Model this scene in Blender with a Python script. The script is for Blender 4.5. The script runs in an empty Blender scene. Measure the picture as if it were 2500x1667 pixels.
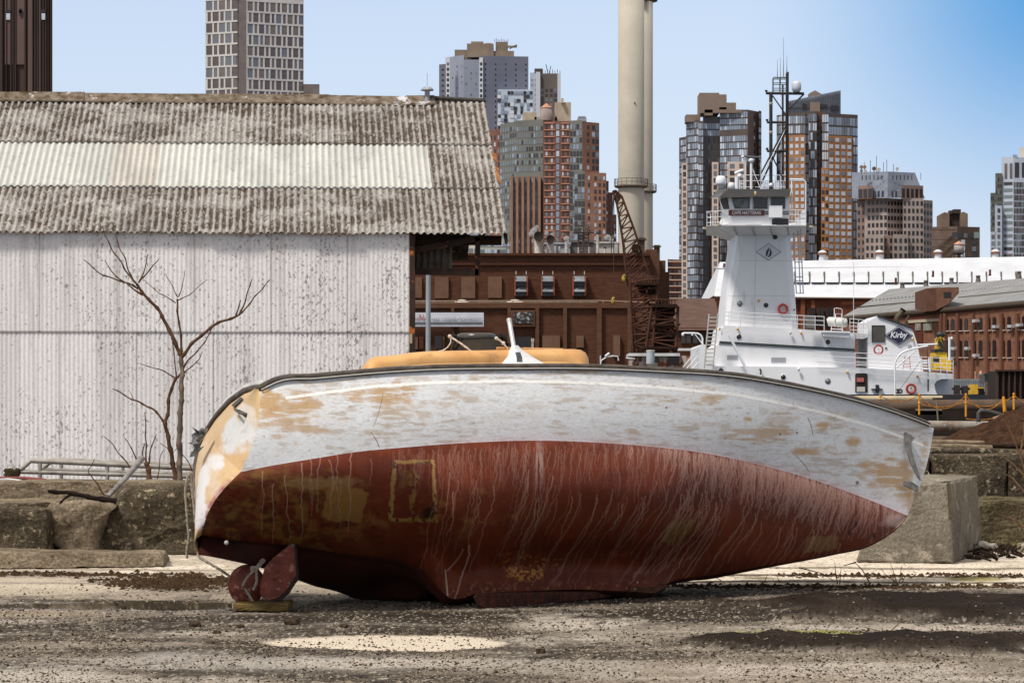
import bpy, math, random
import numpy as np
from mathutils import Vector, noise as mnoise
random.seed(7)
rng = np.random.default_rng(7)
SC = bpy.context.scene
COL = SC.collection
F = 6944.4; HY = 1000.0; EH = 1.7
def P(px, py, D): return Vector(((px-1250)/F*D, D, EH-(py-HY)/F*D))
def G(px, py, z=0.0):
    D = (EH-z)*F/(py-HY); return Vector(((px-1250)/F*D, D, z))
def srgb(c):
    out = []
    for v in c:
        v = v/255.0; out.append(v/12.92 if v <= .04045 else ((v+.055)/1.055)**2.4)
    return out
# ---------------------------------------------------------------- materials
MATS = {}
def M(name, c1, c2=None, scale=5., rough=.8, bump=0., bscale=None, metal=0., stretch=(1,1,1), detail=6, lo=.35, hi=.65, spec=.5, c3=None, s3=None, lo3=.6, hi3=.66, emit=None, attr=None, bdist=.02, grit=0., gs=40.):
    if name in MATS: return MATS[name]
    m = bpy.data.materials.new(name); MATS[name] = m; m.use_nodes = True
    nt = m.node_tree; N = nt.nodes; L = nt.links
    b = N['Principled BSDF']; b.inputs['Roughness'].default_value = rough; b.inputs['Metallic'].default_value = metal
    b.inputs['Specular IOR Level'].default_value = spec if rough < .7 else (.25 if rough < .88 else .08)
    tc = N.new('ShaderNodeTexCoord'); mp = N.new('ShaderNodeMapping'); L.new(tc.outputs['Object'], mp.inputs['Vector'])
    mp.inputs['Scale'].default_value = stretch
    col1 = (*srgb(c1), 1)
    last = None
    if attr:
        at = N.new('ShaderNodeAttribute'); at.attribute_name = attr; last = at.outputs['Color']
    nz = N.new('ShaderNodeTexNoise'); nz.inputs['Scale'].default_value = scale; nz.inputs['Detail'].default_value = detail; nz.inputs['Roughness'].default_value = .6
    L.new(mp.outputs[0], nz.inputs['Vector'])
    if c2 is not None and not attr:
        r = N.new('ShaderNodeMapRange'); r.inputs['From Min'].default_value = lo; r.inputs['From Max'].default_value = hi
        L.new(nz.outputs['Fac'], r.inputs['Value'])
        mx = N.new('ShaderNodeMix'); mx.data_type = 'RGBA'; mx.inputs[6].default_value = col1; mx.inputs[7].default_value = (*srgb(c2), 1)
        L.new(r.outputs[0], mx.inputs[0]); last = mx.outputs[2]
    if attr:
        r = N.new('ShaderNodeMapRange'); r.inputs['From Min'].default_value = .3; r.inputs['From Max'].default_value = .7
        r.inputs['To Min'].default_value = lo; r.inputs['To Max'].default_value = hi
        L.new(nz.outputs['Fac'], r.inputs['Value'])
        mx = N.new('ShaderNodeMix'); mx.data_type = 'RGBA'; mx.blend_type = 'MULTIPLY'; mx.inputs[0].default_value = 1
        L.new(last, mx.inputs[6]); L.new(r.outputs[0], mx.inputs[7]); last = mx.outputs[2]
    if c3 is not None:
        n3 = N.new('ShaderNodeTexNoise'); n3.inputs['Scale'].default_value = s3 or scale*3; n3.inputs['Detail'].default_value = 5; n3.inputs['Roughness'].default_value = .65
        L.new(mp.outputs[0], n3.inputs['Vector'])
        r = N.new('ShaderNodeMapRange'); r.inputs['From Min'].default_value = lo3; r.inputs['From Max'].default_value = hi3
        L.new(n3.outputs['Fac'], r.inputs['Value'])
        mx = N.new('ShaderNodeMix'); mx.data_type = 'RGBA'; mx.inputs[7].default_value = (*srgb(c3), 1)
        if last is None: mx.inputs[6].default_value = col1
        else: L.new(last, mx.inputs[6])
        L.new(r.outputs[0], mx.inputs[0]); last = mx.outputs[2]
    if grit:
        n4_ = N.new('ShaderNodeTexNoise'); n4_.inputs['Scale'].default_value = gs; n4_.inputs['Detail'].default_value = 4; n4_.inputs['Roughness'].default_value = .75
        L.new(mp.outputs[0], n4_.inputs['Vector']); r = N.new('ShaderNodeMapRange'); r.inputs['From Min'].default_value = .36; r.inputs['From Max'].default_value = .64
        r.inputs['To Min'].default_value = 1-grit; r.inputs['To Max'].default_value = 1+grit; L.new(n4_.outputs['Fac'], r.inputs['Value'])
        mx = N.new('ShaderNodeMix'); mx.data_type = 'RGBA'; mx.blend_type = 'MULTIPLY'; mx.inputs[0].default_value = 1
        if last is None: mx.inputs[6].default_value = col1
        else: L.new(last, mx.inputs[6])
        L.new(r.outputs[0], mx.inputs[7]); last = mx.outputs[2]
    if last is None: b.inputs['Base Color'].default_value = col1
    else: L.new(last, b.inputs['Base Color'])
    if bump:
        nb = N.new('ShaderNodeTexNoise'); nb.inputs['Scale'].default_value = bscale or scale*4; nb.inputs['Detail'].default_value = 8; nb.inputs['Roughness'].default_value = .65
        L.new(mp.outputs[0], nb.inputs['Vector'])
        bp = N.new('ShaderNodeBump'); bp.inputs['Strength'].default_value = bump; bp.inputs['Distance'].default_value = bdist
        L.new(nb.outputs['Fac'], bp.inputs['Height']); L.new(bp.outputs[0], b.inputs['Normal'])
    if emit:
        b.inputs['Emission Color'].default_value = col1; b.inputs['Emission Strength'].default_value = emit
    return m
# ---------------------------------------------------------------- mesh builder
ORI = {}          # object name -> world origin of its root
class MB:
    def __init__(s): s.v = []; s.f = []; s.m = []; s.sm = []
    def add(s, vs, fs, mi=0, smooth=False):
        o = len(s.v); s.v += [tuple(v) for v in vs]
        for f in fs: s.f.append(tuple(i+o for i in f)); s.m.append(mi); s.sm.append(smooth)
        return s
    def hexa(s, c, mi=0):   # c: 8 corners, bottom 4 ccw then top 4
        return s.add(c, [(0,3,2,1),(4,5,6,7),(0,1,5,4),(1,2,6,5),(2,3,7,6),(3,0,4,7)], mi)
    def box(s, x0, x1, y0, y1, z0, z1, mi=0):
        return s.hexa([(x0,y0,z0),(x1,y0,z0),(x1,y1,z0),(x0,y1,z0),(x0,y0,z1),(x1,y0,z1),(x1,y1,z1),(x0,y1,z1)], mi)
    def pbox(s, px0, px1, py0, py1, D, dep, mi=0):   # a box whose camera-side face spans these picture points at distance D
        a = P(px0, py1, D); b = P(px1, py0, D)
        return s.box(a.x, b.x, D, D+dep, a.z, b.z, mi)
    def prism(s, pts, ext, mi=0, smooth=False):   # planar polygon extruded by a vector
        n = len(pts); e = Vector(ext); a = [Vector(p) for p in pts]; b = [p+e for p in a]
        s.add(a+b, [tuple(range(n)), tuple(range(2*n-1, n-1, -1))], mi)
        s.add(a+b, [(i, (i+1) % n, n+(i+1) % n, n+i) for i in range(n)], mi, smooth)
        return s
    def pprism(s, poly, D, dep, mi=0): return s.prism([P(x, y, D) for x, y in poly], (0, dep, 0), mi)
    def tube(s, pts, r, n=6, mi=0, cap=True):
        pts = [Vector(p) for p in pts]; k = len(pts)
        rs = r if isinstance(r, (list, tuple)) else [r]*k
        vs = []; up = None
        for i, p in enumerate(pts):
            d = (pts[min(i+1, k-1)]-pts[max(i-1, 0)])
            if d.length < 1e-9: d = Vector((0,0,1))
            d.normalize()
            if up is None:
                up = Vector((0,0,1)) if abs(d.z) < .9 else Vector((0,1,0))
            u = d.cross(up)
            if u.length < 1e-6: u = d.cross(Vector((1,0,.3)))
            u.normalize(); w = u.cross(d).normalized(); up = w
            for j in range(n):
                a = 2*math.pi*j/n; vs.append(p+(u*math.cos(a)+w*math.sin(a))*rs[i])
        fs = [(i*n+j, i*n+(j+1) % n, (i+1)*n+(j+1) % n, (i+1)*n+j) for i in range(k-1) for j in range(n)]
        s.add(vs, fs, mi, True)
        if cap: s.add([vs[j] for j in range(n)]+[vs[(k-1)*n+j] for j in range(n)], [tuple(range(n)), tuple(range(2*n-1, n-1, -1))], mi)
        return s
    def ptube(s, pl, D, r, n=6, mi=0):
        return s.tube([P(a[0], a[1], D+(a[2] if len(a) > 2 else 0)) for a in pl], r, n, mi)
    def lathe(s, c, prof, n=20, mi=0, axis='z'):   # prof: (radius, height) pairs round c
        c = Vector(c); vs = []
        for r, h in prof:
            for j in range(n):
                a = 2*math.pi*j/n; x, y = r*math.cos(a), r*math.sin(a)
                vs.append(c+(Vector((x, y, h)) if axis == 'z' else Vector((x, h, y)) if axis == 'y' else Vector((h, x, y))))
        k = len(prof)
        fs = [(i*n+j, i*n+(j+1) % n, (i+1)*n+(j+1) % n, (i+1)*n+j) for i in range(k-1) for j in range(n)]
        return s.add(vs, fs, mi, True)
    def torus(s, c, R, r, n=28, m=8, mi=0, axis='y'):
        c = Vector(c); vs = []
        for i in range(n):
            a = 2*math.pi*i/n
            for j in range(m):
                b = 2*math.pi*j/m; q = R+r*math.cos(b); h = r*math.sin(b)
                vs.append(c+(Vector((q*math.cos(a), h, q*math.sin(a))) if axis == 'y' else Vector((q*math.cos(a), q*math.sin(a), h))))
        return s.add(vs, [(i*m+j, ((i+1) % n)*m+j, ((i+1) % n)*m+(j+1) % m, i*m+(j+1) % m) for i in range(n) for j in range(m)], mi, True)
    def ball(s, c, r, n=12, mi=0, sq=(1,1,1)):
        prof = [(max(r*math.sin(math.pi*i/(n//2)), 1e-4), -r*math.cos(math.pi*i/(n//2))) for i in range(n//2+1)]
        t = MB(); t.lathe((0,0,0), prof, n)
        return s.add([Vector(c)+Vector((v[0]*sq[0], v[1]*sq[1], v[2]*sq[2])) for v in t.v], t.f, mi, True)
    def build(s, name, mats, parent=None, loc=None):
        me = bpy.data.meshes.new(name)
        o = org(parent) if parent is not None else (Vector(loc) if loc is not None else Vector((0,0,0)))
        me.from_pydata([(v[0]-o.x, v[1]-o.y, v[2]-o.z) for v in s.v], [], s.f)
        for m in (mats if isinstance(mats, (list, tuple)) else [mats]): me.materials.append(m)
        me.polygons.foreach_set('material_index', s.m); me.polygons.foreach_set('use_smooth', s.sm); me.update()
        ob = bpy.data.objects.new(name, me); COL.objects.link(ob)
        if parent is not None: ob.parent = parent; ORI[ob.name] = o
        else: ob.location = o; ORI[ob.name] = o
        return ob
def org(o): return ORI[o.name]
def tag(o, label=None, cat=None, group=None, kind=None):
    if label: o['label'] = label
    if cat: o['category'] = cat
    if group: o['group'] = group
    if kind: o['kind'] = kind
    return o
def thing(name, loc, label, cat, group=None, kind=None):
    o = bpy.data.objects.new(name, None); COL.objects.link(o); o.location = loc; o.empty_display_size = .2
    ORI[o.name] = Vector(loc); return tag(o, label, cat, group, kind)
def copy_tree(o, parent=None):
    c = o.copy(); COL.objects.link(c); c.parent = parent; ORI[c.name] = ORI[o.name].copy()
    for ch in list(o.children): copy_tree(ch, c)
    return c
def text_mb(body, size, bold=0., sx=1.):
    cu = bpy.data.curves.new('t', 'FONT'); cu.body = body; cu.size = size; cu.align_x = 'CENTER'; cu.align_y = 'CENTER'; cu.offset = bold; cu.extrude = 0.012
    o = bpy.data.objects.new('t', cu); COL.objects.link(o)
    bpy.context.view_layer.update()
    dg = bpy.context.evaluated_depsgraph_get(); me = o.evaluated_get(dg).to_mesh()
    vs = [(v.co.x*sx, v.co.y, v.co.z) for v in me.vertices]; fs = [tuple(p.vertices) for p in me.polygons]
    o.evaluated_get(dg).to_mesh_clear(); bpy.data.objects.remove(o); bpy.data.curves.remove(cu)
    return vs, fs
def text_on(body, c, size, mat, parent, name='lettering', bold=0., sx=1., slant=0.):
    vs, fs = text_mb(body, size, bold, sx); m = MB()
    m.add([(c[0]+x+slant*y, c[1]-z, c[2]+y) for x, y, z in vs], fs)
    return m.build(name, mat, parent)
# value noise in numpy
_T = rng.random((8, 256, 256))
def vn(x, y, s=0):
    xi = np.floor(x).astype(int); yi = np.floor(y).astype(int); fx = x-xi; fy = y-yi
    fx = fx*fx*(3-2*fx); fy = fy*fy*(3-2*fy); T = _T[s % 8]
    a = T[xi & 255, yi & 255]; b = T[(xi+1) & 255, yi & 255]; c = T[xi & 255, (yi+1) & 255]; d = T[(xi+1) & 255, (yi+1) & 255]
    return (a*(1-fx)+b*fx)*(1-fy)+(c*(1-fx)+d*fx)*fy
def fbm(x, y, o=4, s=0):
    t = 0; a = 1; n = 0
    for i in range(o):
        t = t+a*vn(x*2**i+17.3*i, y*2**i+9.1*i, s+i); n += a; a *= .55
    return t/n
def ss(a, b, x):
    t = np.clip((x-a)/(b-a), 0, 1); return t*t*(3-2*t)
def grid_mesh(name, V, nu, nv, mats, parent=None, col=None, mi=None, smooth=True, loc=None):
    o = org(parent) if parent is not None else Vector(loc or (0,0,0))
    V = V.reshape(-1, 3)-np.array(o)
    idx = np.arange(nu*nv).reshape(nv, nu)
    q = np.stack([idx[:-1,:-1], idx[:-1,1:], idx[1:,1:], idx[1:,:-1]], -1).reshape(-1, 4)
    me = bpy.data.meshes.new(name); me.vertices.add(len(V)); me.vertices.foreach_set('co', V.astype(np.float32).ravel())
    me.loops.add(q.size); me.loops.foreach_set('vertex_index', q.ravel().astype(np.int32))
    me.polygons.add(len(q)); me.polygons.foreach_set('loop_start', (np.arange(len(q))*4).astype(np.int32)); 
    me.polygons.foreach_set('loop_total', np.full(len(q), 4, np.int32))
    me.update(calc_edges=True)
    me.polygons.foreach_set('use_smooth', np.full(len(q), smooth))
    for m in (mats if isinstance(mats, (list, tuple)) else [mats]): me.materials.append(m)
    if mi is not None: me.polygons.foreach_set('material_index', mi.astype(np.int32).ravel())
    if col is not None:
        ca = me.color_attributes.new('paint', 'FLOAT_COLOR', 'POINT')
        c4 = np.ones((len(V), 4), np.float32); c4[:, :3] = col.reshape(-1, 3); ca.data.foreach_set('color', c4.ravel())
    ob = bpy.data.objects.new(name, me); COL.objects.link(ob)
    if parent is not None: ob.parent = parent
    else: ob.location = o
    ORI[ob.name] = Vector(o); return ob
def lin(*c): return np.array(srgb(c))
# rough stone / concrete block: subdivided, noise-worn hexahedron
def rough(mb, c, n=14, amp=.03, rnd=.06, fr=3., seed=0, mi=0):
    n = int(n*1.9) if n > 9 else n; rnd *= .75
    c = [Vector(p) for p in c]; ctr = sum(c, Vector())/8
    def q(u, v, w):
        a = c[0].lerp(c[1], u).lerp(c[3].lerp(c[2], u), v); b = c[4].lerp(c[5], u).lerp(c[7].lerp(c[6], u), v)
        return a.lerp(b, w)
    idx = {}; vs = []; fs = []
    def vid(i, j, k):
        if (i,j,k) in idx: return idx[i,j,k]
        u, v, w = i/n, j/n, k/n; p = q(u, v, w)
        e = sorted([min(u,1-u), min(v,1-v), min(w,1-w)]); t = max(0, 1-e[1]*n/1.6)
        p = p+(ctr-p).normalized()*rnd*t*(.5+mnoise.noise(p*2.1+Vector((seed,3,1))))
        p = p+mnoise.noise_vector(p*fr+Vector((seed*7.1,0,0)))*amp+mnoise.noise_vector(p*fr*4+Vector((seed,5,0)))*amp*.45+mnoise.noise_vector(p*fr*11)*amp*.3
        chip = mnoise.noise(p*5+Vector((9,seed,2))); p = p+(ctr-p).normalized()*(max(0, chip-.15)*rnd*1.6*(t > .0))
        idx[i,j,k] = len(vs); vs.append(p); return idx[i,j,k]
    for a in range(n):
        for b in range(n):
            fs += [(vid(a,b,0),vid(a,b+1,0),vid(a+1,b+1,0),vid(a+1,b,0)), (vid(a,b,n),vid(a+1,b,n),vid(a+1,b+1,n),vid(a,b+1,n)),
                   (vid(a,0,b),vid(a+1,0,b),vid(a+1,0,b+1),vid(a,0,b+1)), (vid(a,n,b),vid(a,n,b+1),vid(a+1,n,b+1),vid(a+1,n,b)),
                   (vid(0,a,b),vid(0,a,b+1),vid(0,a+1,b+1),vid(0,a+1,b)), (vid(n,a,b),vid(n,a+1,b),vid(n,a+1,b+1),vid(n,a,b+1))]
    mb.add(vs, fs, mi, False); return mb
def rbox(x0,x1,y0,y1,z0,z1, **k):
    return rough(MB(), [(x0,y0,z0),(x1,y0,z0),(x1,y1,z0),(x0,y1,z0),(x0,y0,z1),(x1,y0,z1),(x1,y1,z1),(x0,y1,z1)], **k)

import time as _t; print('TIMER a', _t.process_time())
# ================================================================ THE YARD GROUND
def axis_(segs):
    out = []
    for a, b, st in segs: out += list(np.arange(a, b, st))
    return np.array(out+[segs[-1][1]])
gx = axis_([(-3000,-500,250),(-500,-60,40),(-60,-7.5,1.5),(-7.5,7.5,.016),(7.5,60,1.5),(60,500,40),(500,3000,250)])
gy = axis_([(-60,15,2.5),(15,36.6,.042),(36.6,70,.6),(70,240,4),(240,400,20),(400,3500,200)])
X, Y = np.meshgrid(gx, gy)
cx = 1250+X/np.maximum(Y, 1)*F; cy = HY+EH*F/np.maximum(Y, 1)       # position along the yard, as seen on the flat ground
def ell(x, y, rx, ry, soft=.25, wob=.35, s=0):
    # a stain or puddle lying on the ground: centre, half axes (given where they fall on the flat ground)
    c = G(x, y); e = G(x+rx, y); n = G(x, y+ry); ax_, ay_ = abs(e.x-c.x), abs(n.y-c.y); k = 1+soft+wob
    m = np.zeros(X.shape); j0, j1 = np.searchsorted(gx, [c.x-ax_*k, c.x+ax_*k]); i0, i1 = np.searchsorted(gy, [c.y-ay_*k, c.y+ay_*k]); q = np.s_[i0:i1, j0:j1]
    d = np.sqrt(((X[q]-c.x)/ax_)**2+((Y[q]-c.y)/ay_)**2)+(fbm(X[q]*1.3, Y[q]*1.3, 5, s)-.5)*wob*2
    m[q] = 1-ss(1-soft, 1+soft, d); return m
n1 = fbm(X*.5, Y*.35, 5, 1); n2 = fbm(X*2.5, Y*1.2, 5, 2); n3 = fbm(X*14, Y*9, 3, 3); n4 = fbm(X*45, Y*28, 2, 4)
yard = (Y < 36.6)*1.
far_c = lin(120, 112, 100)
C = np.zeros(X.shape+(3,)); C[:] = lin(92, 84, 76)
def lay(mask, c): 
    global C
    m = np.clip(mask, 0, 1)[..., None]; C = C*(1-m)+c*m
lay(ss(.42, .62, n2), lin(122, 112, 101))
lay(ss(.5, .75, n1)*.5, lin(140, 130, 118)); n5 = fbm(X*1.1+5, Y*.55, 5, 6); lay(ss(.52, .62, n5)*.7, lin(58, 50, 43)); n6 = fbm(X*.8, Y*4.5, 4, 2); lay(ss(.56, .66, n6)*.6, lin(50, 43, 37)); lay(ss(.36, .26, n6)*0, lin(0,0,0)); lay((1-ss(.34, .44, n6))*.5, lin(168, 158, 146))
lay(ss(.62, .72, n3)*.3, lin(165, 153, 138)); lay((1-ss(.25, .36, n3))*.7, lin(48, 40, 33))
# pale concrete apron behind the boat
wv = (fbm(X*.6, Y*.1, 4, 5)-.5)
apron = ss(26.9, 27.25, Y+wv*.7)*yard
lay(apron, lin(222, 210, 194)); lay(apron*ss(.45, .7, n2)*.4, lin(180, 167, 150)); lay(apron*ss(.6, .75, n3)*.4, lin(120, 106, 90))
for yy, w, a in ((27.25, .3, .95), (28.0, .16, .9), (29.0, .2, .9), (30.4, .2, .7)):
    d = np.abs(Y+wv*1.1-yy); lay((1-ss(w*.4, w*1.3, d+(n3-.5)*w))*a*apron, lin(62, 50, 30))
# left side: smooth worn concrete, moss dirt, wet streaks
left = (1-ss(-1.8, -.4, X+(n1-.5)*2))
lay(left*ss(23.6, 25.4, Y)*yard*.75*ss(.3, .45, n2), lin(170, 158, 142))
lay(ell(430, 1421, 170, 17, .5, .9, 6)*ss(.36, .5, n2), lin(58, 44, 28)); lay(ell(420, 1424, 130, 9, .5, .9, 3)*ss(.5, .6, n3)*.7, lin(108, 92, 50))
lay(ell(150, 1400, 220, 6, .4, .6, 5)*.8, lin(66, 54, 40))
lay(ell(120, 1437, 200, 14, .2, .3, 2), lin(190, 178, 160))
lay(ell(250, 1478, 420, 13, .3, .5, 1)*.75, lin(120, 118, 122)); lay(ell(300, 1465, 260, 5, .3, .5, 4)*.9, lin(70, 58, 44))
lay(ell(60, 1500, 200, 12, .3, .4, 7)*.6, lin(176, 160, 140))
# near field
lay(ell(1900, 1640, 800, 45, .5, .5, 2)*.55, lin(176, 164, 148)); lay(ell(600, 1618, 640, 20, .4, .6, 3)*.7, lin(178, 172, 166))
lay(ell(100, 1650, 200, 16, .4, .5, 4)*.6, lin(196, 190, 180)); lay(ell(1330, 1625, 210, 20, .4, .5, 5)*.4, lin(180, 174, 168))
lay(ell(1380, 1520, 150, 22, .25, .6, 6)*.75, lin(186, 176, 162)); lay(ell(1450, 1480, 90, 9, .3, .5, 1)*.7, lin(160, 150, 138))
lay(ell(1650, 1545, 260, 30, .5, .5, 1)*.35, lin(190, 180, 165)); lay(ell(2300, 1530, 300, 7, .5, .6, 1)*.6, lin(190, 178, 164))
lay(ell(1750, 1470, 500, 25, .4, .4, 2)*.5*(1-apron), lin(70, 60, 50)); lay(ell(1100, 1505, 350, 15, .5, .5, 4)*.6, lin(62, 54, 46))
lay(ell(550, 1570, 60, 8, .4, .5, 4)*.8, lin(60, 50, 36))
silt = ell(965, 1567, 300, 19, .10, .34, 3)
lay(ell(955, 1568, 335, 25, .3, .4, 3)*.6, lin(74, 62, 50))
lay(silt, lin(198, 186, 170)); lay(silt*ss(.5, .8, n2)*.4, lin(184, 164, 142))
mnd1 = ell(2230, 1487, 430, 27, .3, .5, 2); mnd2 = ell(2080, 1572, 440, 20, .3, .55, 6)
lay(np.maximum(mnd1, mnd2), lin(40, 31, 25)); lay(np.maximum(mnd1, mnd2)*ss(.5, .66, n2)*.6, lin(62, 51, 43))
lay(ell(1930, 1542, 160, 7, .3, .6, 5)*.85*ss(.38, .5, n3), lin(150, 150, 72))
lay(ell(2380, 1413, 60, 5, .3, .5, 5)*.8, lin(140, 134, 66)); lay(ell(1850, 1412, 60, 4, .4, .5, 5)*.8, lin(92, 74, 44))
# damp stains and worn pale streaks
for a in ((1150,1500,300,9,.8),(620,1512,260,9,.7),(150,1540,240,10,.65),(1700,1500,260,12,.7),(1500,1600,300,8,.7),(700,1640,260,9,.6),(1150,1655,260,10,.6),(2150,1640,220,7,.5),(380,1590,160,6,.6)): lay(ell(a[0],a[1],a[2],a[3],.4,.9,int(a[0])%7)*a[4], lin(50, 43, 36))
for a in ((1400,1510,130,20,.8),(1350,1560,150,14,.7),(250,1655,330,15,.75),(900,1618,340,10,.7),(2250,1530,330,8,.8),(2100,1635,420,16,.7),(2350,1660,200,10,.7),(1600,1650,200,10,.55),(60,1520,170,9,.7),(500,1545,140,5,.6)): lay(ell(a[0],a[1],a[2],a[3],.4,.9,int(a[1])%7)*a[4]*ss(.3,.5,n2), lin(196, 187, 176))
lay(silt, lin(198, 186, 170)); lay(silt*ss(.5, .8, n2)*.4, lin(180, 166, 148)); lay(np.maximum(mnd1, mnd2), lin(40, 31, 25)); lay(np.maximum(mnd1, mnd2)*ss(.5, .66, n2)*.6, lin(62, 51, 43))
lay(ell(1930, 1542, 160, 7, .3, .6, 5)*.9*ss(.38, .5, n3), lin(150, 150, 72))
# cracks
for pts in (((1300,1555),(1380,1540),(1450,1532),(1480,1510),(1530,1480)), ((0,1632),(150,1620),(300,1628),(420,1622)), ((1010,1630),(1200,1640),(1340,1600),(1480,1565)), ((1260,1480),(1290,1510),(1320,1520))):
    W = [G(*p) for p in pts]
    for a, b in zip(W[:-1], W[1:]):
        dx, dy = b.x-a.x, b.y-a.y; t = np.clip(((X-a.x)*dx+(Y-a.y)*dy)/(dx*dx+dy*dy), 0, 1)
        d = np.hypot(X-a.x-t*dx+(n3-.5)*.12, (Y-a.y-t*dy)+(n2-.5)*.3)
        lay((1-ss(.01, .06, d))*.8*yard, lin(40, 32, 26))
spk = ss(.74, .8, n4)*(1-silt)*(1-apron*.6)*(1-np.clip(np.maximum(mnd1, mnd2)*1.6, 0, 1)); lay(spk*.75, lin(205, 196, 182)); lay((1-ss(.2, .27, n4))*.8*(1-silt), lin(38, 30, 24))
lay(1-yard, lin(96, 82, 66))
DK = 1-.24*(1-silt)*(Y < 60)*(1-.6*apron); C = C*DK[..., None]*np.array([1.02,1.,.96])
Z = (n1-.5)*.05*yard+(n3-.5)*.016*(1-silt)*yard+(n4-.5)*.012*(1-silt)*(1-apron*.7)*yard-silt*.01
pud = ell(250, 1477, 400, 9, .5, .5, 4); Z = Z*(1-.4*pud)-.022*pud; C = C*(1-.45*pud[..., None])
Z = Z+(mnd1*.11*(.5+n2)+mnd2*.07*(.5+n2))
Z = Z*ss(15, 17, Y)
# land behind the wall, harbour basin, far shore
t = ss(1.5, 5.5, X); up = .25*(1-t)+1.1*t
Z = np.where(Y >= 36.6, up+(fbm(X*.7, Y*.5, 4, 2)-.5)*.12, Z)
basin = ss(64, 66, Y)*(1-ss(232, 236, Y))*ss(.5, 3, X); basin2 = ss(100, 104, Y)*(1-ss(232, 236, Y))
Z = np.where(Y > 60, Z*(1-np.maximum(basin, basin2))-4*np.maximum(basin, basin2), Z); Z = np.where(Y > 236, 1.2, Z)
ground_m = M('yard_ground', (120,110,100), scale=60, rough=.9, attr='paint', lo=.72, hi=1.25, bump=.6, bscale=90, bdist=.012, grit=.45, gs=70)
g = grid_mesh('ground', np.stack([X, Y, Z], -1), len(gx), len(gy), ground_m, col=C)
tag(g, kind='structure')
w = MB(); w.add([(-3000,60,-1.6),(3000,60,-1.6),(3000,240,-1.6),(-3000,240,-1.6)], [(0,1,2,3)])
tag(w.build('harbour_water', M('water', (30,38,38), (40,48,46), scale=.2, rough=.08, bump=.3, bscale=1.5, bdist=.1)), kind='structure')
pd = MB(); pts_ = []
for k in range(64):
    a = 2*math.pi*k/64; x = 250+430*math.cos(a)*(1+.18*mnoise.noise(Vector((k*.3,1,0)))); y = 1477+12*math.sin(a)*(1+.7*mnoise.noise(Vector((k*.45,5,0)))); pts_.append(G(x, y, -.010))
pd.add(pts_, [tuple(range(64))]); tag(pd.build('puddle', M('puddle_water', (60,54,48), rough=.03, spec=.6)), kind='structure')
# loose stones
def scatter(n, fn, s0, s1, mat, name, label):
    base = np.array([(1,0,0),(-.5,.87,0),(-.5,-.87,0),(0,0,.8),(.3,.2,-.6)]); tri = np.array([(0,1,3),(1,2,3),(2,0,3),(1,0,4),(2,1,4),(0,2,4)])
    vs = []; fs = []; k = 0
    while k < n:
        px = random.uniform(-60, 2560); py = 1430+250*random.random()**.8
        p = fn(px, py)
        if p is None: continue
        s = (s0+(s1-s0)*random.random()**3.2)*p.y/20; a = random.random()*6.28; ca, sa = math.cos(a)*s, math.sin(a)*s
        st = random.uniform(.6, 1.3)
        B = base*[1, st, random.uniform(.5, 1)]
        vs.append(np.stack([B[:,0]*ca-B[:,1]*sa+p.x, B[:,0]*sa+B[:,1]*ca+p.y, B[:,2]*s+p.z], -1)); fs.append(tri+5*k); k += 1
    me = bpy.data.meshes.new(name); me.from_pydata(np.concatenate(vs).tolist(), [], np.concatenate(fs).tolist()); me.materials.append(mat)
    o = bpy.data.objects.new(name, me); COL.objects.link(o); tag(o, label, 'gravel', kind='stuff'); return o
def zat(p):
    i = min(max(int(np.searchsorted(gy, p.y)), 0), len(gy)-1); j = min(max(int(np.searchsorted(gx, p.x)), 0), len(gx)-1)
    return float(Z[i, j]), float(silt[i, j]), float(max(mnd1[i, j], mnd2[i, j]))
def dens(p):
    i = min(int(np.searchsorted(gy, p.y)), len(gy)-1); j = min(int(np.searchsorted(gx, p.x)), len(gx)-1); return float(np.clip((.25*n6[i, j]+.75*n2[i, j]-.36)/.22, .06, 1))
def st1(px, py):
    p = G(px, py); z, s, m = zat(p)
    if random.random() > dens(p): return None
    if s > .1 or (m > .3 and random.random() < .9): return None
    if py < 1500 and random.random() < .5: return None
    p.z = z+.002; return p
def st2(px, py):
    p = G(px, py); z, s, m = zat(p)
    if random.random() > dens(p): return None
    if s > .3 and random.random() < .2: return None
    p.z = z+.002; return p
scatter(19000, st1, .0028, .014, M('pale_stone', (168,156,138), (112,100,86), scale=30, rough=.9), 'gravel', 'pale small stones strewn over the yard floor')
scatter(17000, st2, .003, .016, M('dark_stone', (44,35,28), (68,56,46), scale=30, rough=.9), 'dark_gravel', 'dark crumbs of asphalt and soil strewn over the yard floor')
def deb(px, py):
    r = random.random()
    if r < .55: x, y = random.gauss(430, 80), random.gauss(1421, 8)
    elif r < .7: x, y = random.uniform(0, 500), random.gauss(1401, 2.5)
    elif r < .9: x, y = random.uniform(1640, 2500), random.gauss(1432, 3)
    else: x, y = random.uniform(1900, 2500), random.gauss(1406, 2.5)
    p = G(x, max(y, 1388)); z, s, q = zat(p); p.z = z+.002; return p
scatter(5200, deb, .006, .032, M('leaf_litter', (78,60,40), (42,32,24), scale=9, rough=.95, c3=(98,88,52), s3=7, lo3=.66, hi3=.7), 'leaf_litter', 'brown leaf litter and soil gathered along the cracks of the concrete')
m = MB()
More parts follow.
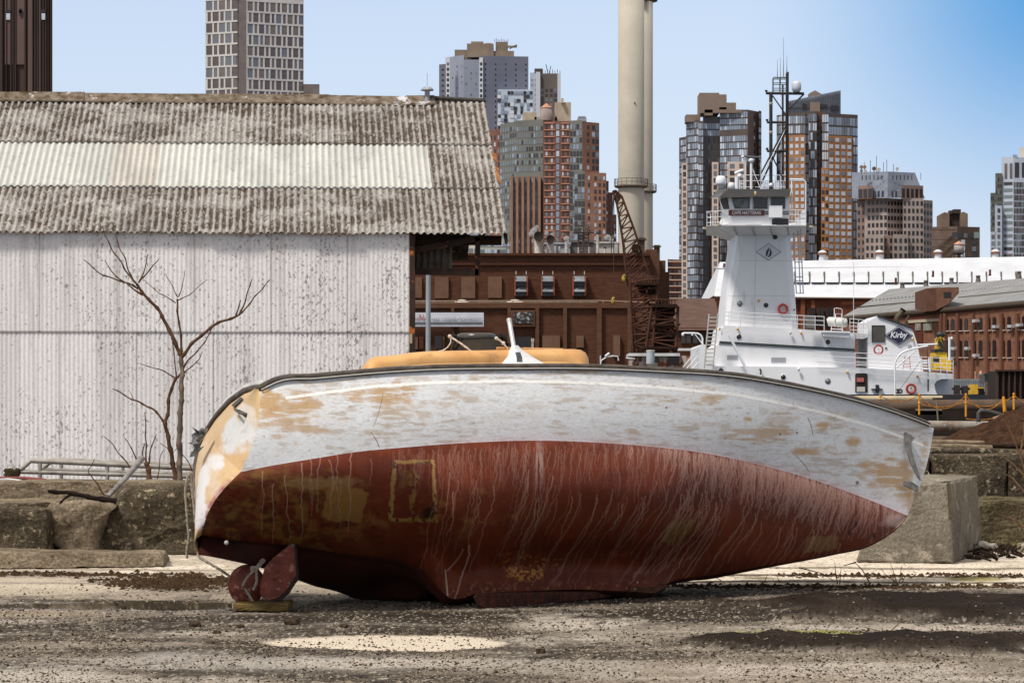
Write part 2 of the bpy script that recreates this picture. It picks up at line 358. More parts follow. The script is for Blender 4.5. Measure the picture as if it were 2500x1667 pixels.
for i in range(7):
    p = G(*[(714,1524),(590,1531),(840,1531),(476,1530),(530,1547),(300,1484),(1320,1592)][i]); s = [.06,.035,.035,.045,.03,.03,.03][i]
    o = rbox(p.x-s, p.x+s, p.y-s, p.y+s, -.01, s*.9, n=5, amp=s*.4, rnd=s*.6, fr=9, seed=i).build('rock', M('clod', (50,40,32), (80,66,52), scale=20, rough=.95), loc=p)
    lab = ['largest dark clod lying left of the pale puddle of silt','small dark clod between the two bigger clods left of the silt','dark clod just above the left half of the pale silt','dark clod furthest left in front of the rudder plank','little dark clod lower left of the plank','dark lump in the wet streak at the left edge','dark pebble in the gravel below right of the silt'][i]
    tag(o, lab, 'rock', 'dark clods on the yard floor')

import time as _t; print('TIMER b', _t.process_time())
# ================================================================ THE WHITE AND RED BOAT
TH = math.radians(30); PS = math.radians(28)
nB = np.array([math.sin(PS)*math.cos(TH), -math.cos(PS)*math.cos(TH), math.sin(TH)])
e1 = np.array([math.cos(PS), math.sin(PS), 0.]); upB = np.cross(nB, e1); upB *= np.sign(upB[2])
Kp = np.array(P(1300, 1447, 25.2)); O0 = np.array([0,0,EH])
def onb(px, py, b):
    px, py, b = np.broadcast_arrays(np.asarray(px, float), np.asarray(py, float), np.asarray(b, float))
    r = np.stack([(px-1250)/F, np.ones_like(px), -(py-HY)/F], -1)
    D = ((nB@(Kp-O0))+b)/(r@nB)
    return O0+r*D[..., None]
def V3(a): return Vector([float(q) for q in a])
def curve(ctrl, x):      # smooth interpolation of control rows (x, values...) - Catmull/hermite through x
    c = np.array(ctrl, float); xs = c[:, 0]; out = []
    for k in range(1, c.shape[1]):
        y = c[:, k]; h = np.diff(xs); dl = np.diff(y)/h
        m = np.empty_like(y); m[0] = dl[0]; m[-1] = dl[-1]
        m[1:-1] = (dl[:-1]*h[1:]+dl[1:]*h[:-1])/(h[1:]+h[:-1])
        i = np.clip(np.searchsorted(xs, x)-1, 0, len(h)-1); t = (x-xs[i])/h[i]; t = np.clip(t, 0, 1)
        out.append((2*t**3-3*t**2+1)*y[i]+(t**3-2*t**2+t)*h[i]*m[i]+(-2*t**3+3*t**2)*y[i+1]+(t**3-t**2)*h[i]*m[i+1])
    return out
sheer = [(636,952,.98),(673,934,1.02),(769,925,1.08),(928,911,1.16),(1049,904,1.2),(1250,901,1.22),(1420,901,1.2),(1600,908,1.13),(1800,922,.98),(1913,941,.84),(2020,963,.66),(2126,990,.44),(2211,1018,.22),(2280,1045,.02)]
boot = [(588,1151,.86),(641,1140,.9),(769,1118,1.0),(864,1103,1.06),(1000,1090,1.12),(1153,1079,1.15),(1306,1074,1.15),(1459,1079,1.1),(1612,1091,1.0),(1727,1106,.88),(1802,1121,.77),(1904,1146,.6),(2006,1177,.42),(2108,1214,.22),(2215,1258,.02)]
centre = [(492,1306,.03),(569,1318,.03),(658,1326,.03),(712,1332,.03),(807,1346,.03),(896,1358,.03),(986,1370,.03),(1020,1384,.03),(1048,1408,.03),(1073,1438,.04),(1092,1455,.05),(1169,1448,.06),(1318,1441,.06),(1392,1438,.06),(1538,1443,.06),(1600,1444,.05),(1628,1424,.04),(1700,1408,.03),(1751,1401,.03),(1836,1386,.02),(1938,1369,.02),(2040,1349,.02),(2125,1328,.02),(2169,1303,.02),(2195,1283,.02),(2215,1258,.02)]
NU = 1150; NV1 = 130; NV2 = 230
tt = np.linspace(0, 1, NU)
def rows(tt, NV1, NV2):
    xs = 636+tt*(2280-636); sy, sb = curve(sheer, xs)
    xb = 588+tt*(2215-588); by, bb = curve(boot, xb)
    xc = 492+tt*(2215-492)
    # let the centreline stations gather round the keel corners
    cyv, cb = curve(centre, xc)
    PXs = []; PYs = []; Bs = []
    for v in np.linspace(0, 1, NV1):
        x = xs*(1-v)+xb*v; y = sy*(1-v)+by*v; b = sb*(1-v)+bb*v+.05*np.sin(math.pi*v)*(1-tt)**.3*(tt > -1)*np.minimum(1, (1-tt)*6)
        x = x+np.sin(math.pi*v)*(13*(1-tt)**6+10*tt**12)
        PXs.append(x); PYs.append(y); Bs.append(b)
    wt = [0,.1,.2,.32,.42,.54,.64,.75,.82,.89,1]; sf = [1,1.01,1.0,.95,.87,.73,.54,.28,.17,.12,.055]
    fin = ss(930, 1120, xc)*(1-ss(1590, 1800, xc))
    for v in np.linspace(0, 1, NV2)[1:]:
        s1 = (1-v**1.7)**.85*.97+.03; s2, = curve(list(zip(wt, sf)), np.array([v])); s2 = float(s2[0])
        sh = s1*(1-fin)+s2*fin
        x = xb*(1-v)+xc*v; y = by*(1-v)+cyv*v
        x = x-np.sin(math.pi*v)*20*(1-tt)**8
        PXs.append(x); PYs.append(y); Bs.append(np.maximum(bb*sh, cb*.9))
    return np.array(PXs), np.array(PYs), np.array(Bs)
QX, QY, QB = rows(tt, NV1, NV2)
hullP = onb(QX, QY, QB)
print('boat D range', hullP[..., 1].min(), hullP[..., 1].max(), 'len', np.linalg.norm(hullP[0,0]-hullP[0,-1]), 'zmin', hullP[...,2].min())
# ---- paint chart (a flat chart of the hull's side; every point of the hull knows its place on it)
CX0, CY0 = 450, 880; cw, chh = 1860, 640
CXg, CYg = np.meshgrid(np.arange(cw)+CX0, np.arange(chh)+CY0)
fx = CXg/100.; fy = CYg/100.
drip = np.zeros((chh, cw))
def stamp(x, y, a, r=1.1):
    i0 = int(y-CY0); j0 = int(x-CX0)
    for i in range(i0-2, i0+3):
        for j in range(j0-2, j0+3):
            if 0 <= i < chh and 0 <= j < cw:
                d = math.hypot(i+CY0-y, j+CX0-x); q = a*max(0, 1-d/(r+.6))
                if q > drip[i, j]: drip[i, j] = q
def run(x, y, L, sl, a, r=1.0):
    ph = random.random()*9; t = 0
    while t < L:
        k = min(1, t/60)
        x += (sl*k+.9*mnoise.noise(Vector((ph, (y)*.09, 3)))+.5*mnoise.noise(Vector((ph, y*.3, 8))))*.7; y += .7; t += .7
        stamp(x, y, a*(1-.35*t/L), r*(.7+.5*random.random()))
bootx = np.array([c[0] for c in boot]); booty = np.array([c[1] for c in boot])
def by_(x): return float(np.interp(x, bootx, booty))
for x, y0, L, a in ((641,1150,155,.7),(668,1180,150,.85),(696,1160,160,.8),(737,1130,185,.85),(760,1170,90,.5),(758,1120,110,.5),(783,1110,140,.55),(803,1120,90,.5),(812,1160,110,.6),(824,1110,90,.55),(858,1105,190,.7),(830,1170,130,.4),(905,1120,60,.4)):
    run(x, y0, L, 0, a)
for i in range(135):
    x = random.uniform(1060, 2060); 
    if random.random() < .3: x = random.uniform(1650, 2060)
    sl = -.15-.55*min(1, max(0, (x-1050)/500)); L = random.uniform(60, 240)*(1 if x < 1850 else .7)
    run(x, by_(x)+random.uniform(70, 150), L, sl, random.uniform(.35, .95)*random.random()**.3, random.uniform(.3, .85))
for i in range(230):
    x = random.uniform(960, 1700); run(x, by_(x)+random.uniform(2, 30), random.uniform(20, 110), random.uniform(-.25, .12), random.uniform(.12, .4), .6)
for i in range(520):
    x = random.triangular(1500, 2215, 1980); run(x, by_(x)+random.uniform(0, 8), random.uniform(15, 95)*(1.1 if x > 1650 else .6), random.uniform(-.35, .05)-.2*(x > 1900), random.uniform(.3, .8), random.uniform(.4, 1.2))
run(1145, 1330, 130, -.5, .95, 1.6)
for t in np.linspace(0, 1, 60): stamp(1087+6*t, 1390+62*t, 1, 1+2.2*t)
for t in np.linspace(0, 1, 90): stamp(1130-38*t**1.4, 1340+52*t, .8, 1.1)
A = np.zeros((chh, cw, 3)); A[:] = lin(206, 207, 208)
def lay2(mask, c):
    global A
    m = np.clip(mask, 0, 1)[..., None]; A = A*(1-m)+np.asarray(c)*m
sc = fbm(fx*2.2, fy*14, 5, 1); sc2 = fbm(fx*9, fy*60, 3, 2); bl = fbm(fx*1.6, fy*2.4, 4, 4); bl2 = fbm(fx*7, fy*9, 4, 5)
def e2(x, y, rx, ry, wob=.5, soft=.35, s=3):
    m = np.zeros(CXg.shape); k = 1+soft+wob; i0, i1 = max(0, int(y-CY0-ry*k)), min(chh, int(y-CY0+ry*k)+2); j0, j1 = max(0, int(x-CX0-rx*k)), min(cw, int(x-CX0+rx*k)+2)
    if i1 <= i0 or j1 <= j0: return m
    q = np.s_[i0:i1, j0:j1]; d = np.sqrt(((CXg[q]-x)/rx)**2+((CYg[q]-y)/ry)**2)+(fbm(fx[q]*4, fy[q]*6, 4, s)-.5)*wob*2
    m[q] = 1-ss(1-soft, 1+soft, d); return m
lay2(ss(.5, .72, bl)*.35, lin(196, 194, 194)); lay2(ss(.5, .6, sc)*ss(.4, .6, bl)*.6, lin(166, 150, 132)); lay2(ss(.66, .75, sc2)*.3, lin(150, 140, 132))
for x, y, rx, ry, s in ((660,985,26,22,.95),(700,1005,60,45,.8),(745,1010,40,30,.7),(720,1040,40,14,.6),(735,960,20,16,.7),(800,975,30,9,.6),(815,970,16,16,.6),(870,962,24,14,.8),(930,965,38,22,.9),(975,960,32,20,.9),(990,928,30,6,.5),(1025,930,20,8,.5),
    (780,1048,25,7,.55),(835,1025,14,8,.5),(890,1060,40,9,.6),(925,1010,20,14,.5),(945,1035,10,40,.35),(980,1010,26,12,.6),(1035,1008,16,26,.6),(1090,985,28,12,.55),(1120,960,22,22,.45),(1110,918,10,10,.6),(1165,920,18,8,.6),(1160,935,60,6,.4),(1310,985,40,10,.35),(1385,1053,28,6,.6),
    (1400,945,60,12,.3),(1435,907,50,2.5,.8),(1560,1008,16,4,.6),(1545,1060,12,9,.5),(1575,1060,14,12,.4),(1620,972,24,8,.45),(1720,965,36,16,.7),(1745,985,16,10,.5),(1700,1010,22,7,.5),(1720,1035,20,10,.6),(1660,1040,16,5,.5),(1770,1060,22,26,.5),
    (1826,1025,9,9,.9),(1850,1060,60,18,.65),(1905,1070,26,12,.6),(1880,1050,40,10,.5),(1870,1095,12,5,.6),(1910,1025,30,16,.5),(1925,1000,30,12,.6),(2010,1038,13,8,.95),(2020,1015,26,14,.5),(2075,1042,26,24,.5),(2083,1075,17,9,.9),(1970,1105,30,10,.9),(2030,1100,18,9,.7),(2070,1105,24,10,.6),(2045,1140,14,6,.5),
    (2140,1140,34,24,.8),(2175,1160,34,30,.85),(2205,1180,18,40,.8),(2200,1140,30,24,.6),(2140,1185,20,8,.5),(2240,1040,18,24,.5),(2255,1090,10,40,.7),(2160,1065,40,20,.35),(2100,1170,22,10,.5),(1640,985,60,10,.25),(1250,1020,60,20,.2)):
    st = ss(.4, .56, sc+.1*(s > .7)); lay2(e2(x, y, rx*1.15, ry*1.25, .7, .45)*s*(.1+.9*st), lin(176, 144, 104) if s > .6 else lin(176, 156, 134))
# moulded stripe under the gunwale
shx = np.array([c[0] for c in sheer]); shy = np.array([c[1] for c in sheer])
sh_y = np.interp(CXg, shx, shy)
off = np.interp(CXg, [690,900,1250,1600,1900,2240], [40,31,29,36,44,52]); d = CYg-sh_y-off
lay2((np.abs(d) < 3.6)*(CXg > 697)*(CXg < 2255)*.85, lin(236, 234, 228)); lay2((np.abs(d-5) < 1)*(CXg > 697)*.25, lin(150, 140, 130))
for x, y, r in ((1008,962,1.6),(1826,1008,2),(1905,1060,3),(1770,1070,2),(1782,1080,2),(2093,1178,5),(1840,1082,2),(1627,995,3),(1946,1056,3),(1945,1048,2)):
    lay2((np.hypot(CXg-x, CYg-y) < r)*.8, lin(70, 60, 48))
for p, q in (((1936,1105),(1974,1150)),((1972,1020),(1983,1060)),((905,1055),(925,1092)),((935,960),(912,1040))):
    for t in np.linspace(0, 1, 120):
        x = p[0]+(q[0]-p[0])*t+3*math.sin(t*3); y = p[1]+(q[1]-p[1])*t; i_, j_ = int(y-CY0), int(x-CX0); A[i_, j_:j_+2] = A[i_, j_:j_+2]*.45+lin(100, 80, 56)*.55
boot_y = np.interp(CXg, bootx, booty)
pink = np.exp(-np.maximum(boot_y-CYg, 0)/14)*ss(1000, 1200, CXg+60*bl)*.4; lay2(pink, lin(205, 166, 170))
lay2(e2(2238, 1230, 9, 42, .2, .5)*.9, lin(120, 74, 30)); lay2(e2(2222, 1225, 8, 40, .2, .5)*.6, lin(170, 130, 80))
white = A.copy()
lay2(ss(.62, .7, fbm(fx*5, fy*26, 4, 3))*ss(.45, .6, fbm(fx*1.2, fy*1.8, 3, 6))*.28, lin(130, 120, 110)); lay2(ss(.8, .86, fbm(fx*16, fy*22, 2, 1))*.4, lin(120, 106, 90)); white = A.copy()
A[:] = lin(104, 43, 19)
lay2(ss(.4, .65, bl)*.5, lin(76, 29, 13)); lay2(ss(.5, .7, bl2)*.3, lin(108, 46, 30)); lay2(ss(.5, .75, fbm(fx*10, fy*1.5, 3, 6))*.3, lin(116, 62, 46))
stern = e2(640, 1270, 240, 110, .5, .5, 1); och = ss(.4, .6, fbm(fx*3, fy*5, 5, 2))
lay2(stern*och*.95, lin(124, 86, 38)); lay2(stern*ss(.5, .62, fbm(fx*6, fy*10, 4, 3))*.7, lin(64, 26, 14))
lay2(e2(905, 1245, 330, 60, .7, .5, 4)*ss(.5, .68, fbm(fx*3, fy*4, 5, 7))*.6, lin(140, 96, 52))
lay2(e2(780, 1180, 90, 14, .8, .4, 5)*.55, lin(160, 126, 80))
def quadm(pts, soft=3, wob=6):
    m = np.full(CXg.shape, 1e9); wx = (fbm(fx*8, fy*8, 3, 2)-.5)*wob*2
    for (x0, y0), (x1, y1) in zip(pts, pts[1:]+pts[:1]):
        L = math.hypot(x1-x0, y1-y0); m = np.minimum(m, ((x1-x0)*(CYg-y0)-(y1-y0)*(CXg-x0))/L)
    return ss(0, soft, m+wx)
lay2(quadm([(800,1192),(835,1188),(880,1190),(905,1205),(898,1225),(885,1277),(800,1270),(783,1262)])*.8, lin(142, 104, 54))
lay2(quadm([(1628,1275),(1712,1262),(1704,1345),(1660,1336),(1650,1350),(1606,1345)])*.9, lin(112, 78, 34)); lay2(quadm([(1972,1306),(2050,1308),(2046,1342),(1955,1352)])*.8, lin(122, 88, 52))
inn = quadm([(962,1130),(1058,1130),(1062,1268),(955,1265)], 3, 3); outr = quadm([(958,1122),(1063,1120),(1069,1276),(946,1273)], 3, 4)
cr = fbm(fx*18, fy*18, 3, 1)
cr = fbm(fx*10, fy*10, 4, 1); ring = outr*(1-quadm([(967,1131),(1055,1129),(1060,1266),(957,1264)], 2, 4)); lay2(inn*.7, lin(92, 36, 22)); lay2(ring*ss(.3, .52, cr+.12*(CYg < 1160)+.06*(CXg > 1030)), lin(150, 114, 60)); lay2(ring*(1-ss(.36, .44, cr))*.9, lin(50, 30, 14))
lay2(e2(1010, 1200, 12, 60, .9, .3, 2)*ss(.45, .55, cr)*.9, lin(130, 98, 46)); lay2(e2(990, 1165, 14, 20, .9, .3, 2)*.5, lin(120, 84, 40)); lay2(e2(1045, 1250, 16, 16, .7, .4, 2)*.8, lin(30, 18, 10))
lay2(e2(1280, 1402, 50, 14, .8, .3, 6)*ss(.42, .55, fbm(fx*20, fy*20, 3, 4)), lin(176, 116, 50)); lay2(e2(1290, 1370, 70, 20, .8, .5, 6)*ss(.6, .68, fbm(fx*20, fy*20, 3, 4))*.7, lin(170, 110, 50))
lay2(ss(1405, 1440, CYg)*ss(.55, .7, fbm(fx*14, fy*14, 4, 5))*ss(1080, 1120, CXg)*.6, lin(160, 108, 66))
bd = CYg-boot_y
fadeb = np.exp(-np.maximum(bd, 0)/np.interp(CXg, [1000,1500,1800,2215], [6,12,30,26]))*ss(1250, 1750, CXg)*ss(.35, .6, fbm(fx*14, fy*1.2, 3, 6)+.1)
lay2(fadeb*.6, lin(164, 122, 114)); lay2(e2(2190, 1270, 34, 14, .5, .5)*.6, lin(200, 170, 160))
lay2(e2(1317, 1140, 10, 60, .5, .6)*ss(.4, .6, fbm(fx*20, fy*2, 3, 1))*.4, lin(190, 160, 156))
lay2(drip*.95, lin(204, 168, 150))
for x, y in ((2074,1300),(2133,1306),(2090,1280)): lay2(e2(x, y, 4, 8, .4, .3)*.9, lin(30, 18, 14))
red = A.copy()
# registration-like sanding scratches above the boot line
jx = np.clip(QX-CX0, 0, cw-2); jy = np.clip(QY-CY0, 0, chh-2); xi = jx.astype(int); yi = jy.astype(int); ax = (jx-xi)[..., None]; ay = (jy-yi)[..., None]
def samp(I): return (I[yi, xi]*(1-ax)+I[yi, xi+1]*ax)*(1-ay)+(I[yi+1, xi]*(1-ax)+I[yi+1, xi+1]*ax)*ay
colr = samp(red); colw = samp(white); colr[:NV1] = colw[:NV1]
hull_m = M('hull_paint', (200,200,200), scale=25, rough=.55, spec=.25, attr='paint', lo=.88, hi=1.1, bump=.12, bscale=14, bdist=.01, stretch=(1,1,3))
boat = thing('sailboat', V3(onb(1250, 1440, 0)), 'beached white sailing boat with worn tan patches and red bottom, heeled over in the yard', 'boat')
grid_mesh('hull_side', hullP, NU, NV1+NV2-1, hull_m, boat, col=colr)
# far side: mirrored, blended at the stern into the transom's own outline
arc = [(636,949),(597,960),(561,985),(526,1024),(501,1062),(485,1096),(477,1140),(475,1169)]
side = [(475,1169),(479,1230),(482,1290),(484,1335),(485,1354)]
Apt = onb(636, 952, .98); Bpt = onb(497, 1303, .03); nT = np.cross(Apt-Bpt, nB); nT /= np.linalg.norm(nT)
if nT[1] > 0: nT = -nT
def ontr(px, py):
    px = np.asarray(px, float); py = np.asarray(py, float)
    r = np.stack([(px-1250)/F, np.ones_like(px), -(py-HY)/F], -1); D = (nT@(Apt-O0))/(r@nT); return O0+r*D[..., None]
def resamp(pts, n):
    p = np.array(pts, float); s = np.r_[0, np.cumsum(np.hypot(*np.diff(p, axis=0).T))]; u = np.linspace(0, s[-1], n)
    return np.stack([np.interp(u, s, p[:, 0]), np.interp(u, s, p[:, 1])], -1)
tf = np.linspace(0, 1, 160); n1_, n2_ = 24, 40
fX, fY, fB = rows(tf, n1_, n2_); fP = onb(fX, fY, fB); fM = fP-2*fB[..., None]*nB
fM[..., 2] = np.maximum(fM[..., 2], .006)
trace = resamp(side+[(492,1306)], n1_+n2_-1); tP = ontr(trace[:, 0], trace[:, 1])
wgt = (1-ss(0, .3, tf))[None, :, None]; delta = (tP-fM[:, 0])[:, None, :]
fM = fM+delta*wgt; fM[..., 2] = np.maximum(fM[..., 2], .006)
mi = np.zeros((n1_+n2_-2, 159), int); mi[n1_-1:] = 1
white_m = M('white_gelcoat', (205,205,202), (176,168,158), scale=3, rough=.4, bump=.1)
red_m = M('antifouling', (70,27,16), (50,19,12), scale=4, rough=.7, bump=.15)
grid_mesh('far_side', fM[:, ::-1], 160, n1_+n2_-1, [white_m, red_m], boat, mi=mi[:, ::-1])
kk = np.linspace(0, NU-1, 160).round().astype(int); kb = np.stack([hullP[-1, kk], (hullP[-1, kk]+fM[-1])/2-upB*.012, fM[-1]]); grid_mesh('keel_bottom', kb, 160, 3, red_m, boat)
# deck between the two sheer lines
nd = 20; q = np.linspace(0, 1, nd)[:, None, None]
top = fP[0][None]; bot = fM[0][None]; deckP = top*(1-q)+bot*q+upB*(.16*4*q*(1-q))*(1-tf[None, :, None]**3)
ar = resamp(arc, nd); arP = ontr(ar[:, 0], ar[:, 1]); deckP = deckP+(arP-deckP[:, 0])[:, None]*(1-ss(0, .18, tf))[None, :, None]
grid_mesh('deck', deckP, 160, nd, white_m, boat)
# transom: ruled between the hull's edge and its traced outline, slightly bowed
E = hullP[:, 0]; nE = len(E); out = resamp(arc+side[1:], nE); OP = ontr(out[:, 0], out[:, 1]); nt_ = 140
uu = np.linspace(0, 1, nt_)[:, None, None]; TP = E[None]*(1-uu)+OP[None]*uu+nT*(.05*np.sin(math.pi*uu))
tx = (QX[:, 0][None]*(1-uu[..., 0])+out[:, 0][None]*uu[..., 0]); ty = (QY[:, 0][None]*(1-uu[..., 0])+out[:, 1][None]*uu[..., 0])
ux, uy = tx/100, ty/100
TC = np.zeros(tx.shape+(3,)); TC[:] = lin(194, 164, 120)
def layt(m, c):
    global TC
    m = np.clip(m, 0, 1)[..., None]; TC = TC*(1-m)+np.asarray(c)*m
def et(x, y, rx, ry, a=0, wob=.6, soft=.3, s=2):
    dx, dy = tx-x, ty-y; u = dx*math.cos(a)+dy*math.sin(a); v = -dx*math.sin(a)+dy*math.cos(a)
    return 1-ss(1-soft, 1+soft, np.sqrt((u/rx)**2+(v/ry)**2)+(fbm(ux*5, uy*5, 4, s)-.5)*wob*2)
layt(ss(.45, .65, fbm(ux*2, uy*2, 4, 1))*.5, lin(192, 150, 98))
layt(et(590,1060,30,44,.5), lin(198, 197, 194)); layt(et(575,1095,16,20), lin(198, 197, 194)); layt(et(540,1130,16,18,0,.5), lin(206, 204, 202)); layt(et(510,1170,14,30,.2,.5), lin(206, 204, 202)); layt(et(500,1230,12,60,.1,.5), lin(210, 208, 208)); layt(et(610,1010,16,20,0,.5)*.6, lin(220, 216, 210)); layt(et(500,1270,10,50)*.8, lin(214, 210, 210))
layt(ss(.66, .76, fbm(ux*16+uy*12, uy*7, 3, 3))*.25*(ty > 1040), lin(140, 108, 74))
layt((1-ss(.0, .10, uu[..., 0]+(fbm(ux*7, uy*7, 3, 4)-.5)*.12))*ss(1150, 1200, ty)*ss(.3, .4, fbm(ux*9, uy*9, 3, 5)), lin(136, 56, 52))
layt(ss(.5, .7, fbm(ux*3, uy*2, 4, 7))*.3*(ty > 1080), lin(206, 196, 184)); layt((uu[..., 0] > .985)*.8, lin(160, 140, 110))
grid_mesh('transom', TP[:, ::-1], nE, nt_, M('transom_paint', (220,190,140), scale=20, rough=.55, attr='paint', lo=.92, hi=1.06, bump=.1, bscale=18), boat, col=TC[:, ::-1])
# rubbing strake along the sheer and round the transom's top
sh = [V3(p) for p in hullP[0, ::12]]; ac = [V3(p) for p in ontr(*resamp(arc+[(476,1200),(480,1250)], 40).T)][::-1]
U = V3(upB); Nn = V3(nB)
line = ac[:-1]+sh
m = MB(); m.tube([p+U*.012+Nn*.012 for p in line], .024, 8); m.build('rubbing_strake', M('strake', (84,76,68), (56,48,42), scale=10, rough=.7, bump=.4), boat)
m = MB(); m.tube([p+U*.042+Nn*.004 for p in line], [.012+.004*mnoise.noise(Vector((i*.2,0,0))) for i in range(len(line))], 6); m.tube([p+U*-.012+Nn*.03 for p in line], .006, 5, 1)
m.build('toe_rail', [M('toe_rail', (120,112,102), (64,54,46), scale=6, rough=.6), M('strake_edge', (190,186,178), rough=.5)], boat)
m = MB(); m.prism([V3(ontr(x, y))+Vector((0,.06,0)) for x, y in [(492,1072),(505,1040),(526,1003),(552,970),(582,946),(612,931),(640,926),(644,940),(597,958),(561,984),(526,1022),(500,1070)]], (.05,.14,-.02)); m.build('coaming', white_m, boat)
m = MB(); o = [V3(ontr(x, y)) for x, y in ((578,993),(600,974),(604,979),(583,998))]; m.prism([p+V3(nT)*.01 for p in o], V3(nT)*.04); m.build('handhold', M('dark_metal', (52,50,48), (80,74,66), scale=12, rough=.5, metal=.3), boat)
a = V3(ontr(593,1006)); b = V3(ontr(606,1015)); m = MB(); m.tube([a+V3(nT)*.02, a+V3(nT)*.07, b+V3(nT)*.08, b+V3(nT)*.02], .011, 6); m.tube([a+V3(nT)*.02, b+V3(nT)*.02], .018, 6); m.build('cleat', M('dark_metal', (0,0,0)), boat)
# keel shoe plate with bolts
m = MB(); m.prism([V3(onb(x, y, .08)) for x, y in [(1536,1412),(1560,1411),(1590,1416),(1622,1424),(1632,1428),(1612,1440),(1598,1447),(1560,1445),(1537,1443)]], -Nn*.16); 
kp = m.build('keel_plate', M('rust_iron', (86,52,34), (52,34,24), scale=14, rough=.85, bump=.5, c3=(130,84,50), s3=20), boat)
m = MB()
for x, y, r in ((1555,1421,.018),(1578,1414,.008),(1589,1419,.008),(1550,1438,.012)): m.ball(V3(onb(x, y, .085)), r, 8)
m.build('bolt', M('bolt', (150,120,110), rough=.5), kp)
m = MB(); dD = lambda x: 24.42+(x-1160)/370*1.3
bp = [(1160,1458),(1166,1473),(1184,1484),(1215,1485),(1300,1478),(1400,1467),(1470,1459),(1525,1452),(1530,1444),(1400,1444),(1250,1446),(1165,1450)]
m.prism([P(x, y, dD(x)) for x, y in bp], (-.02,.09,.0)); m.build('ballast_shoe', M('rust_shoe', (84,42,28), (44,26,20), scale=9, rough=.85, bump=.5, stretch=(3,1,1), c3=(126,72,44)), boat)
# rudder
rd = bpy.data.objects.new('rudder', None); COL.objects.link(rd); rd.parent = boat; ORI[rd.name] = org(boat)
rm = M('rudder_red', (136,60,36), (92,38,22), scale=9, rough=.6, bump=.5, bscale=25, c3=(168,116,96), s3=11, lo3=.56, hi3=.66, grit=.25, gs=50)
DR = float(onb(712, 1335, 0)[1])-.12; print('rudder D', DR)
fr = [(706,1330),(718,1332),(724,1404),(712,1420),(698,1442),(680,1458),(660,1464),(642,1460),(634,1448),(636,1420),(646,1385),(666,1362),(690,1343)]
m = MB(); m.pprism(fr, DR, .09); 
m.build('blade', rm, rd)
m = MB(); edge = [(724,1403),(712,1419),(698,1441),(680,1457),(660,1464)]; m.prism([P(x, y, DR-.02) for x, y in edge]+[P(x+6, y+9, DR-.02) for x, y in edge[::-1]], (0,.1,0)); m.prism([P(718,1332,DR-.01),P(724,1335,DR-.01),P(729,1404,DR-.01),P(724,1406,DR-.01)], (0,.09,0)); m.build('edge_band', M('edge_black', (58,40,34), (36,24,20), scale=10, rough=.7), rd)
c = P(602, 1427, DR+.12); m = MB(); m.lathe(c, [(.001,-.03),(.150,-.03),(.158,-.015),(.158,.03),(.001,.03)], 32, 0, 'y'); 
m.v = [(c.x+(v[0]-c.x)*1.0, v[1], c.z+(v[2]-c.z)*1.1) for v in m.v]; m.build('disc', rm, rd)
m = MB(); m.ball(P(669,1413,DR-.01), .013, 8); m.build('bolt', M('rudder_bolt', (100,50,40), rough=.6), rd)
m = MB(); m.tube([P(712,1326,DR+.1), P(713,1336,DR+.02)], .028, 10); m.build('stock', M('stock', (180,176,170), rough=.4, metal=.5), rd)
m = MB(); m.tube([V3(onb(552,1323-.5,.3)), V3(onb(552,1323,.38))], .014, 8); m.ball(V3(onb(553,1324,.38)), .02, 8); m.build('drain_plug', white_m, boat)
# ---- the orange cabin trunk
def ring(px_py, b): return [V3(onb(x, y, b)) for x, y in px_py]
cab = [(893,925),(893,893),(896,882),(905,874),(920,870),(960,867),(1000,861),(1050,857),(1100,856),(1180,855),(1260,853),(1340,852),(1400,852),(1418,854),(1430,861),(1436,872),(1438,888),(1438,915)]
def insetp(poly, d):
    cxp = sum(p[0] for p in poly)/len(poly); 
    return [(x+(cxp-x)/abs(cxp-x)*min(d, abs(cxp-x)) if abs(cxp-x) > 200 else x, y+(d if y < 900 else 0)) for x, y in poly]
ringsp = [ring(insetp(cab, 30), .64), ring(insetp(cab, 18), .665)]+[ring(insetp(cab, i), b) for i, b in ((9,.655),(3,.62),(0,.55))]
base = ring(cab, .55); ringsp += [[p-Nn*.9+U*.02 for p in base], [p-Nn*1.1-U*.1 for p in base]]
m = MB(); k = len(cab); vs = [p for r_ in ringsp for p in r_]
m.add(vs, [(i*k+j, i*k+(j+1), (i+1)*k+(j+1), (i+1)*k+j) for i in range(len(ringsp)-1) for j in range(k-1)], 0, True); m.add(ringsp[0], [tuple(range(k))], 0, True)
org_m = M('cabin_orange', (214,166,106), (192,138,80), scale=2.5, rough=.55, bump=.12, c3=(136,102,60), s3=4, lo3=.58, hi3=.8, stretch=(1,1,.6))
m.build('cabin', org_m, boat)
mc = P(1350, 860, float(base[9].y)); m = MB(); m.tube([V3(onb(1215,857,.5))+U*.03, V3(onb(1375,858,.5))+U*.02], .014, 6); m.build('grab_rail', org_m, boat)
# hatch: black box with a round flat rim
hD = float(onb(1170, 845, .2)[1]); hm = M('hatch_black', (44,42,36), (62,56,46), scale=8, rough=.6, bump=.2)
m = MB(); m.pprism([(1102,860),(1102,836),(1112,824),(1124,826),(1126,834),(1130,866),(1104,866)], hD, .45); m.pprism([(1128,866),(1127,830),(1225,826),(1228,862),(1220,864)], hD-.05, .6); h = m.build('hatch', hm, boat)
m = MB(); c0 = P(1163, 824, hD+.2); m.lathe(c0, [(.001,.03),(.17,.04),(.205,.03),(.21,.0),(.2,-.03),(.17,-.035),(.001,-.035)], 32); m.v = [(c0.x+(v[0]-c0.x)*.86, v[1], v[2]) for v in m.v]; m.build('rim', M('rim_dark', (40,36,32), (90,84,76), scale=5, rough=.35), h)
m = MB()
for x, y in ((1125,862),(1176,859),(1202,861),(1118,868)): m.pbox(x-4, x+4, y-2, y+2, hD-.3, .04)
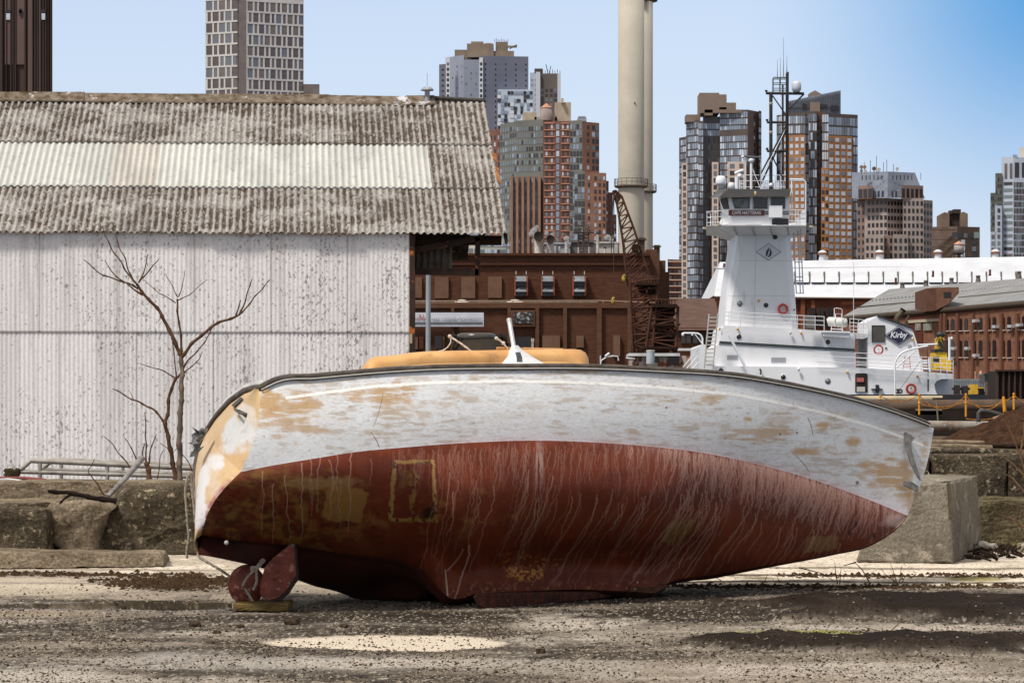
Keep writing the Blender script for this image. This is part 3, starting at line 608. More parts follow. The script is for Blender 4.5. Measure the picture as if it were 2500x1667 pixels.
m.build('latch', M('latch', (120,84,60), (60,40,28), scale=30, rough=.6), boat)
m = MB(); m.pprism([(1297,853),(1298,828),(1303,828),(1303,853)], hD+.1, .03); m.pbox(1296.5,1304,826,834,hD+.09,.05); m.build('stanchion', M('chrome', (190,180,160), rough=.25, metal=.7), boat)
# loose things on the boat
rope_m = M('rope', (178,168,152), (140,128,112), scale=40, rough=.9, bump=.8, bscale=60, stretch=(1,1,1))
def rope(pl, Dv, r, label, group='old ropes on the boat', mat=rope_m, name='rope', knots=()):
    pts = [P(a[0], a[1], Dv+(a[2] if len(a) > 2 else 0)) for a in pl]; fine = []
    for i in range(len(pts)-1):
        p0 = pts[max(i-1,0)]; p1 = pts[i]; p2 = pts[i+1]; p3 = pts[min(i+2,len(pts)-1)]
        for s in range(8):
            t = s/8; fine.append(.5*((2*p1)+(-p0+p2)*t+(2*p0-5*p1+4*p2-p3)*t*t+(-p0+3*p1-3*p2+p3)*t**3))
    fine.append(pts[-1]); m = MB()
    # three twisted strands
    dense = []; 
    for a, b in zip(fine[:-1], fine[1:]):
        n = max(1, int((b-a).length/.012)); dense += [a.lerp(b, s/n) for s in range(n)]
    dense.append(fine[-1])
    if len(dense) > 6:
        for k3 in range(3):
            q = []
            for i, p in enumerate(dense):
                d = dense[min(i+1,len(dense)-1)]-dense[max(i-1,0)]; d.normalize(); u = d.cross(Vector((.1,1,.2))).normalized(); w_ = u.cross(d)
                a = i*.012*55+k3*2.094; q.append(p+(u*math.cos(a)+w_*math.sin(a))*r*.48)
            m.tube(q, r*.58, 5)
    for x, y, dz, s in knots:
        c = P(x, y, Dv+dz)
        m.torus(c, r*1.1*s, r*.7, 10, 6, 0, 'y'); m.ball(c, r*1.15*s, 8)
    o = m.build(name, mat, loc=pts[0]); return tag(o, label, 'rope', group)
DT = float(ontr(480,1250)[1])-.06; print('transom D', DT)
rope([(463,1155),(468,1190,0),(474,1240),(479,1290),(483,1340),(486,1358,-.03),(500,1368,-.05),(540,1392,-.1),(580,1420,-.2),(594,1430,-.25),(606,1448,-.3),(620,1474,-.35)], DT, .013, 'twisted rope running down the transom edge and tied round the rudder', knots=((464,1156,0,1.2),))
rope([(462,1158),(456,1170),(452,1200),(455,1240),(459,1290),(461,1310),(456,1345),(457,1362)], DT-.02, .011, 'loose rope end hanging left of the transom down to the ground', knots=((463,1296,0,1.0),))
rope([(592,1430),(604,1408),(622,1390),(632,1376),(640,1366),(645,1368),(640,1374),(628,1388),(626,1400),(626,1420),(618,1440)], DR-.04, .012, 'short rope looped over the rudder plate', knots=((617,1387,0,1.3),))
pm = M('thin_rope', (222,214,200), (190,176,156), scale=40, rough=.8)
rope([(1096,820),(1130,842),(1163,868),(1172,880),(1178,893)], hD-.5, .009, 'pale rope stretched from the black hatch down over the orange cabin', mat=pm, knots=((1098,821,0,1.2),))
rope([(1100,822),(1100,836),(1090,850),(1074,857),(1040,860)], hD-.35, .006, 'slack thin rope from the left of the hatch along the cabin top', mat=pm)
rope([(1212,826),(1222,832),(1232,842),(1240,852)], hD-.3, .009, 'short pale rope from the right end of the black hatch', mat=pm, knots=((1212,826,0,1.1),(1229,838,0,1.2)))
fm = M('fender_black', (46,38,32), (26,22,20), scale=20, rough=.8, bump=.8)
for pts, lab in (([(1100,826),(1108,820),(1114,826),(1116,840),(1112,850)],'left black rope coil at the end of the hatch'),([(1216,826),(1226,818),(1232,826),(1232,842),(1226,852)],'right black rope coil at the end of the hatch'),([(1240,848),(1250,842),(1262,846),(1276,854),(1290,858),(1300,862)],'shaggy black fibre roll lying behind the white cloth')):
    m = MB()
    for k in range(5): m.tube([P(x+random.uniform(-3,3), y+random.uniform(-3,3), hD-.15+random.uniform(-.05,.05)) for x, y in pts], [.016+.014*random.random() for _ in pts], 6)
    tag(m.build('rope_coil', fm, loc=P(*pts[0], hD)), lab, 'rope coil', 'black coils by the hatch')
pb = P(1258, 868, hD-.45); pt = P(1243, 781, hD-.25); m = MB(); m.tube([pb-(pt-pb)*.3, pt], .021, 12); pole = m.build('pole', M('pole_alu', (206,208,210), (180,180,180), scale=3, rough=.35, metal=.2), loc=pb); tag(pole, 'bare aluminium pole stub sticking up through the white cloth', 'pole')
m = MB(); d_ = (pt-pb).normalized(); m.tube([pt-d_*.03, pt+d_*.008], .024, 12); m.build('pole_cap', M('pole_cap', (170,168,164), rough=.4), pole)
cl = []; nr, ns = 10, 26; c_top = P(1257, 843, hD-.45)
for i in range(nr):
    t = i/(nr-1)
    for j in range(ns):
        a = 2*math.pi*j/ns; R = .03+(.24+.05*math.sin(3*a+1))*t**1.3; fold = 1+.08*math.sin(a*6)*t
        cl.append(c_top+Vector((math.cos(a)*R*fold*1.0+.03*t, math.sin(a)*R*.8, -.21*t-.0*t)))
m = MB(); m.add(cl, [(i*ns+j, i*ns+(j+1) % ns, (i+1)*ns+(j+1) % ns, (i+1)*ns+j) for i in range(nr-1) for j in range(ns)], 0, True)
cloth = m.build('cloth', M('white_cloth', (226,226,226), (200,200,200), scale=6, rough=.7, bump=.3, bscale=12), loc=c_top); tag(cloth, 'white cloth tied like a small tent round the foot of the pole', 'cloth')
m = MB(); m.prism([P(x, y, hD-.72) for x, y in [(1258,860),(1270,859),(1275,872),(1276,884),(1262,884),(1261,872)]], (0,.02,0)); m.build('tape', M('grey_tape', (92,94,98), (70,72,76), scale=20, rough=.45), cloth)
# tape scraps at the bow
tm = M('bow_tape', (112,108,104), (70,68,66), scale=14, rough=.4, bump=.5)
def scrap(poly, b, label, part=None):
    m = MB(); k = []
    for x, y in poly: k.append(V3(onb(x, y, b+.012*random.random())))
    m.prism(k, -Nn*.012); return tag(m.build('tape', tm, loc=k[0]), label, 'tape', 'grey tape on the bow')
scrap([(2210,1054),(2214,1055),(2234,1069),(2225,1080),(2227,1100),(2232,1120),(2247,1165),(2248,1172),(2240,1162),(2222,1128),(2212,1090),(2209,1065)], .2, 'long crumpled strip of grey tape peeling off the bow')
scrap([(2207,1173),(2222,1174),(2230,1178),(2243,1187),(2241,1198),(2220,1190),(2207,1184)], .16, 'short scrap of grey tape lower on the bow near the stem')
m = MB(); m.tube([V3(onb(2255,1148,.02)), V3(onb(2264,1150,0)), V3(onb(2268,1156,0)), V3(onb(2262,1160,0)), V3(onb(2250,1159,.02))], .005, 5); m.build('bow_eye', M('chrome', (0,0,0)), boat)
m = MB(); 
for k in range(26):
    c = P(478+random.uniform(-7,14), 1052+k*2.2, DT+.1+random.uniform(-.04,.04)); a, b_, d_ = [Vector([random.uniform(-.05,.05) for _ in range(3)]) for _ in range(3)]; m.add([c+a, c+b_, c+d_, c+a*.2-b_*.6], [(0,1,2),(0,2,3),(0,3,1),(1,3,2)])
m.prism([P(x, y, DT+.1) for x, y in [(468,1060),(495,1046),(506,1045),(500,1062),(486,1080),(478,1100),(472,1090)]], (0,.1,0))
tag(m.build('plastic_sheet', M('sheet', (150,152,154), (56,54,52), scale=9, rough=.35, bump=.6), loc=P(480,1070,DT)), 'crumpled grey plastic sheet caught on the far corner of the transom', 'plastic sheet')
pk = P(638,1482,24.1); m = rbox(P(571,1480,24.1).x, P(706,1480,24.1).x, 24.0, 24.55, .0, .065, n=10, amp=.012, rnd=.03, fr=6)
tag(m.build('plank', M('old_wood', (128,108,66), (84,68,44), scale=6, rough=.9, bump=.6, stretch=(1,6,6)), loc=pk), 'weathered plank lying on the ground under the rudder', 'plank')

import time as _t; print('TIMER c', _t.process_time())
# ================================================================ WALLS, BLOCK, SHED, TREES, JUNK
conc = M('concrete_dark', (100,90,74), (52,44,34), scale=1.6, rough=.95, bump=1., bscale=22, c3=(168,152,126), s3=11, lo3=.56, hi3=.66, bdist=.05, grit=.5, gs=26)
conc2 = M('concrete_mid', (136,128,114), (104,96,84), scale=1.6, rough=.95, bump=.9, bscale=30, bdist=.03, c3=(160,150,134), s3=3.5, lo3=.55, hi3=.66, grit=.3, gs=40)
conc3 = M('concrete_pale', (142,128,108), (94,82,66), scale=2.4, rough=.95, bump=1., bscale=22, c3=(84,68,46), s3=8, lo3=.6, hi3=.7, bdist=.03, grit=.45, gs=28)
def rblock(px0, px1, ytop, ybase, D, dep, label, name='concrete_block', cat='concrete block', group=None, mat=conc, topskew=0, z0=0., **k):
    a = P(px0, ytop, D); b = P(px1, ytop, D)
    m = rough(MB(), [(a.x,D,z0),(b.x,D,z0),(b.x,D+dep,z0),(a.x,D+dep,z0),(a.x,D,a.z),(b.x,D,b.z+topskew),(b.x,D+dep,b.z+topskew),(a.x,D+dep,a.z)], **k)
    return tag(m.build(name, mat, loc=((a.x+b.x)/2, D, z0)), label, cat, group)
# right block (tapered, heavy) with its lifting groove
def gp(x, y, z=0): 
    p = G(x, y, z); return p
b0, b1 = G(2086,1374), G(2328,1378); b2 = G(2402,1346); b3 = b0+(b2-b1)
t0 = P(2128,1178,31.5); t1 = P(2318,1176,31.45); t2 = P(2388,1158,33.0); t3 = t0+(t2-t1)
m = rough(MB(), [b0,b1,b2,b3,t0,t1,t2,t3], n=26, amp=.018, rnd=.05, fr=2.2, seed=3)
blk = m.build('concrete_block', conc2, loc=b0); tag(blk, 'big tapered grey concrete block standing behind the bow', 'concrete block', 'concrete blocks in the yard')
m = MB(); gm = M('groove_dark', (86,78,62), (60,52,40), scale=12, rough=.95)
va = P(2316,1180,31.42); vb = P(2320,1268,31.3); m.prism([va+Vector((-.02,-.02,0)), vb+Vector((-.012,-.02,0)), vb+Vector((.012,-.02,0)), va+Vector((.02,-.02,0))], (0,.02,0)); m.build('groove', gm, blk)
# left wall pieces
LB = 'broken concrete pieces of the low wall'
rblock(-200, 480, 1176, 1350, 36.0, 1.1, 'long low concrete kerb wall behind the broken pieces at left', 'concrete_wall', 'wall', None, conc3, n=20, amp=.02, rnd=.05, fr=3, seed=1)
def poly_rock(poly, D, dep, label, mat, seed, group=LB):
    # a broken slab: outline with its own thickness, roughened
    import bmesh
    pts = resamp(poly+[poly[0]], 110)[:-1]; m = MB(); rings = []
    cxp, cyp = pts.mean(0)
    for s, d in ((.0, 0), (.15, 0), (.3, 0), (.45, 0), (.6, 0), (.75, -.01), (.88, .0), (.96, .03), (1, .09), (1, dep*.5), (.99, dep)):
        r = []
        for x, y in pts:
            p = P(cxp+(x-cxp)*max(s,.001), cyp+(y-cyp)*max(s,.001), D+d)
            p = p+mnoise.noise_vector(p*2.3+Vector((seed*3,0,0)))*.08*(1 if s > .1 else .3)+mnoise.noise_vector(p*7)*.035+mnoise.noise_vector(p*20)*.014; r.append(p)
        rings.append(r)
    tp = sum(rings[-1], Vector())/len(pts); rings.append([tp+(p-tp)*.02 for p in rings[-1]])
    k = len(pts); vs = [p for r in rings for p in r]
    m.add(vs, [(i*k+j, i*k+(j+1) % k, (i+1)*k+(j+1) % k, (i+1)*k+j) for i in range(len(rings)-1) for j in range(k)], 0, True)
    return tag(m.build('concrete_chunk', mat, loc=P(cxp, max(pts[:, 1]), D)), label, 'concrete chunk', group)
poly_rock([(245,1372),(240,1340),(243,1300),(256,1262),(275,1230),(292,1205),(318,1186),(350,1182),(400,1183),(440,1180),(475,1176),(560,1180),(560,1372)], 33.2, 1.2, 'tall dark concrete wall piece directly behind the transom ropes', conc, 1)
poly_rock([(120,1244),(140,1226),(180,1219),(230,1217),(268,1224),(280,1236),(262,1262),(250,1300),(243,1340),(240,1356),(160,1356),(135,1320),(119,1280)], 32.9, .9, 'rounded broken concrete chunk leaning between two wall pieces', conc3, 2)
rblock(-180, 118, 1242, 1352, 32.6, 1.0, 'square dark concrete block at the left edge behind the long slab', group=LB, n=16, amp=.02, rnd=.05, fr=3, seed=5)
rblock(-180, 132, 1226, 1246, 33.0, 1.3, 'thin broken slab lying on the leftmost concrete block', 'concrete_slab', 'concrete slab', None, conc3, z0=.53, n=12, amp=.02, rnd=.04, fr=4, seed=6)
m = rough(MB(), [G(-200,1392),G(402,1382),G(404,1368)+Vector((0,.4,0)),G(-200,1372)+Vector((0,.3,0))]+[P(-200,1346,30.2),P(405,1349,31.0),P(402,1343,32.2),P(-200,1337,32.2)], n=24, amp=.016, rnd=.05, fr=4, seed=8)
tag(m.build('concrete_slab', conc3, loc=G(100,1388)), 'long thick concrete slab lying in front of the low wall at left', 'concrete slab')
# right wall steps
zt = EH-225/F*33.7
for i, (a, b) in enumerate(((1560,2080),(2084,2700))):
    rblock(a, b, 1222, 1350, 34.2, 1.6, ['lower concrete wall step hidden mostly by the bow, moss stained','lower concrete wall step right of the big block, gravelly face'][i], 'concrete_wall', 'wall', 'lower steps of the right wall', M('concrete_moss', (104,94,72), (56,48,34), scale=2.4, rough=.95, bump=.8, bscale=16, c3=(112,106,62), s3=4, lo3=.62, hi3=.72, bdist=.04, grit=.55, gs=30), n=22, amp=.025, rnd=.05, fr=3, seed=20+i)
for i, (a, b) in enumerate(((1500,2272),(2276,2458),(2462,2720))):
    rblock(a, b, 1112, 1340, 35.9, 1.2, ['long upper concrete wall block running behind the bow','upper concrete wall block above the gap right of the bow block','upper concrete wall block at the right edge of the picture'][i], 'concrete_wall', 'wall', 'upper row of the right wall', conc, n=22, amp=.02, rnd=.05, fr=3, seed=30+i)
# upper ground litter: timbers
tim = M('grey_timber', (150,134,112), (98,84,66), scale=4, rough=.9, bump=.5, stretch=(1,6,6))
for i, (x0, x1, y, D, h) in enumerate(((2240,2420,1092,40.5,.05),(2270,2475,1102,38.6,.05),(2255,2400,1083,43.,.06),(2300,2520,1088,41.8,.04),(2180,2300,1098,39.4,.05))):
    a, b = P(x0,y,D), P(x1,y+2,D+.5); m = MB(); m.tube([a,a.lerp(b,.5)+Vector((0,.05,.01)),b], h, 7)
    tag(m.build('timber', [tim,conc][i % 2] if i != 3 else M('dark_wood', (66,50,38), (40,30,24), scale=6, rough=.9), loc=a), ['grey timber pole nearest the dirt pile on the upper ground','dark timber lying on the wall edge above the bow block','third timber back on the upper ground right of the bow','thin dark timber under the foot of the dirt pile','short timber end poking from behind the bow tip'][i], 'timber', 'old timbers on the upper ground')
# dirt pile
pc = P(2628, 1092, 45); pile = MB(); nr, ns = 40, 90; vs = []
for i in range(nr):
    for j in range(ns):
        r = i/(nr-1)*3.4; a = 2*math.pi*j/ns; x, y = pc.x+r*math.cos(a)*.92, pc.y+r*math.sin(a)
        z = 1.05+.98*max(0, 1-r/2.6)**.85*1.0; z += .12*(mnoise.noise(Vector((x*1.1,y*1.1,4)))+.5*mnoise.noise(Vector((x*5,y*5,2)))+.25*mnoise.noise(Vector((x*15,y*15,2))))*min(1, (3.4-r)*2)-.1*(r > 3.2)
        vs.append((x, y, z))
pile.add(vs, [(i*ns+j, i*ns+(j+1) % ns, (i+1)*ns+(j+1) % ns, (i+1)*ns+j) for i in range(nr-1) for j in range(ns)], 0, True)
tag(pile.build('dirt_pile', M('dirt', (92,64,44), (52,36,26), scale=7, rough=.98, bump=1., bscale=16, c3=(164,142,116), s3=22, lo3=.64, hi3=.68, bdist=.12, grit=.45, gs=14), loc=pc), 'heap of dark brown soil at the right edge above the wall', 'dirt pile')
twm = M('twig', (120,92,66), (84,62,44), scale=12, rough=.85)
def twig(pl, D, r, label, name='twig', group='dead twigs and weeds at right', cat='twig'):
    m = MB()
    for p in pl: m.tube([P(a[0], a[1], D+(a[2] if len(a) > 2 else 0)) for a in p], [r*(1-.7*i/(len(p)-1)) for i in range(len(p))], 5)
    return tag(m.build(name, twm, loc=P(pl[0][0][0], pl[0][0][1], D)), label, cat, group)
twig([[(2505,1160),(2490,1110),(2470,1060),(2455,1028)],[(2490,1110),(2500,1060),(2498,1030)],[(2505,1165),(2470,1130),(2435,1105)],[(2505,1290),(2480,1270),(2440,1255)],[(2500,1200),(2470,1165),(2450,1155)]], 32.5, .014, 'bare sapling leaning in from the right edge over the wall', 'sapling', None, 'sapling')
twig([[(1950,1385),(2010,1400),(2045,1425)],[(2045,1425),(2040,1395),(2038,1370)],[(2050,1427),(2052,1400),(2054,1385)]], 27.6, .006, 'dead weed stalks left of the block foot, arching right')
twig([[(2125,1425),(2105,1390),(2085,1370)],[(2090,1372),(2060,1380)]], 27.4, .008, 'dark curved stalk growing in front of the block foot')
twig([[(2190,1424),(2180,1390),(2174,1375)],[(2196,1424),(2200,1390),(2203,1378)],[(2192,1424),(2160,1400),(2150,1385)],[(2200,1424),(2215,1400)],[(2182,1424),(2178,1395)]], 27.5, .005, 'upright tuft of thin dead stalks in front of the big block')
twig([[(2440,1412),(2432,1395)],[(2441,1412),(2450,1390)],[(2438,1413),(2445,1402)]], 28.4, .005, 'small dead tuft near the right edge by the mossy crack')
twig([[(1770,1423),(1750,1410),(1735,1400)],[(1865,1422),(1875,1400)],[(1895,1422),(1885,1412)],[(1905,1422),(1895,1404)]], 27.7, .005, 'scattered dead stalks under the bow overhang')
twig([[(2175,1545),(2150,1540),(2110,1530)],[(2165,1548),(2185,1530),(2200,1516)],[(2172,1545),(2180,1535)]], 21.8, .007, 'forked twig lying between the two dark mounds')
# heap of rubbish right of the block
m = MB()
for i in range(120):
    p = G(random.gauss(2425, 38), random.uniform(1345, 1375)); h = .14*math.exp(-((p.x-G(2425,1360).x)/.4)**2); 
    a = random.random()*3; L = random.uniform(.04, .22); m.tube([p+Vector((0,0,.02+h*random.random())), p+Vector((L*math.cos(a), L*.4*math.sin(a), .03+h*random.random()))], random.uniform(.004,.018), 4)
tag(m.build('rubbish_heap', M('rubbish', (54,42,34), (30,24,20), scale=9, rough=.9, c3=(170,160,150), s3=5, lo3=.64, hi3=.68), loc=G(2425,1365)), 'dark heap of twigs and litter at the foot of the right wall', 'rubbish', kind='stuff')
m = rbox(G(2458,1345).x, G(2495,1345).x, 33.3, 33.6, .02, .14, n=6, amp=.012, rnd=.05, fr=8)
tag(m.build('plastic_tub', M('tub', (150,140,120), (110,100,84), scale=6, rough=.3), loc=G(2470,1345)), 'clear plastic food tub against the right wall', 'tub')
for i, (x, y, s) in enumerate(((2410,1330,.11),(2455,1366,.09),(2405,1362,.05))):
    p = P(x, y, G(x,1362).y-.1); m = rbox(p.x-s, p.x+s, p.y-.05, p.y+.05, p.z-s*.3, p.z+s*.35, n=5, amp=.03, rnd=.05, fr=6, seed=i)
    tag(m.build('litter', M('litter', (196,188,176), (150,142,130), scale=8, rough=.8), loc=p), ['pale scrap of litter on top of the rubbish heap','flat pale stone at the right foot of the rubbish heap','small pale scrap between block and rubbish heap'][i], 'litter', 'pale scraps in the rubbish')
# ---------------------------------------------------------------- left: railings, leaning log, stumps, tree
rl = M('rail_grey', (160,154,146), (120,112,102), scale=5, rough=.6)
def railing(pts, D, label, dx=0):
    r = thing('railing', P(pts[0][0], 1175, D), label, 'railing', 'pipe railings by the shed')
    m = MB(); m.ptube(pts, D, .038, 8); m.build('top_rail', rl, r)
    m = MB(); x0 = pts[1][0]; m.ptube([(x0-35, 1151+dx), (560, 1166+dx)], D, .032, 8); m.build('mid_rail', rl, r)
    for x in ((98,262,425,560) if dx == 0 else (150,300,470,)): 
        yt = np.interp(x, [p[0] for p in pts], [p[1] for p in pts]); m = MB(); m.ptube([(x,yt),(x,1195)], D, .028, 8); m.build('post', rl, r)
railing([(22,1172),(76,1124),(470,1143),(600,1149)], 42., 'nearer grey pipe railing with sloping end, behind the low wall')
railing([(96,1150),(130,1122),(470,1136),(600,1140)], 44.5, 'farther grey pipe railing parallel behind the near one', -6)
bark = M('bark_grey', (128,112,98), (84,72,64), scale=5, rough=.9, bump=.6, bscale=20)
brk2 = M('bark_brown', (104,78,58), (70,50,38), scale=6, rough=.9, bump=.6, bscale=30)
m = MB(); a, b = P(263,1212,34.3), P(346,1118,35.2); m.tube([a, a.lerp(b,.5)+Vector((.02,0,0)), b], [.028,.035,.042], 10)
tag(m.build('log', M('birch', (160,154,150), (110,102,98), scale=7, rough=.8, bump=.4), loc=a), 'pale sawn-off branch leaning diagonally on the wall', 'log')
def sm(pl, D, r0, r1, n=8, jag=.0):
    pts = [P(a[0], a[1], D+(a[2] if len(a) > 2 else 0)) for a in pl]; fine = []
    for i in range(len(pts)-1):
        p0 = pts[max(i-1,0)]; p1 = pts[i]; p2 = pts[i+1]; p3 = pts[min(i+2,len(pts)-1)]
        for s in range(6):
            t = s/6; fine.append(.5*((2*p1)+(-p0+p2)*t+(2*p0-5*p1+4*p2-p3)*t*t+(-p0+3*p1-3*p2+p3)*t**3))
    fine.append(pts[-1]); k = len(fine)-1
    rs = [(r0+(r1-r0)*(i/k))*(1+(.35 if i % 4 == 2 else 0)*jag) for i in range(k+1)]
    fine = [p+mnoise.noise_vector(p*6)*.008*jag*3 for p in fine]
    m = MB(); m.tube(fine, rs, n); return m
def zp(x, y, ox=150, oy=550, s=1327/550): return (ox+x/s, oy+y/s)
tr = thing('bare_tree', P(440,1180,38), 'young leafless tree in front of the pale shed wall, branches spreading', 'tree')
def limb(pl, r0, r1, par, name='branch', mat=brk2, D=38.):
    r0 *= .54; r1 *= .56
    return sm([zp(*p[:2])+((p[2],) if len(p) > 2 else ()) for p in pl], D, r0, r1, 7, 1).build(name, mat, par)
tk = limb([(695,1530),(697,1400),(698,1250),(703,1100),(706,1000),(706,880),(706,775)], .07, .05, tr, 'trunk', bark)
t2 = limb([(680,1510),(660,1400),(635,1280),(615,1170),(628,1080),(650,960),(672,890)], .058, .032, tr, 'trunk')
L1 = limb([(706,775),(670,700),(610,570),(560,490),(490,410),(445,350)], .05, .03, tr)
for pl in ([(445,350),(410,290),(350,150),(318,45)], [(445,350),(370,250),(300,140),(262,60),(235,0)], [(445,370,.2),(350,330),(210,275),(155,225),(130,198)], [(480,410),(390,350),(300,280),(258,205)], [(455,345),(480,280),(515,170)], [(465,325),(520,260),(573,198)]): limb(pl, .022, .008, L1, 'twig')
L2 = limb([(706,775),(702,650),(690,540),(680,430)], .03, .02, tr)
for pl in ([(685,420),(650,360),(613,293)], [(688,418),(710,360),(726,268)], [(685,438),(760,405),(858,322)], [(672,452),(600,410),(520,360),(480,322)]): limb(pl, .014, .006, L2, 'twig')
L3 = limb([(712,780),(770,700),(850,625),(930,575),(1030,535)], .04, .028, tr, 'branch')
for pl in ([(1030,535),(1060,515),(1125,440),(1190,370),(1232,325)], [(1045,525),(1080,440),(1125,316)], [(1028,540),(1040,480),(1052,440)]): limb(pl, .022, .01, L3, 'twig')
L4 = limb([(672,900),(700,860),(740,800),(800,745),(860,660),(903,565)], .026, .01, tr)
for pl in ([(700,870),(760,830),(810,790),(830,745)], [(668,900),(600,865),(540,845),(460,812)], [(670,890),(668,800),(660,720),(642,665)]): limb(pl, .018, .007, L4, 'twig')
L5 = limb([(612,1170),(560,1100),(500,1062),(420,1025),(350,985),(302,957)], .03, .01, tr); limb([(425,1022),(410,990),(390,965)], .008, .005, L5, 'twig')
limb([(770,1440),(745,1385),(706,1343)], .016, .008, tr); limb([(660,1335),(625,1310),(585,1278)], .012, .006, tr); limb([(665,1330),(700,1300),(725,1280)], .008, .005, tr)
s1 = thing('sapling', P(365,1180,37), 'short stubby sapling with upright shoots beside the leaning log', 'sapling')
limb([(515,1510),(512,1440),(500,1390)], .06, .05, s1, 'trunk', brk2, 37.)
for pl in ([(500,1400),(505,1300),(492,1180),(488,1095)], [(520,1400),(535,1300),(558,1235)], [(480,1385),(485,1310),(495,1280)]): limb(pl, .022, .008, s1, 'branch', brk2, 37.)
s2 = thing('sapling', P(320,1150,36), 'thin shoots sprouting from the upper part of the leaning log', 'sapling'); 
for pl in ([(412,1440),(360,1360),(300,1290),(258,1240)], [(442,1385),(410,1310),(362,1252)]): limb(pl, .018, .007, s2, 'branch', brk2, 35.2)
s3 = thing('sapling', P(215,1200,34), 'crooked thin branch rising left of the leaning log', 'sapling')
limb([(255,1590),(230,1560),(185,1490),(158,1448),(170,1420),(188,1378)], .016, .007, s3, 'branch', brk2, 33.9)
s4 = thing('sapling', P(390,1180,37), 'single thin shoot between the stubby sapling and the tree', 'sapling'); limb([(565,1500),(575,1420),(600,1320)], .016, .006, s4, 'branch', brk2, 37.)
m = sm([(118,1201),(180,1206),(230,1216),(285,1224)], 32.4, .02, .03, 8, 1); m2 = sm([(178,1207),(160,1215),(144,1226)], 32.4, .016, .012, 6, 1); m.add(m2.v, m2.f, 0, True)
tag(m.build('dead_branch', M('black_bark', (44,34,30), (26,20,18), scale=8, rough=.9), loc=P(200,1210,32.4)), 'black forked dead branch lying across the concrete chunks', 'branch')
m = MB(); 
for k in range(60): m.ball(P(random.uniform(12,46), random.uniform(1147,1160), 39.5), .035, 5)
tag(m.build('shrub', M('dry_moss', (84,74,52), (50,42,28), scale=9, rough=.95), loc=P(30,1160,39.5)), 'small clump of dry brown growth at the left edge by the railing', 'plant', kind='stuff')
m = MB(); m.ptube([(-60,1168),(60,1168),(112,1173)], 38.5, .03, 8); tag(m.build('pipe', M('red_pipe', (130,40,36), (100,40,34), scale=6, rough=.6), loc=P(0,1168,38.5)), 'thin red pipe lying along the wall top at left', 'pipe')
m = MB(); m.pprism([(-60,1172),(10,1168),(45,1172),(30,1177),(-60,1178)], 37.6, .3); tag(m.build('board', M('white_board', (214,214,214), rough=.5), loc=P(0,1175,37.6)), 'flat white board lying on the wall top at the left edge', 'board')
# ---------------------------------------------------------------- the corrugated shed
SU = Vector((math.cos(math.radians(4.3)), math.sin(math.radians(4.3)), 0)); SV = Vector((-SU.y, SU.x, 0)); E0 = P(0, 565, 59.)
shed = thing('shed', E0-Vector((0,0,E0.z-.2)), 'long low shed with mossy corrugated roof and pale speckled metal wall', 'shed')
TA = math.tan(math.radians(25.6)); CA = math.cos(math.radians(25.6))
def sh_pt(u, s, n=0.):      # u along the eave, s up the slope (plan metres), n out of the roof
    return E0+SU*u+SV*s+Vector((0,0,TA*s))+(Vector((0,0,1))*CA-SV*math.sin(math.radians(25.6)))*n
pitch = .142; uR = (1237-0)/F*59.3
def roof_strip(name, u0, u1, s0, s1, lift, mat, rag=.0):
    us = np.arange(u0, u1, pitch/10); ns_ = 90; ss_ = np.linspace(s0, s1, ns_); U_, S_ = np.meshgrid(us, ss_)
    n = .024*np.cos(U_/pitch*2*math.pi)+lift+(fbm(U_*3, S_*1.0, 3, 1)-.5)*.03
    if rag: n = n+(fbm(U_*16, S_*14, 3, 4)-.5)*rag
    sheet = np.floor(U_/ (pitch*7.5)); S_ = S_+np.where(ss_[:, None] == s0, (vn(sheet*3.7, sheet*0+s0*5, 2)-.5)*.05, 0)
    o = np.array(E0)+U_[..., None]*np.array(SU)+S_[..., None]*np.array(SV); o[..., 2] += TA*S_
    nv = np.array(Vector((0,0,1))*CA-SV*math.sin(math.radians(25.6))); o = o+n[..., None]*nv
    ph = np.cos(U_/pitch*2*math.pi); return o, U_, S_, ph, us, ns_
def weathered(U_, S_, ph, dens):
    # lichen and dirt: thick in the troughs, scabby on the crests
    w = np.zeros(U_.shape+(3,)); w[:] = lin(150,145,140)
    sh2 = vn(np.floor(U_/(pitch*7.5))*5.3, S_*0+3, 1)[..., None]; w = w*(.82+.3*sh2)
    f1 = fbm(U_*9, S_*7, 4, 2); f2 = fbm(U_*2, S_*1.5, 4, 5)
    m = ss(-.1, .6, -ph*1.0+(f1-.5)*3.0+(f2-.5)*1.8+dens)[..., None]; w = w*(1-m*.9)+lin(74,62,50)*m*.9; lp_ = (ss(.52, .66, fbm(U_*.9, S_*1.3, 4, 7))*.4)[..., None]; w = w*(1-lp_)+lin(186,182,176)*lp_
    m = (ss(.64, .74, fbm(U_*18, S_*14, 4, 3))*.55)[..., None]; w = w*(1-m)+lin(196,186,176)*m
    m = (ss(.64, .72, fbm(U_*16+40, S_*12, 4, 6))*.75)[..., None]; return w*(1-m)+lin(56,42,26)*m
wm = M('weathered_sheet', (160,150,140), scale=22, rough=.95, attr='paint', lo=.75, hi=1.25, bump=.5, bscale=30, bdist=.03)
pale = M('pale_sheet', (214,216,206), scale=8, rough=.55, attr='paint', lo=.93, hi=1.06, bump=.05)
u1m = 9.08; uL = -4.6
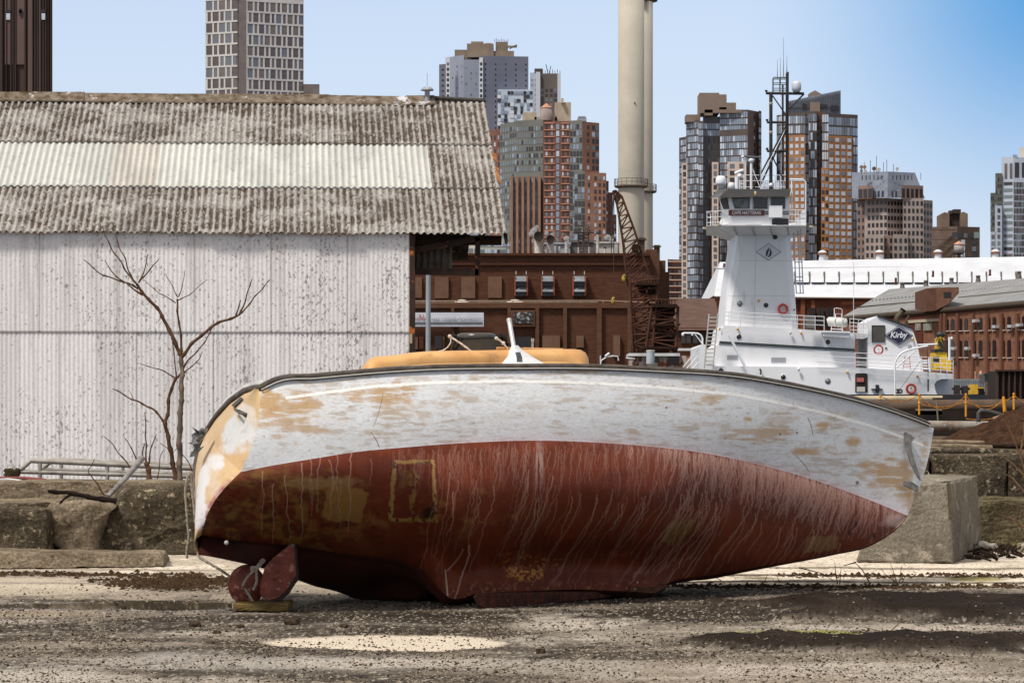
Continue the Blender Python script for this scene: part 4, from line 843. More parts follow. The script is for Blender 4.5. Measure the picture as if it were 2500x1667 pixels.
for name, ua, ub, s0, s1, lift, mt, dens in (('roof_sheets', uL, uR, -.02, 2.45, .0, wm, .1), ('roof_sheets', uL, u1m, 2.3, 4.85, .03, pale, 0), ('roof_sheets', u1m, uR, 2.3, 4.85, .03, wm, .2), ('roof_sheets', uL, uR, 4.7, 7.35, .06, wm, .25)):
    o, U_, S_, ph, us, ns_ = roof_strip(name, ua, ub, s0, s1, lift, mt, .028 if mt is wm else 0)
    if mt is wm: c = weathered(U_, S_, ph, dens)
    else:
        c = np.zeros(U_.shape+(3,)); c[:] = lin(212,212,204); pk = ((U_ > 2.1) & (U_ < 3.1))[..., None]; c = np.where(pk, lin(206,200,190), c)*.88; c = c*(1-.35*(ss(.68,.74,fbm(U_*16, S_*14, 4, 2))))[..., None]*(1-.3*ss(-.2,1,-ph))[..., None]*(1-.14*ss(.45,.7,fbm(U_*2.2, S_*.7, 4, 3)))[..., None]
        c *= (.93+.1*vn(np.floor(U_/1.06)*3.1, S_*0, 2))[..., None]
    ob = grid_mesh(name, o, len(us), ns_, mt, shed, col=c)
    ob['label'] = 'row of pale newer corrugated sheets' if mt is pale else 'row of mossy grey corrugated sheets'
# back slope, ridge cap, gable timbers
m = MB(); a, b = sh_pt(uL,7.4,.05), sh_pt(uR-.0,7.4,.05); m.hexa([a+SV*0, b, b+SV*7-Vector((0,0,3.4)), a+SV*7-Vector((0,0,3.4)), a+Vector((0,0,.06)), b+Vector((0,0,.06)), b+SV*7-Vector((0,0,3.34)), a+SV*7-Vector((0,0,3.34))]); m.build('back_roof', conc, shed)
m = MB(); k = 0; u = uL
while u < uR-1.3:
    u2 = min(u+1.9, uR-1.3); h = .02*random.random(); tl = random.uniform(-.03,.03)
    A_ = [sh_pt(u,7.02,.06+h), sh_pt(u2+.1,7.02,.06+h+tl), sh_pt(u2+.1,7.36,.13+h+tl), sh_pt(u,7.36,.13+h)]; B_ = [p+Vector((0,0,.035)) for p in A_]; m.hexa(A_+B_)
    C_ = [sh_pt(u,7.36,.04+h), sh_pt(u2+.1,7.36,.04+h+tl), sh_pt(u2+.1,7.7,-.16+h), sh_pt(u,7.7,-.16+h)]; m.hexa(C_+[p+Vector((0,0,.1)) for p in C_]); u = u2
m.build('ridge_cap', M('ridge', (140,128,114), (84,68,50), scale=5, rough=.95, bump=.9, bscale=18, c3=(206,204,206), s3=2, lo3=.6, hi3=.66, bdist=.05), shed)
m = MB(); m.tube([sh_pt(uR-1.35,7.3,.16), sh_pt(uR,7.3,.09)], .05, 6); m.build('ridge_end', M('dark_metal', (0,0,0)), shed)
bar = M('rotten_board', (190,130,86), (110,70,44), scale=4, rough=.9)
for s0, s1 in ((2.6,3.5),(3.8,4.3)):
    m = MB(); q0, q1 = sh_pt(uR+.05,s0,.0), sh_pt(uR+.05,s1,.0); m.prism([q0, q1, q1-SU*.12+Vector((0,0,.07)), q0-SU*.1+Vector((0,0,.07))], (0,.1,0)); m.build('barge_board', bar, shed)
m = MB(); q0, q1 = sh_pt(uR-.02,0,-.06), sh_pt(uR-.02,7.3,-.06); m.hexa([q0-SU*.04+Vector((0,0,-.16)), q0+SU*.02+Vector((0,0,-.16)), q1+SU*.02+Vector((0,0,-.16)), q1-SU*.04+Vector((0,0,-.16)), q0-SU*.04, q0+SU*.02, q1+SU*.02, q1-SU*.04]); m.build('barge_board', M('dark_beam', (60,46,34), (36,28,22), scale=4, rough=.9), shed)
m = MB(); q0, q1 = sh_pt(uL,.35,-.2), sh_pt(uR-.1,.35,-.2); m.hexa([q0+Vector((0,0,-.2)), q1+Vector((0,0,-.2)), q1+SV*.12+Vector((0,0,-.2)), q0+SV*.12+Vector((0,0,-.2)), q0, q1, q1+SV*.12, q0+SV*.12]); m.build('eave_beam', M('dark_beam', (0,0,0)), shed)
# wall: two courses of shallow corrugation
uW = 8.5; WS = .13
def wall(z0, z1, off, ymin, ymax):
    us = np.arange(uL, uW, .0155); zs = np.linspace(z0, z1, 150); U_, Z_ = np.meshgrid(us, zs)
    n = .0045*np.cos(U_/.093*2*math.pi)+off
    o = np.array(E0)+U_[..., None]*np.array(SU)+((WS-n)[..., None])*np.array(SV); o[..., 2] = Z_
    ph = np.cos(U_/.093*2*math.pi)
    c = np.zeros(U_.shape+(3,)); c[:] = lin(234,230,228); k = fbm(U_*1.2, Z_*.6, 4, 2)
    sheet = np.floor((U_+off*20)/1.6); c = c*(.92+.12*vn(sheet*2.3, sheet*0+z0, 3))[..., None]
    sp = ss(.715, .775, fbm(U_*34, Z_*21, 3, 5)+(fbm(U_*1.6, Z_*.7, 3, 3)-.5)*.34+.035*(U_ > 4.5)-.04*ph)*.7; c = c*(1-sp[..., None])+lin(104,88,78)*sp[..., None]
    st = ss(.5, .75, fbm(U_*6, Z_*.4, 3, 1))*.22; c = c*(1-st[..., None])+lin(150,138,130)*st[..., None]
    j = (1-ss(.004, .02, np.abs((U_+off*20) % 1.6-.8)))*.5+(1-ss(.01, .04, Z_-z0))*.5; c = c*(1-j[..., None])+lin(80,64,54)*j[..., None]
    return o, us, c
wp = M('wall_sheet', (206,198,194), scale=18, rough=.7, attr='paint', lo=.9, hi=1.08, bump=.15)
zj = EH+192/F*59.6
for z0, z1, off in ((.05, zj+.03, -.02), (zj-.03, E0.z+.0, .0)):
    o, us, c = wall(z0, z1, off, 0, 0); grid_mesh('wall_sheets', o, len(us), 150, wp, shed, col=c)
m = MB(); q0 = E0+SU*uL+SV*(WS+.12); q1 = E0+SU*uW+SV*(WS+.12); z = lambda p, zz: Vector((p.x, p.y, zz))
m.hexa([z(q0,.0),z(q1,.0),z(q1+SV*.2,.0),z(q0+SV*.2,.0),z(q0,5.3),z(q1,5.3),z(q1+SV*.2,5.3),z(q0+SV*.2,5.3)]); m.build('inner_wall', M('dark_beam', (0,0,0)), shed)
stl = M('rusty_steel', (66,46,34), (36,28,24), scale=2, rough=.8, c3=(170,96,40), s3=3, lo3=.6, hi3=.66)
m = MB(); q = E0+SU*(uW+.0)+SV*(WS-.02); q2 = q+SU*.11+SV*.3; m.box(q.x, q.x+.11, q.y, q.y+.35, .0, 5.38); m.build('corner_column', stl, shed)
# gable end: sagging canopy frame and the corrugated gable sheets behind
DB = q.y+.3
def beam(m, a, b, w, d=.12): 
    p0 = P(*a, DB) if len(a) == 2 else P(*a); p1 = P(*b, DB) if len(b) == 2 else P(*b); dv = (p1-p0).normalized(); up = Vector((0,-1,0)).cross(dv).normalized()*w/2
    m.prism([p0-up, p1-up, p1+up, p0+up], (0,d,0))
m = MB(); beam(m, (1010,662), (1168,665), .14); beam(m, (1008,612), (1166,582), .13); beam(m, (1166,580), (1166,672), .11); beam(m, (1166,585), (1180,568), .1); m.build('canopy_frame', stl, shed)
us = np.arange(0, .82, .012); zs = np.linspace(0, 1, 6); U_, T_ = np.meshgrid(us, zs); z0 = P(0,664,DB+.6).z; z1 = P(0,566,DB+.6).z
o = np.stack([P(1010,0,DB+.6).x+U_, DB+.6+.03*np.cos(U_/.14*2*math.pi), z0+T_*(z1-z0)], -1); grid_mesh('gable_sheets', o, len(us), 6, M('gable_sheet', (120,112,100), (84,74,62), scale=3, rough=.8), shed)
m = MB(); m.hexa([P(1010,600,DB+.7),P(1140,600,DB+.7),P(1140,600,DB+5),P(1010,600,DB+5)]+[P(1010,568,DB+.7),P(1240,568,DB+.7),P(1240,568,DB+5)+Vector((0,0,2)),P(1010,568,DB+5)+Vector((0,0,2))]) if False else None
q = E0+SU*(uW)+SV*.8; m = MB(); m.hexa([z(q,.0),z(q+SU*.1,.0),z(q+SU*.1+SV*13,.0),z(q+SV*13,.0),z(q,5.4),z(q+SU*.1,5.4),z(q+SU*.1+SV*13,5.4),z(q+SV*13,5.4)]); m.build('gable_wall', M('dark_beam', (0,0,0)), shed)
m = MB(); m.pbox(1000,1006,815,838, DB-.5, .1); m.build('bracket', M('bracket', (170,156,130), rough=.6), shed)
# ventilator peeping over the ridge
v = thing('roof_ventilator', P(1042,240,66.6), 'small grey roof ventilator with an aerial above the shed ridge', 'ventilator')
vm = M('vent_grey', (170,172,178), (130,130,134), scale=8, rough=.6); c = P(1043,222,66.8)
m = MB(); m.lathe(c, [(.001,.09),(.09,.085),(.15,.03),(.15,.0),(.001,.0)], 18); m.build('cap', vm, v); m = MB(); m.tube([c-Vector((0,0,.4)), c], .06, 10); m.build('neck', vm, v)
m = MB(); m.tube([c+Vector((0,0,.08)), c+Vector((0,0,.42))], .006, 5); m.build('aerial', vm, v)
# pole behind the shed corner
m = MB(); m.tube([P(1045,870,85), P(1046,668,85)], .073, 12); tag(m.build('steel_pole', M('galv', (160,164,170), (136,140,146), scale=1, rough=.6), loc=P(1045,870,85)), 'plain grey steel pole rising in front of the white banner', 'pole')
# ---------------------------------------------------------------- quay edge: pipes, posts, chains
def lp(name, pts, D, r, mat, label, cat, group=None, n=18):
    m = MB(); m.ptube(pts, D, r, n); return tag(m.build(name, mat, loc=P(pts[0][0], pts[0][1], D)), label, cat, group)
pale_p = M('pale_pipe', (196,182,152), (160,144,114), scale=.8, rough=.8, bump=.2); drk_p = M('dark_pipe', (96,78,64), (62,48,40), scale=1.2, rough=.75, bump=.3)
p = lp('pipe', [(1900,974),(2300,973)], 84, .09, pale_p, 'pale dredging pipe with an open dark end', 'pipe', 'big pipes on the quay'); m = MB(); c = P(2300,974,84); m.lathe(c, [(.07,.012),(.095,.012),(.095,-.3)], 20, 0, 'x'); m.lathe(c, [(.001,.013),(.08,.013)], 20, 1, 'x'); m.build('pipe_mouth', [drk_p, M('black_hole', (16,13,12), rough=.9)], p)
lp('pipe', [(1850,996),(2560,990)], 80, .19, drk_p, 'largest dark brown pipe lying along the quay', 'pipe', 'big pipes on the quay', 24)
lp('pipe', [(1900,1036),(2420,1040)], 62.5, .11, M('rust_white', (150,150,142), (110,74,50), scale=1.5, rough=.8, c3=(120,150,160), s3=3, lo3=.58, hi3=.64), 'rusty pipe with flaking pale blue paint below the posts', 'pipe', 'big pipes on the quay')
m = MB(); m.pbox(1850,2500,1050,1078,63.6,.5); m.pbox(1900,2460,1002,1046,66,.3); tag(m.build('fender_beam', M('wet_timber', (50,38,30), (26,20,18), scale=2, rough=.8), loc=P(2100,1060,63.6)), 'dark wet timber fender along the quay edge', 'beam')
m = MB(); m.pbox(1900,2440,1012,1018,69,.25); m.pbox(1900,2440,1022,1027,68,.25); tag(m.build('rail_beam', M('rust_timber', (112,76,48), (70,48,34), scale=1.6, rough=.85, c3=(160,140,100)), loc=P(2100,1015,69)), 'rusty brown ledger beams behind the pale flaking pipe', 'beam')
m = MB(); m.pbox(2236,2300,998,1012,66,.06); tag(m.build('board', M('grey_board', (150,140,126), (116,104,90), scale=4, rough=.85, bump=.4, stretch=(1,1,6)), loc=P(2268,1010,66)), 'weathered grey board fixed beside the first yellow post', 'board')
m = MB(); m.ptube([(2286,978),(2290,1030),(2291,1032)], 65, .018, 6); tag(m.build('stake', M('stake', (130,120,100), rough=.8), loc=P(2290,1030,65)), 'thin grey stake leaning beside the grey board', 'stake')
pipe_b = MB(); pipe_b.ptube([(2389,1030),(2389,1008),(2394,1003),(2402,1003),(2420,1006),(2440,1012),(2500,1030)], 60, .05, 10); tag(pipe_b.build('hose', M('hose', (66,62,60), (46,44,44), scale=4, rough=.6), loc=P(2389,1030,60)), 'dark elbowed hose rising before the dirt pile', 'hose')
lp('pipe', [(2425,1025),(2445,1018)], 52, .05, M('tan_pipe', (150,120,90), (120,90,66), scale=4, rough=.8), 'short tan pipe end sticking from the dirt pile', 'pipe', 'big pipes on the quay')
yel = M('post_yellow', (232,160,30), (190,120,20), scale=6, rough=.6); posts = []
for i, (x, yt, yb, D, lb) in enumerate(((2149,964,976,74,'short yellow post tip nearest the boat sheer'),(2244,961,1012,64,'yellow post in front of the pale pipe mouth'),(2358,961,1017,64,'yellow post in the middle of the chain fence'),(2450,969,1006,58,'leaning yellow post just left of the dirt pile'),(2475,960,1000,60,'rightmost yellow post behind the dirt pile'))):
    o = thing('chain_post', P(x, yb, D), lb, 'post', 'yellow chain fence posts')
    m = MB(); m.ptube([(x+(3 if i == 3 else 0),yb),(x,yt+3)], D, .022 if i != 3 else .035, 8); m.build('shaft', yel, o); m = MB(); m.ball(P(x,yt+2,D), .03, 8); m.build('knob', yel, o); m = MB(); m.ball(P(x,yt+23,D), .034, 8) if i in (1,2) else m.ball(P(x,yt+10,D), .03, 8); m.build('collar', yel, o); posts.append((x, yt+4, D))
def chain(a, b, sag, D0, D1, label):
    m = MB(); n = 46
    for k in range(n):
        t = (k+.5)/n; x = a[0]+(b[0]-a[0])*t; y = a[1]+(b[1]-a[1])*t+sag*4*t*(1-t); D = D0+(D1-D0)*t; c = P(x, y, D); dx = P(x+2.4, y+(b[1]-a[1])/(b[0]-a[0])*2.4+sag*4*(1-2*t)*2.4/(b[0]-a[0]), D)-c
        m.tube([c-dx*.62, c+dx*.62], .011 if k % 2 else .006, 4)
    return tag(m.build('chain', M('chain_rust', (206,140,40), (120,70,30), scale=30, rough=.7), loc=P(a[0],a[1],D0)), label, 'chain', 'sagging yellow chains')
chain((2149,966),(2244,964),14,74,64,'chain between the short post and the pipe-mouth post'); chain((2244,964),(2358,964),34,64,64,'long low chain between the two tall middle posts'); chain((2244,986),(2358,980),10,64,64,'short upper chain hanging behind the long low one')
chain((2358,964),(2450,974),30,64,58,'chain from the middle post to the leaning post, hanging deepest'); chain((2358,980),(2475,966),18,64,60,'flatter chain from the middle post to the rightmost post'); chain((2475,963),(2560,975),20,60,56,'chain leaving the rightmost post to the right'); chain((2358,1022),(2470,1008),8,63,60,'low chain near the ground by the hose')

import time as _t; print('TIMER d', _t.process_time())
# ================================================================ THE CITY BEYOND
GZ = 1.2
WIN = {}     # building name -> list of (centre, angle, w, h, material, name)
WM = {}
def winmesh(w, h, mat, d=.12):
    k = (round(w,2), round(h,2), mat.name)
    if k not in WM:
        m = MB(); m.box(-w/2, w/2, -d, d*.5, -h/2, h/2); me = bpy.data.meshes.new('window'); me.from_pydata(m.v, [], m.f); me.materials.append(mat); WM[k] = me
    return WM[k]
def building(name, px, D, label, group=None, cat='building'):
    o = thing(name, P(px, 1000, D)-Vector((0,0,EH-GZ)), label, cat, group); WIN[o.name] = []; return o
def seg(B, name, a, b, ytop, mat, dep=20., ybot=None, win=None, ang_cap=True):
    """one wall mass: front from a=(px,D) to b=(px,D), top at picture height ytop at a; win=(cols, pitch_px, wf, hf, mats, y0, y1)"""
    A_ = P(a[0], ytop, a[1]); z1 = A_.z; B_ = P(b[0], 1000, b[1]); z0 = GZ-.2 if ybot is None else P(a[0], ybot, a[1]).z
    d = Vector((B_.x-A_.x, B_.y-A_.y, 0)); L = d.length; d.normalize(); n = Vector((d.y, -d.x, 0))
    mid = (A_+B_)/2; back = Vector((mid.x, mid.y, 0)).normalized()*dep
    f = [Vector((A_.x,A_.y,z0)), Vector((B_.x,B_.y,z0)), Vector((B_.x,B_.y,z0))+back, Vector((A_.x,A_.y,z0))+back]
    if mat is not None:
        m = MB(); m.hexa(f+[Vector((p.x,p.y,z1)) for p in f]); m.build(name, mat, B)
    if win:
        for w in (win if isinstance(win, list) else [win]):
            cols, pitch, wf, hf, mats, y0, y1 = w[:7]; u0, u1 = (w[7], w[8]) if len(w) > 8 else (0., 1.)
            ph = pitch*a[1]/F; cwid = L*(u1-u0)/cols; zt = P(0, y0, a[1]).z; nr = int(round((y1-y0)/pitch))
            for r in range(nr):
                for c in range(cols):
                    u = L*u0+cwid*(c+.5); p = A_+d*u; mt = mats[int(random.random()**1.3*len(mats))] if not callable(mats) else mats(r, c)
                    if mt is None: continue
                    WIN[B.name].append((Vector((p.x, p.y, zt-ph*(r+.5))), math.atan2(d.y, d.x), cwid*wf, ph*hf, mt))
    return A_, z1
def flush(B, kname='window', seen=None):
    L = WIN[B.name]; o = org(B)
    if len(L) > 100:
        L.sort(key=lambda w: -(w[2]*w[3])-(.3*random.random() if seen is None else 0)+(0 if seen is None or seen(w) else 1e3))
    for c, a, w, h, mt in L[:100]:
        ob = bpy.data.objects.new(kname, winmesh(w, h, mt)); COL.objects.link(ob); ob.parent = B; ob.location = c-o; ob.rotation_euler = (0,0,a)
    if len(L) > 100:
        m = MB(); mats = []
        for c, a, w, h, mt in L[100:]:
            if mt not in mats: mats.append(mt)
            u = Vector((math.cos(a), math.sin(a), 0)); n = Vector((u.y, -u.x, 0))*.12; b_ = -n*.5; uz = Vector((0,0,h/2)); uw = u*w/2
            m.hexa([c+n-uw-uz, c+n+uw-uz, c+b_+uw-uz, c+b_-uw-uz, c+n-uw+uz, c+n+uw+uz, c+b_+uw+uz, c+b_-uw+uz], mats.index(mt))
        m.build(kname+'_field', mats, B)['kind'] = 'stuff'
def pbuild(B, name, mat, fn, **k):
    m = MB(); fn(m); return m.build(name, mat, B, **k)
g_dark = M('glass_dark', (52,46,42), rough=.15); g_mid = M('glass_mid', (110,112,118), rough=.12); g_blue = M('glass_blue', (150,162,178), (122,134,150), scale=.02, rough=.15); g_lite = M('glass_light', (200,208,218), (172,182,196), scale=.05, rough=.2); g_brn = M('glass_brown', (104,92,88), (88,78,74), scale=.05, rough=.2)
g_blk = M('window_black', (34,26,22), rough=.25); g_green = M('glass_green', (110,124,122), rough=.2)
# ---- A dark brown slab
A1 = building('office_tower', 60, 1250, 'dark brown ribbed tower at the top left corner behind the shed')
dk = M('dark_brown_panel', (74,56,48), (62,46,40), scale=.05, rough=.7)
seg(A1, 'wall', (-160,1252), (128,1250), -200, dk, 30)
def ribs(m):
    for x in (-20,6,16,27,33,38,62,80,86,92,100,106,112,118,125): 
        a = P(x, -200, 1250); w = random.choice((.35,.5,.7)); m.box(a.x-w/2, a.x+w/2, 1249.2, 1250.6, GZ, a.z)
pbuild(A1, 'rib', M('rib_brown', (58,42,36), (48,36,30), scale=.05, rough=.7), ribs)
def bays(m):
    for x0, x1, y1 in ((12,32,158),(36,60,158),(68,80,400),(94,99,400)): m.pbox(x0, x1, -200, y1, 1249.6, .8)
pbuild(A1, 'bay', M('bay_brown', (96,74,66), (84,64,56), scale=.03, rough=.65), bays)
for x, w in ((20,10),(106,9),(50,6)):
    c = P(x, 40 if w > 6 else 30, 1249.1); WIN[A1.name].append((c, 0, w*.17, 3.2, g_lite if w > 6 else g_blk)); WIN[A1.name].append((P(x, 29, 1249.1), 0, w*.24, 1.6, g_blk))
flush(A1)
# ---- B white lattice tower
B1 = building('office_tower', 620, 1304, 'tall pale tower with a white lattice of windows behind the shed ridge')
wl = M('white_stone', (206,202,198), (190,186,182), scale=.1, rough=.7); core = M('core_grey', (122,112,108), (104,96,94), scale=.06, rough=.4)
seg(B1, 'wall', (502,1306), (580,1300), -18, core, 22); seg(B1, 'wall', (602,1300), (741,1310), -18, core, 22)
seg(B1, 'corner_shaft', (578,1300.4), (604,1300.4), -18, M('shaft', (116,104,102), (100,92,90), scale=.3, rough=.5), 10)
def lattice(a, b, cols, widths, name):
    A_ = P(a[0], -18, a[1]); B_ = P(b[0], 0, b[1]); d = Vector((B_.x-A_.x, B_.y-A_.y, 0)); L = d.length; d.normalize(); n = Vector((d.y,-d.x,0)); m = MB()
    def bar(u0, u1, z0, z1, pr):
        p = Vector((A_.x,A_.y,0))+d*u0; q = Vector((A_.x,A_.y,0))+d*u1
        v = [p+n*pr, q+n*pr, q-n*.1, p-n*.1]; m.hexa([Vector((t.x,t.y,z0)) for t in v]+[Vector((t.x,t.y,z1)) for t in v])
    rowh = 27.2*a[1]/F; zt = P(0,2,a[1]).z; nr = 11
    us = np.cumsum([0]+widths); us = us/us[-1]*L
    for r in range(nr+1): 
        bar(0, L, zt-r*rowh-.42, zt-r*rowh+.42, .32)
        for i in range(len(us)-1):
            off = .0 if (i+r) % 2 == 0 else (us[1]-us[0])*.22
            bar(us[i]+off-.42 if i else 0, us[i]+off+.42, zt-(r+1)*rowh+.4, zt-r*rowh-.4, .25)
            u1_ = us[i+1]+(0 if (i+1+r) % 2 == 0 else (us[1]-us[0])*.22) if i < len(us)-2 else L
            c = A_+d*((us[i]+off+u1_)/2); WIN[B1.name].append((Vector((c.x,c.y,zt-(r+.5)*rowh)), math.atan2(d.y,d.x), (u1_-us[i]-off)-1.1, rowh-1.0, random.choice((g_brn,g_brn,g_mid,core))))
    bar(0, L, zt+.4, zt+1.4, .3); m.build(name, wl, B1)
lattice((502,1306), (580,1300), 5, [1,1,1,1,1], 'lattice'); lattice((602,1300), (741,1310), 10, [1]*10, 'lattice')
def blk(m):
    m.pbox(500,580,-14,2,1299.8,1.); m.pbox(602,741,-14,1.5,1299.6,1.)
seg(B1, 'annex', (741,1306), (780,1306), 206, M('annex_brown', (120,112,108), (96,86,80), scale=.1), 15)
flush(B1)
# ---- C blue grey tower with mosaic balconies
C1 = building('apartment_tower', 1180, 1500, 'blue grey glass tower with a stepped brown rooftop and patchwork glass corner')
cg = M('blue_grey_wall', (142,146,160), (122,128,144), scale=.05, rough=.35, stretch=(1,1,.3)); cw_ = M('pale_column', (206,208,212), rough=.6); crf = M('roof_brown', (140,124,108), (116,102,90), scale=.1)
seg(C1, 'wall', (1072,1515), (1090,1512), 158, M('blue_grey_dark', (104,104,116), (92,94,104), scale=.05, rough=.35), 20, win=(1, 13, .3, .3, [g_blk], 165, 300))
seg(C1, 'wall', (1088,1510), (1133,1500), 141, cg, 20, win=(4, 13, .16, .3, lambda r, c: g_blk if (r*3+c*2) % 4 == 0 else (g_mid if (r+c) % 3 == 0 else None), 160, 300))
seg(C1, 'wall', (1132,1499.6), (1180,1500), 146, cg, 20, win=(4, 13, .16, .3, lambda r, c: g_blk if (r*3+c*2) % 4 == 1 else (g_mid if (r+c) % 3 == 0 else None), 160, 300))
seg(C1, 'wall', (1179,1500), (1290,1503), 137, M('blue_grey_mid', (112,112,126), (98,100,114), scale=.05, rough=.35), 25, win=(9, 13, .25, .3, lambda r, c: g_blk if (c % 2 == 0) else None, 150, 330))
for x0, x1 in ((1089,1098),(1170,1179)):
    seg(C1, 'window_strip', (x0,1499), (x1,1499), 141, cw_, 1.5, win=(1, 13, .6, .55, [g_dark,g_dark,g_mid], 150, 260))
def mos(m): m.pbox(1215,1301,219,330,1496,18)
pbuild(C1, 'corner_bay', g_lite, mos)
for r in range(10):
    for c in range(11):
        v = random.random()
        if v < .62: WIN[C1.name].append((P(1219+c*7.8, 227+r*9.5, 1495.8), 0, 7.0*.216*(1.3 if v < .2 else .9), 1.75, random.choice((g_blk,g_dark,g_blue,cw_,g_blue))))
def rf(m): m.pbox(1110,1150,122,145,1505,15); m.pbox(1140,1205,107,140,1503,20); m.pbox(1200,1255,125,140,1504,20); m.pbox(1210,1240,103,128,1506,12); m.pbox(1150,1180,102,108,1506,8); m.pbox(1185,1200,106,122,1504,6); m.pbox(1238,1262,112,116,1505,2)
pbuild(C1, 'roof_plant', crf, rf)
def ant(m):
    for i in range(9): m.ptube([(1208+i*4,104),(1208+i*4,random.uniform(94,99))], 1506, .12, 4)
    m.ptube([(1262,110),(1244,120)], 1505, .3, 5)
pbuild(C1, 'aerial', M('aerial_dark', (84,78,78), rough=.7), ant)
flush(C1)
# ---- D
D1 = building('apartment_tower', 1330, 1600, 'slim pale framed tower with brown core behind the patchwork glass corner')
seg(D1, 'wall', (1294,1600), (1322,1600), 178, M('pale_panel', (176,182,194), (160,166,178), scale=.1, rough=.5), 20, win=(3, 12, .35, .4, [g_mid,g_blue], 190, 300))
seg(D1, 'wall', (1318,1598), (1362,1598), 180, M('core_brown', (104,92,84), (84,76,70), scale=.08, rough=.6), 20, win=(4, 12, .6, .6, [g_dark,g_dark,g_mid], 215, 300))
seg(D1, 'column', (1308,1596), (1319,1596), 176, M('pale_frame', (190,194,202), rough=.6), 4); seg(D1, 'column', (1361,1596), (1369,1596), 180, M('pale_frame', (0,0,0)), 4)
def d_(m): m.pbox(1305,1325,168,180,1600,10); [m.ptube([(1325+i*6,180),(1325+i*6,170+3*(i%2))], 1599, .15, 4) for i in range(8)]; m.ptube([(1338,182),(1333,158)], 1599, .2, 4); m.ptube([(1340,182),(1345,162)], 1599, .2, 4)
pbuild(D1, 'roof_plant', M('roof_dark', (84,78,78), (64,60,58), scale=.2), d_); flush(D1)
# ---- E brick and glass tower
E1 = building('apartment_tower', 1350, 1150, 'large stepped tower of orange brick and grey glass behind the brown plant')
bo = M('brick_orange', (158,116,96), (140,102,84), scale=.2, rough=.8); bd_ = M('brick_dark', (128,90,76), (108,76,64), scale=.2, rough=.8); sp = M('spandrel_grey', (112,112,106), (96,96,90), scale=.1, rough=.5); band = M('band_pink', (196,140,118), rough=.8)
gl = [g_green, g_dark, g_mid, g_mid, g_blue, g_dark]; gb = [g_dark,g_dark,g_green,g_blue,g_lite]
seg(E1, 'wall', (1221,1168), (1262,1155), 304, sp, 20, win=(7, 16.4, .62, .62, gl, 312, 620))
seg(E1, 'wall', (1261,1155), (1326,1150), 295, sp, 25, win=(11, 16.4, .62, .62, gl, 308, 425))
seg(E1, 'wall', (1248,1149), (1320,1148), 432, sp, 8, win=(9, 16.4, .5, .6, gl, 434, 620))
for i in range(6):
    x = 1246+i*13.6; seg(E1, 'pier', (x,1147), (x+6,1147), 430+(6-i)*.0, bo, 3)
seg(E1, 'wall', (1326,1148), (1392,1148), 296, bd_, 25, win=[(2, 16.4, .34, .56, gb, 302, 620, .03, .42), (1, 16.4, .7, .8, [g_blue,g_mid,g_lite], 302, 620, .46, .62), (2, 16.4, .34, .56, gb, 302, 620, .64, 1.0)])
for r in range(20):
    for xa, xb in ((1328,1354),(1370,1390)): pbuild(E1, 'brick_band', band, lambda m: m.pbox(xa,xb,300+r*16.4,302.2+r*16.4,1147.7,.4))
seg(E1, 'wall', (1391,1148), (1422,1146), 295, sp, 20, win=(4, 16.4, .74, .72, [g_dark,g_blue,g_dark,g_mid], 302, 620))
seg(E1, 'wall', (1421,1146), (1463,1152), 297, bo, 20, win=[(1, 16.4, .4, .56, gb, 302, 430, .2, .5), (2, 16.4, .7, .7, gb, 302, 430, .55, 1.0)])
seg(E1, 'wall', (1402,1141), (1428,1140), 419, sp, 12, win=(3, 16.4, .8, .76, [g_blue,g_dark,g_mid,g_dark], 424, 620))
seg(E1, 'wall', (1427,1140), (1480,1143), 421, bo, 14, win=[(1, 16.4, .4, .56, gb, 426, 620, .1, .3),(3, 16.4, .45, .56, gb, 426, 620, .4, 1.)])
seg(E1, 'wall', (1478,1150), (1486,1150), 442, bd_, 15, win=(1, 16.4, .5, .5, gb, 446, 620)); seg(E1, 'wall', (1484,1152), (1505,1152), 524, bd_, 15, win=(2, 16.4, .4, .5, gb, 528, 620)); seg(E1, 'wall', (1484,1156), (1496,1156), 470, bd_, 10, win=(1, 16.4, .4, .5, gb, 474, 524))
conr = M('roof_concrete', (182,168,146), (156,144,126), scale=.3, rough=.8)
def rr(m): m.pbox(1355,1394,250,298,1160,12); m.pbox(1276,1310,275,302,1160,10); m.pbox(1305,1360,286,298,1160,10); m.pbox(1370,1376,240,252,1158,2)
pbuild(E1, 'roof_block', conr, rr)
pbuild(E1, 'roof_vent', M('roof_metal', (150,154,160), rough=.4, metal=.3), lambda m: (m.pbox(1410,1432,288,296,1155,6), m.pbox(1412,1430,284,289,1155,5)))
tk_ = MB(); c = P(1334,286,1158); tk_.lathe(c, [(2.6,-1.5),(2.6,3.6),(.1,3.6)], 18); tk_.lathe(c, [(2.75,3.6),(.1,5.6)], 18, 1); tk_.build('water_tank', [M('tank_wood', (150,134,130), (130,114,110), scale=.3, rough=.8), M('tank_cone', (176,128,98), rough=.8)], E1)
seg(E1, 'side_wing', (1195,1175), (1222,1170), 318, bd_, 20, win=(3, 16.4, .4, .6, gb, 330, 560)); 
flush(E1, seen=lambda w: w[0].x > P(1222,0,1150).x)
# low pale office block at the foot of the orange tower
X1 = building('office_block', 1170, 900, 'low pale glass office block glimpsed between the shed gable and the orange tower')
seg(X1, 'wall', (1060,900), (1170,898), 600, M('pale_beige', (196,190,176), (172,168,156), scale=.2, rough=.5), 15, win=(8, 18, .8, .5, [g_mid,g_green,g_blue], 603, 640)); seg(X1, 'wall', (1168,897), (1236,899), 582, M('pale_beige2', (184,182,172), (160,158,150), scale=.2, rough=.5), 15, win=(9, 17, .85, .55, [g_green,g_lite,g_dark,g_blue], 588, 640)); flush(X1)
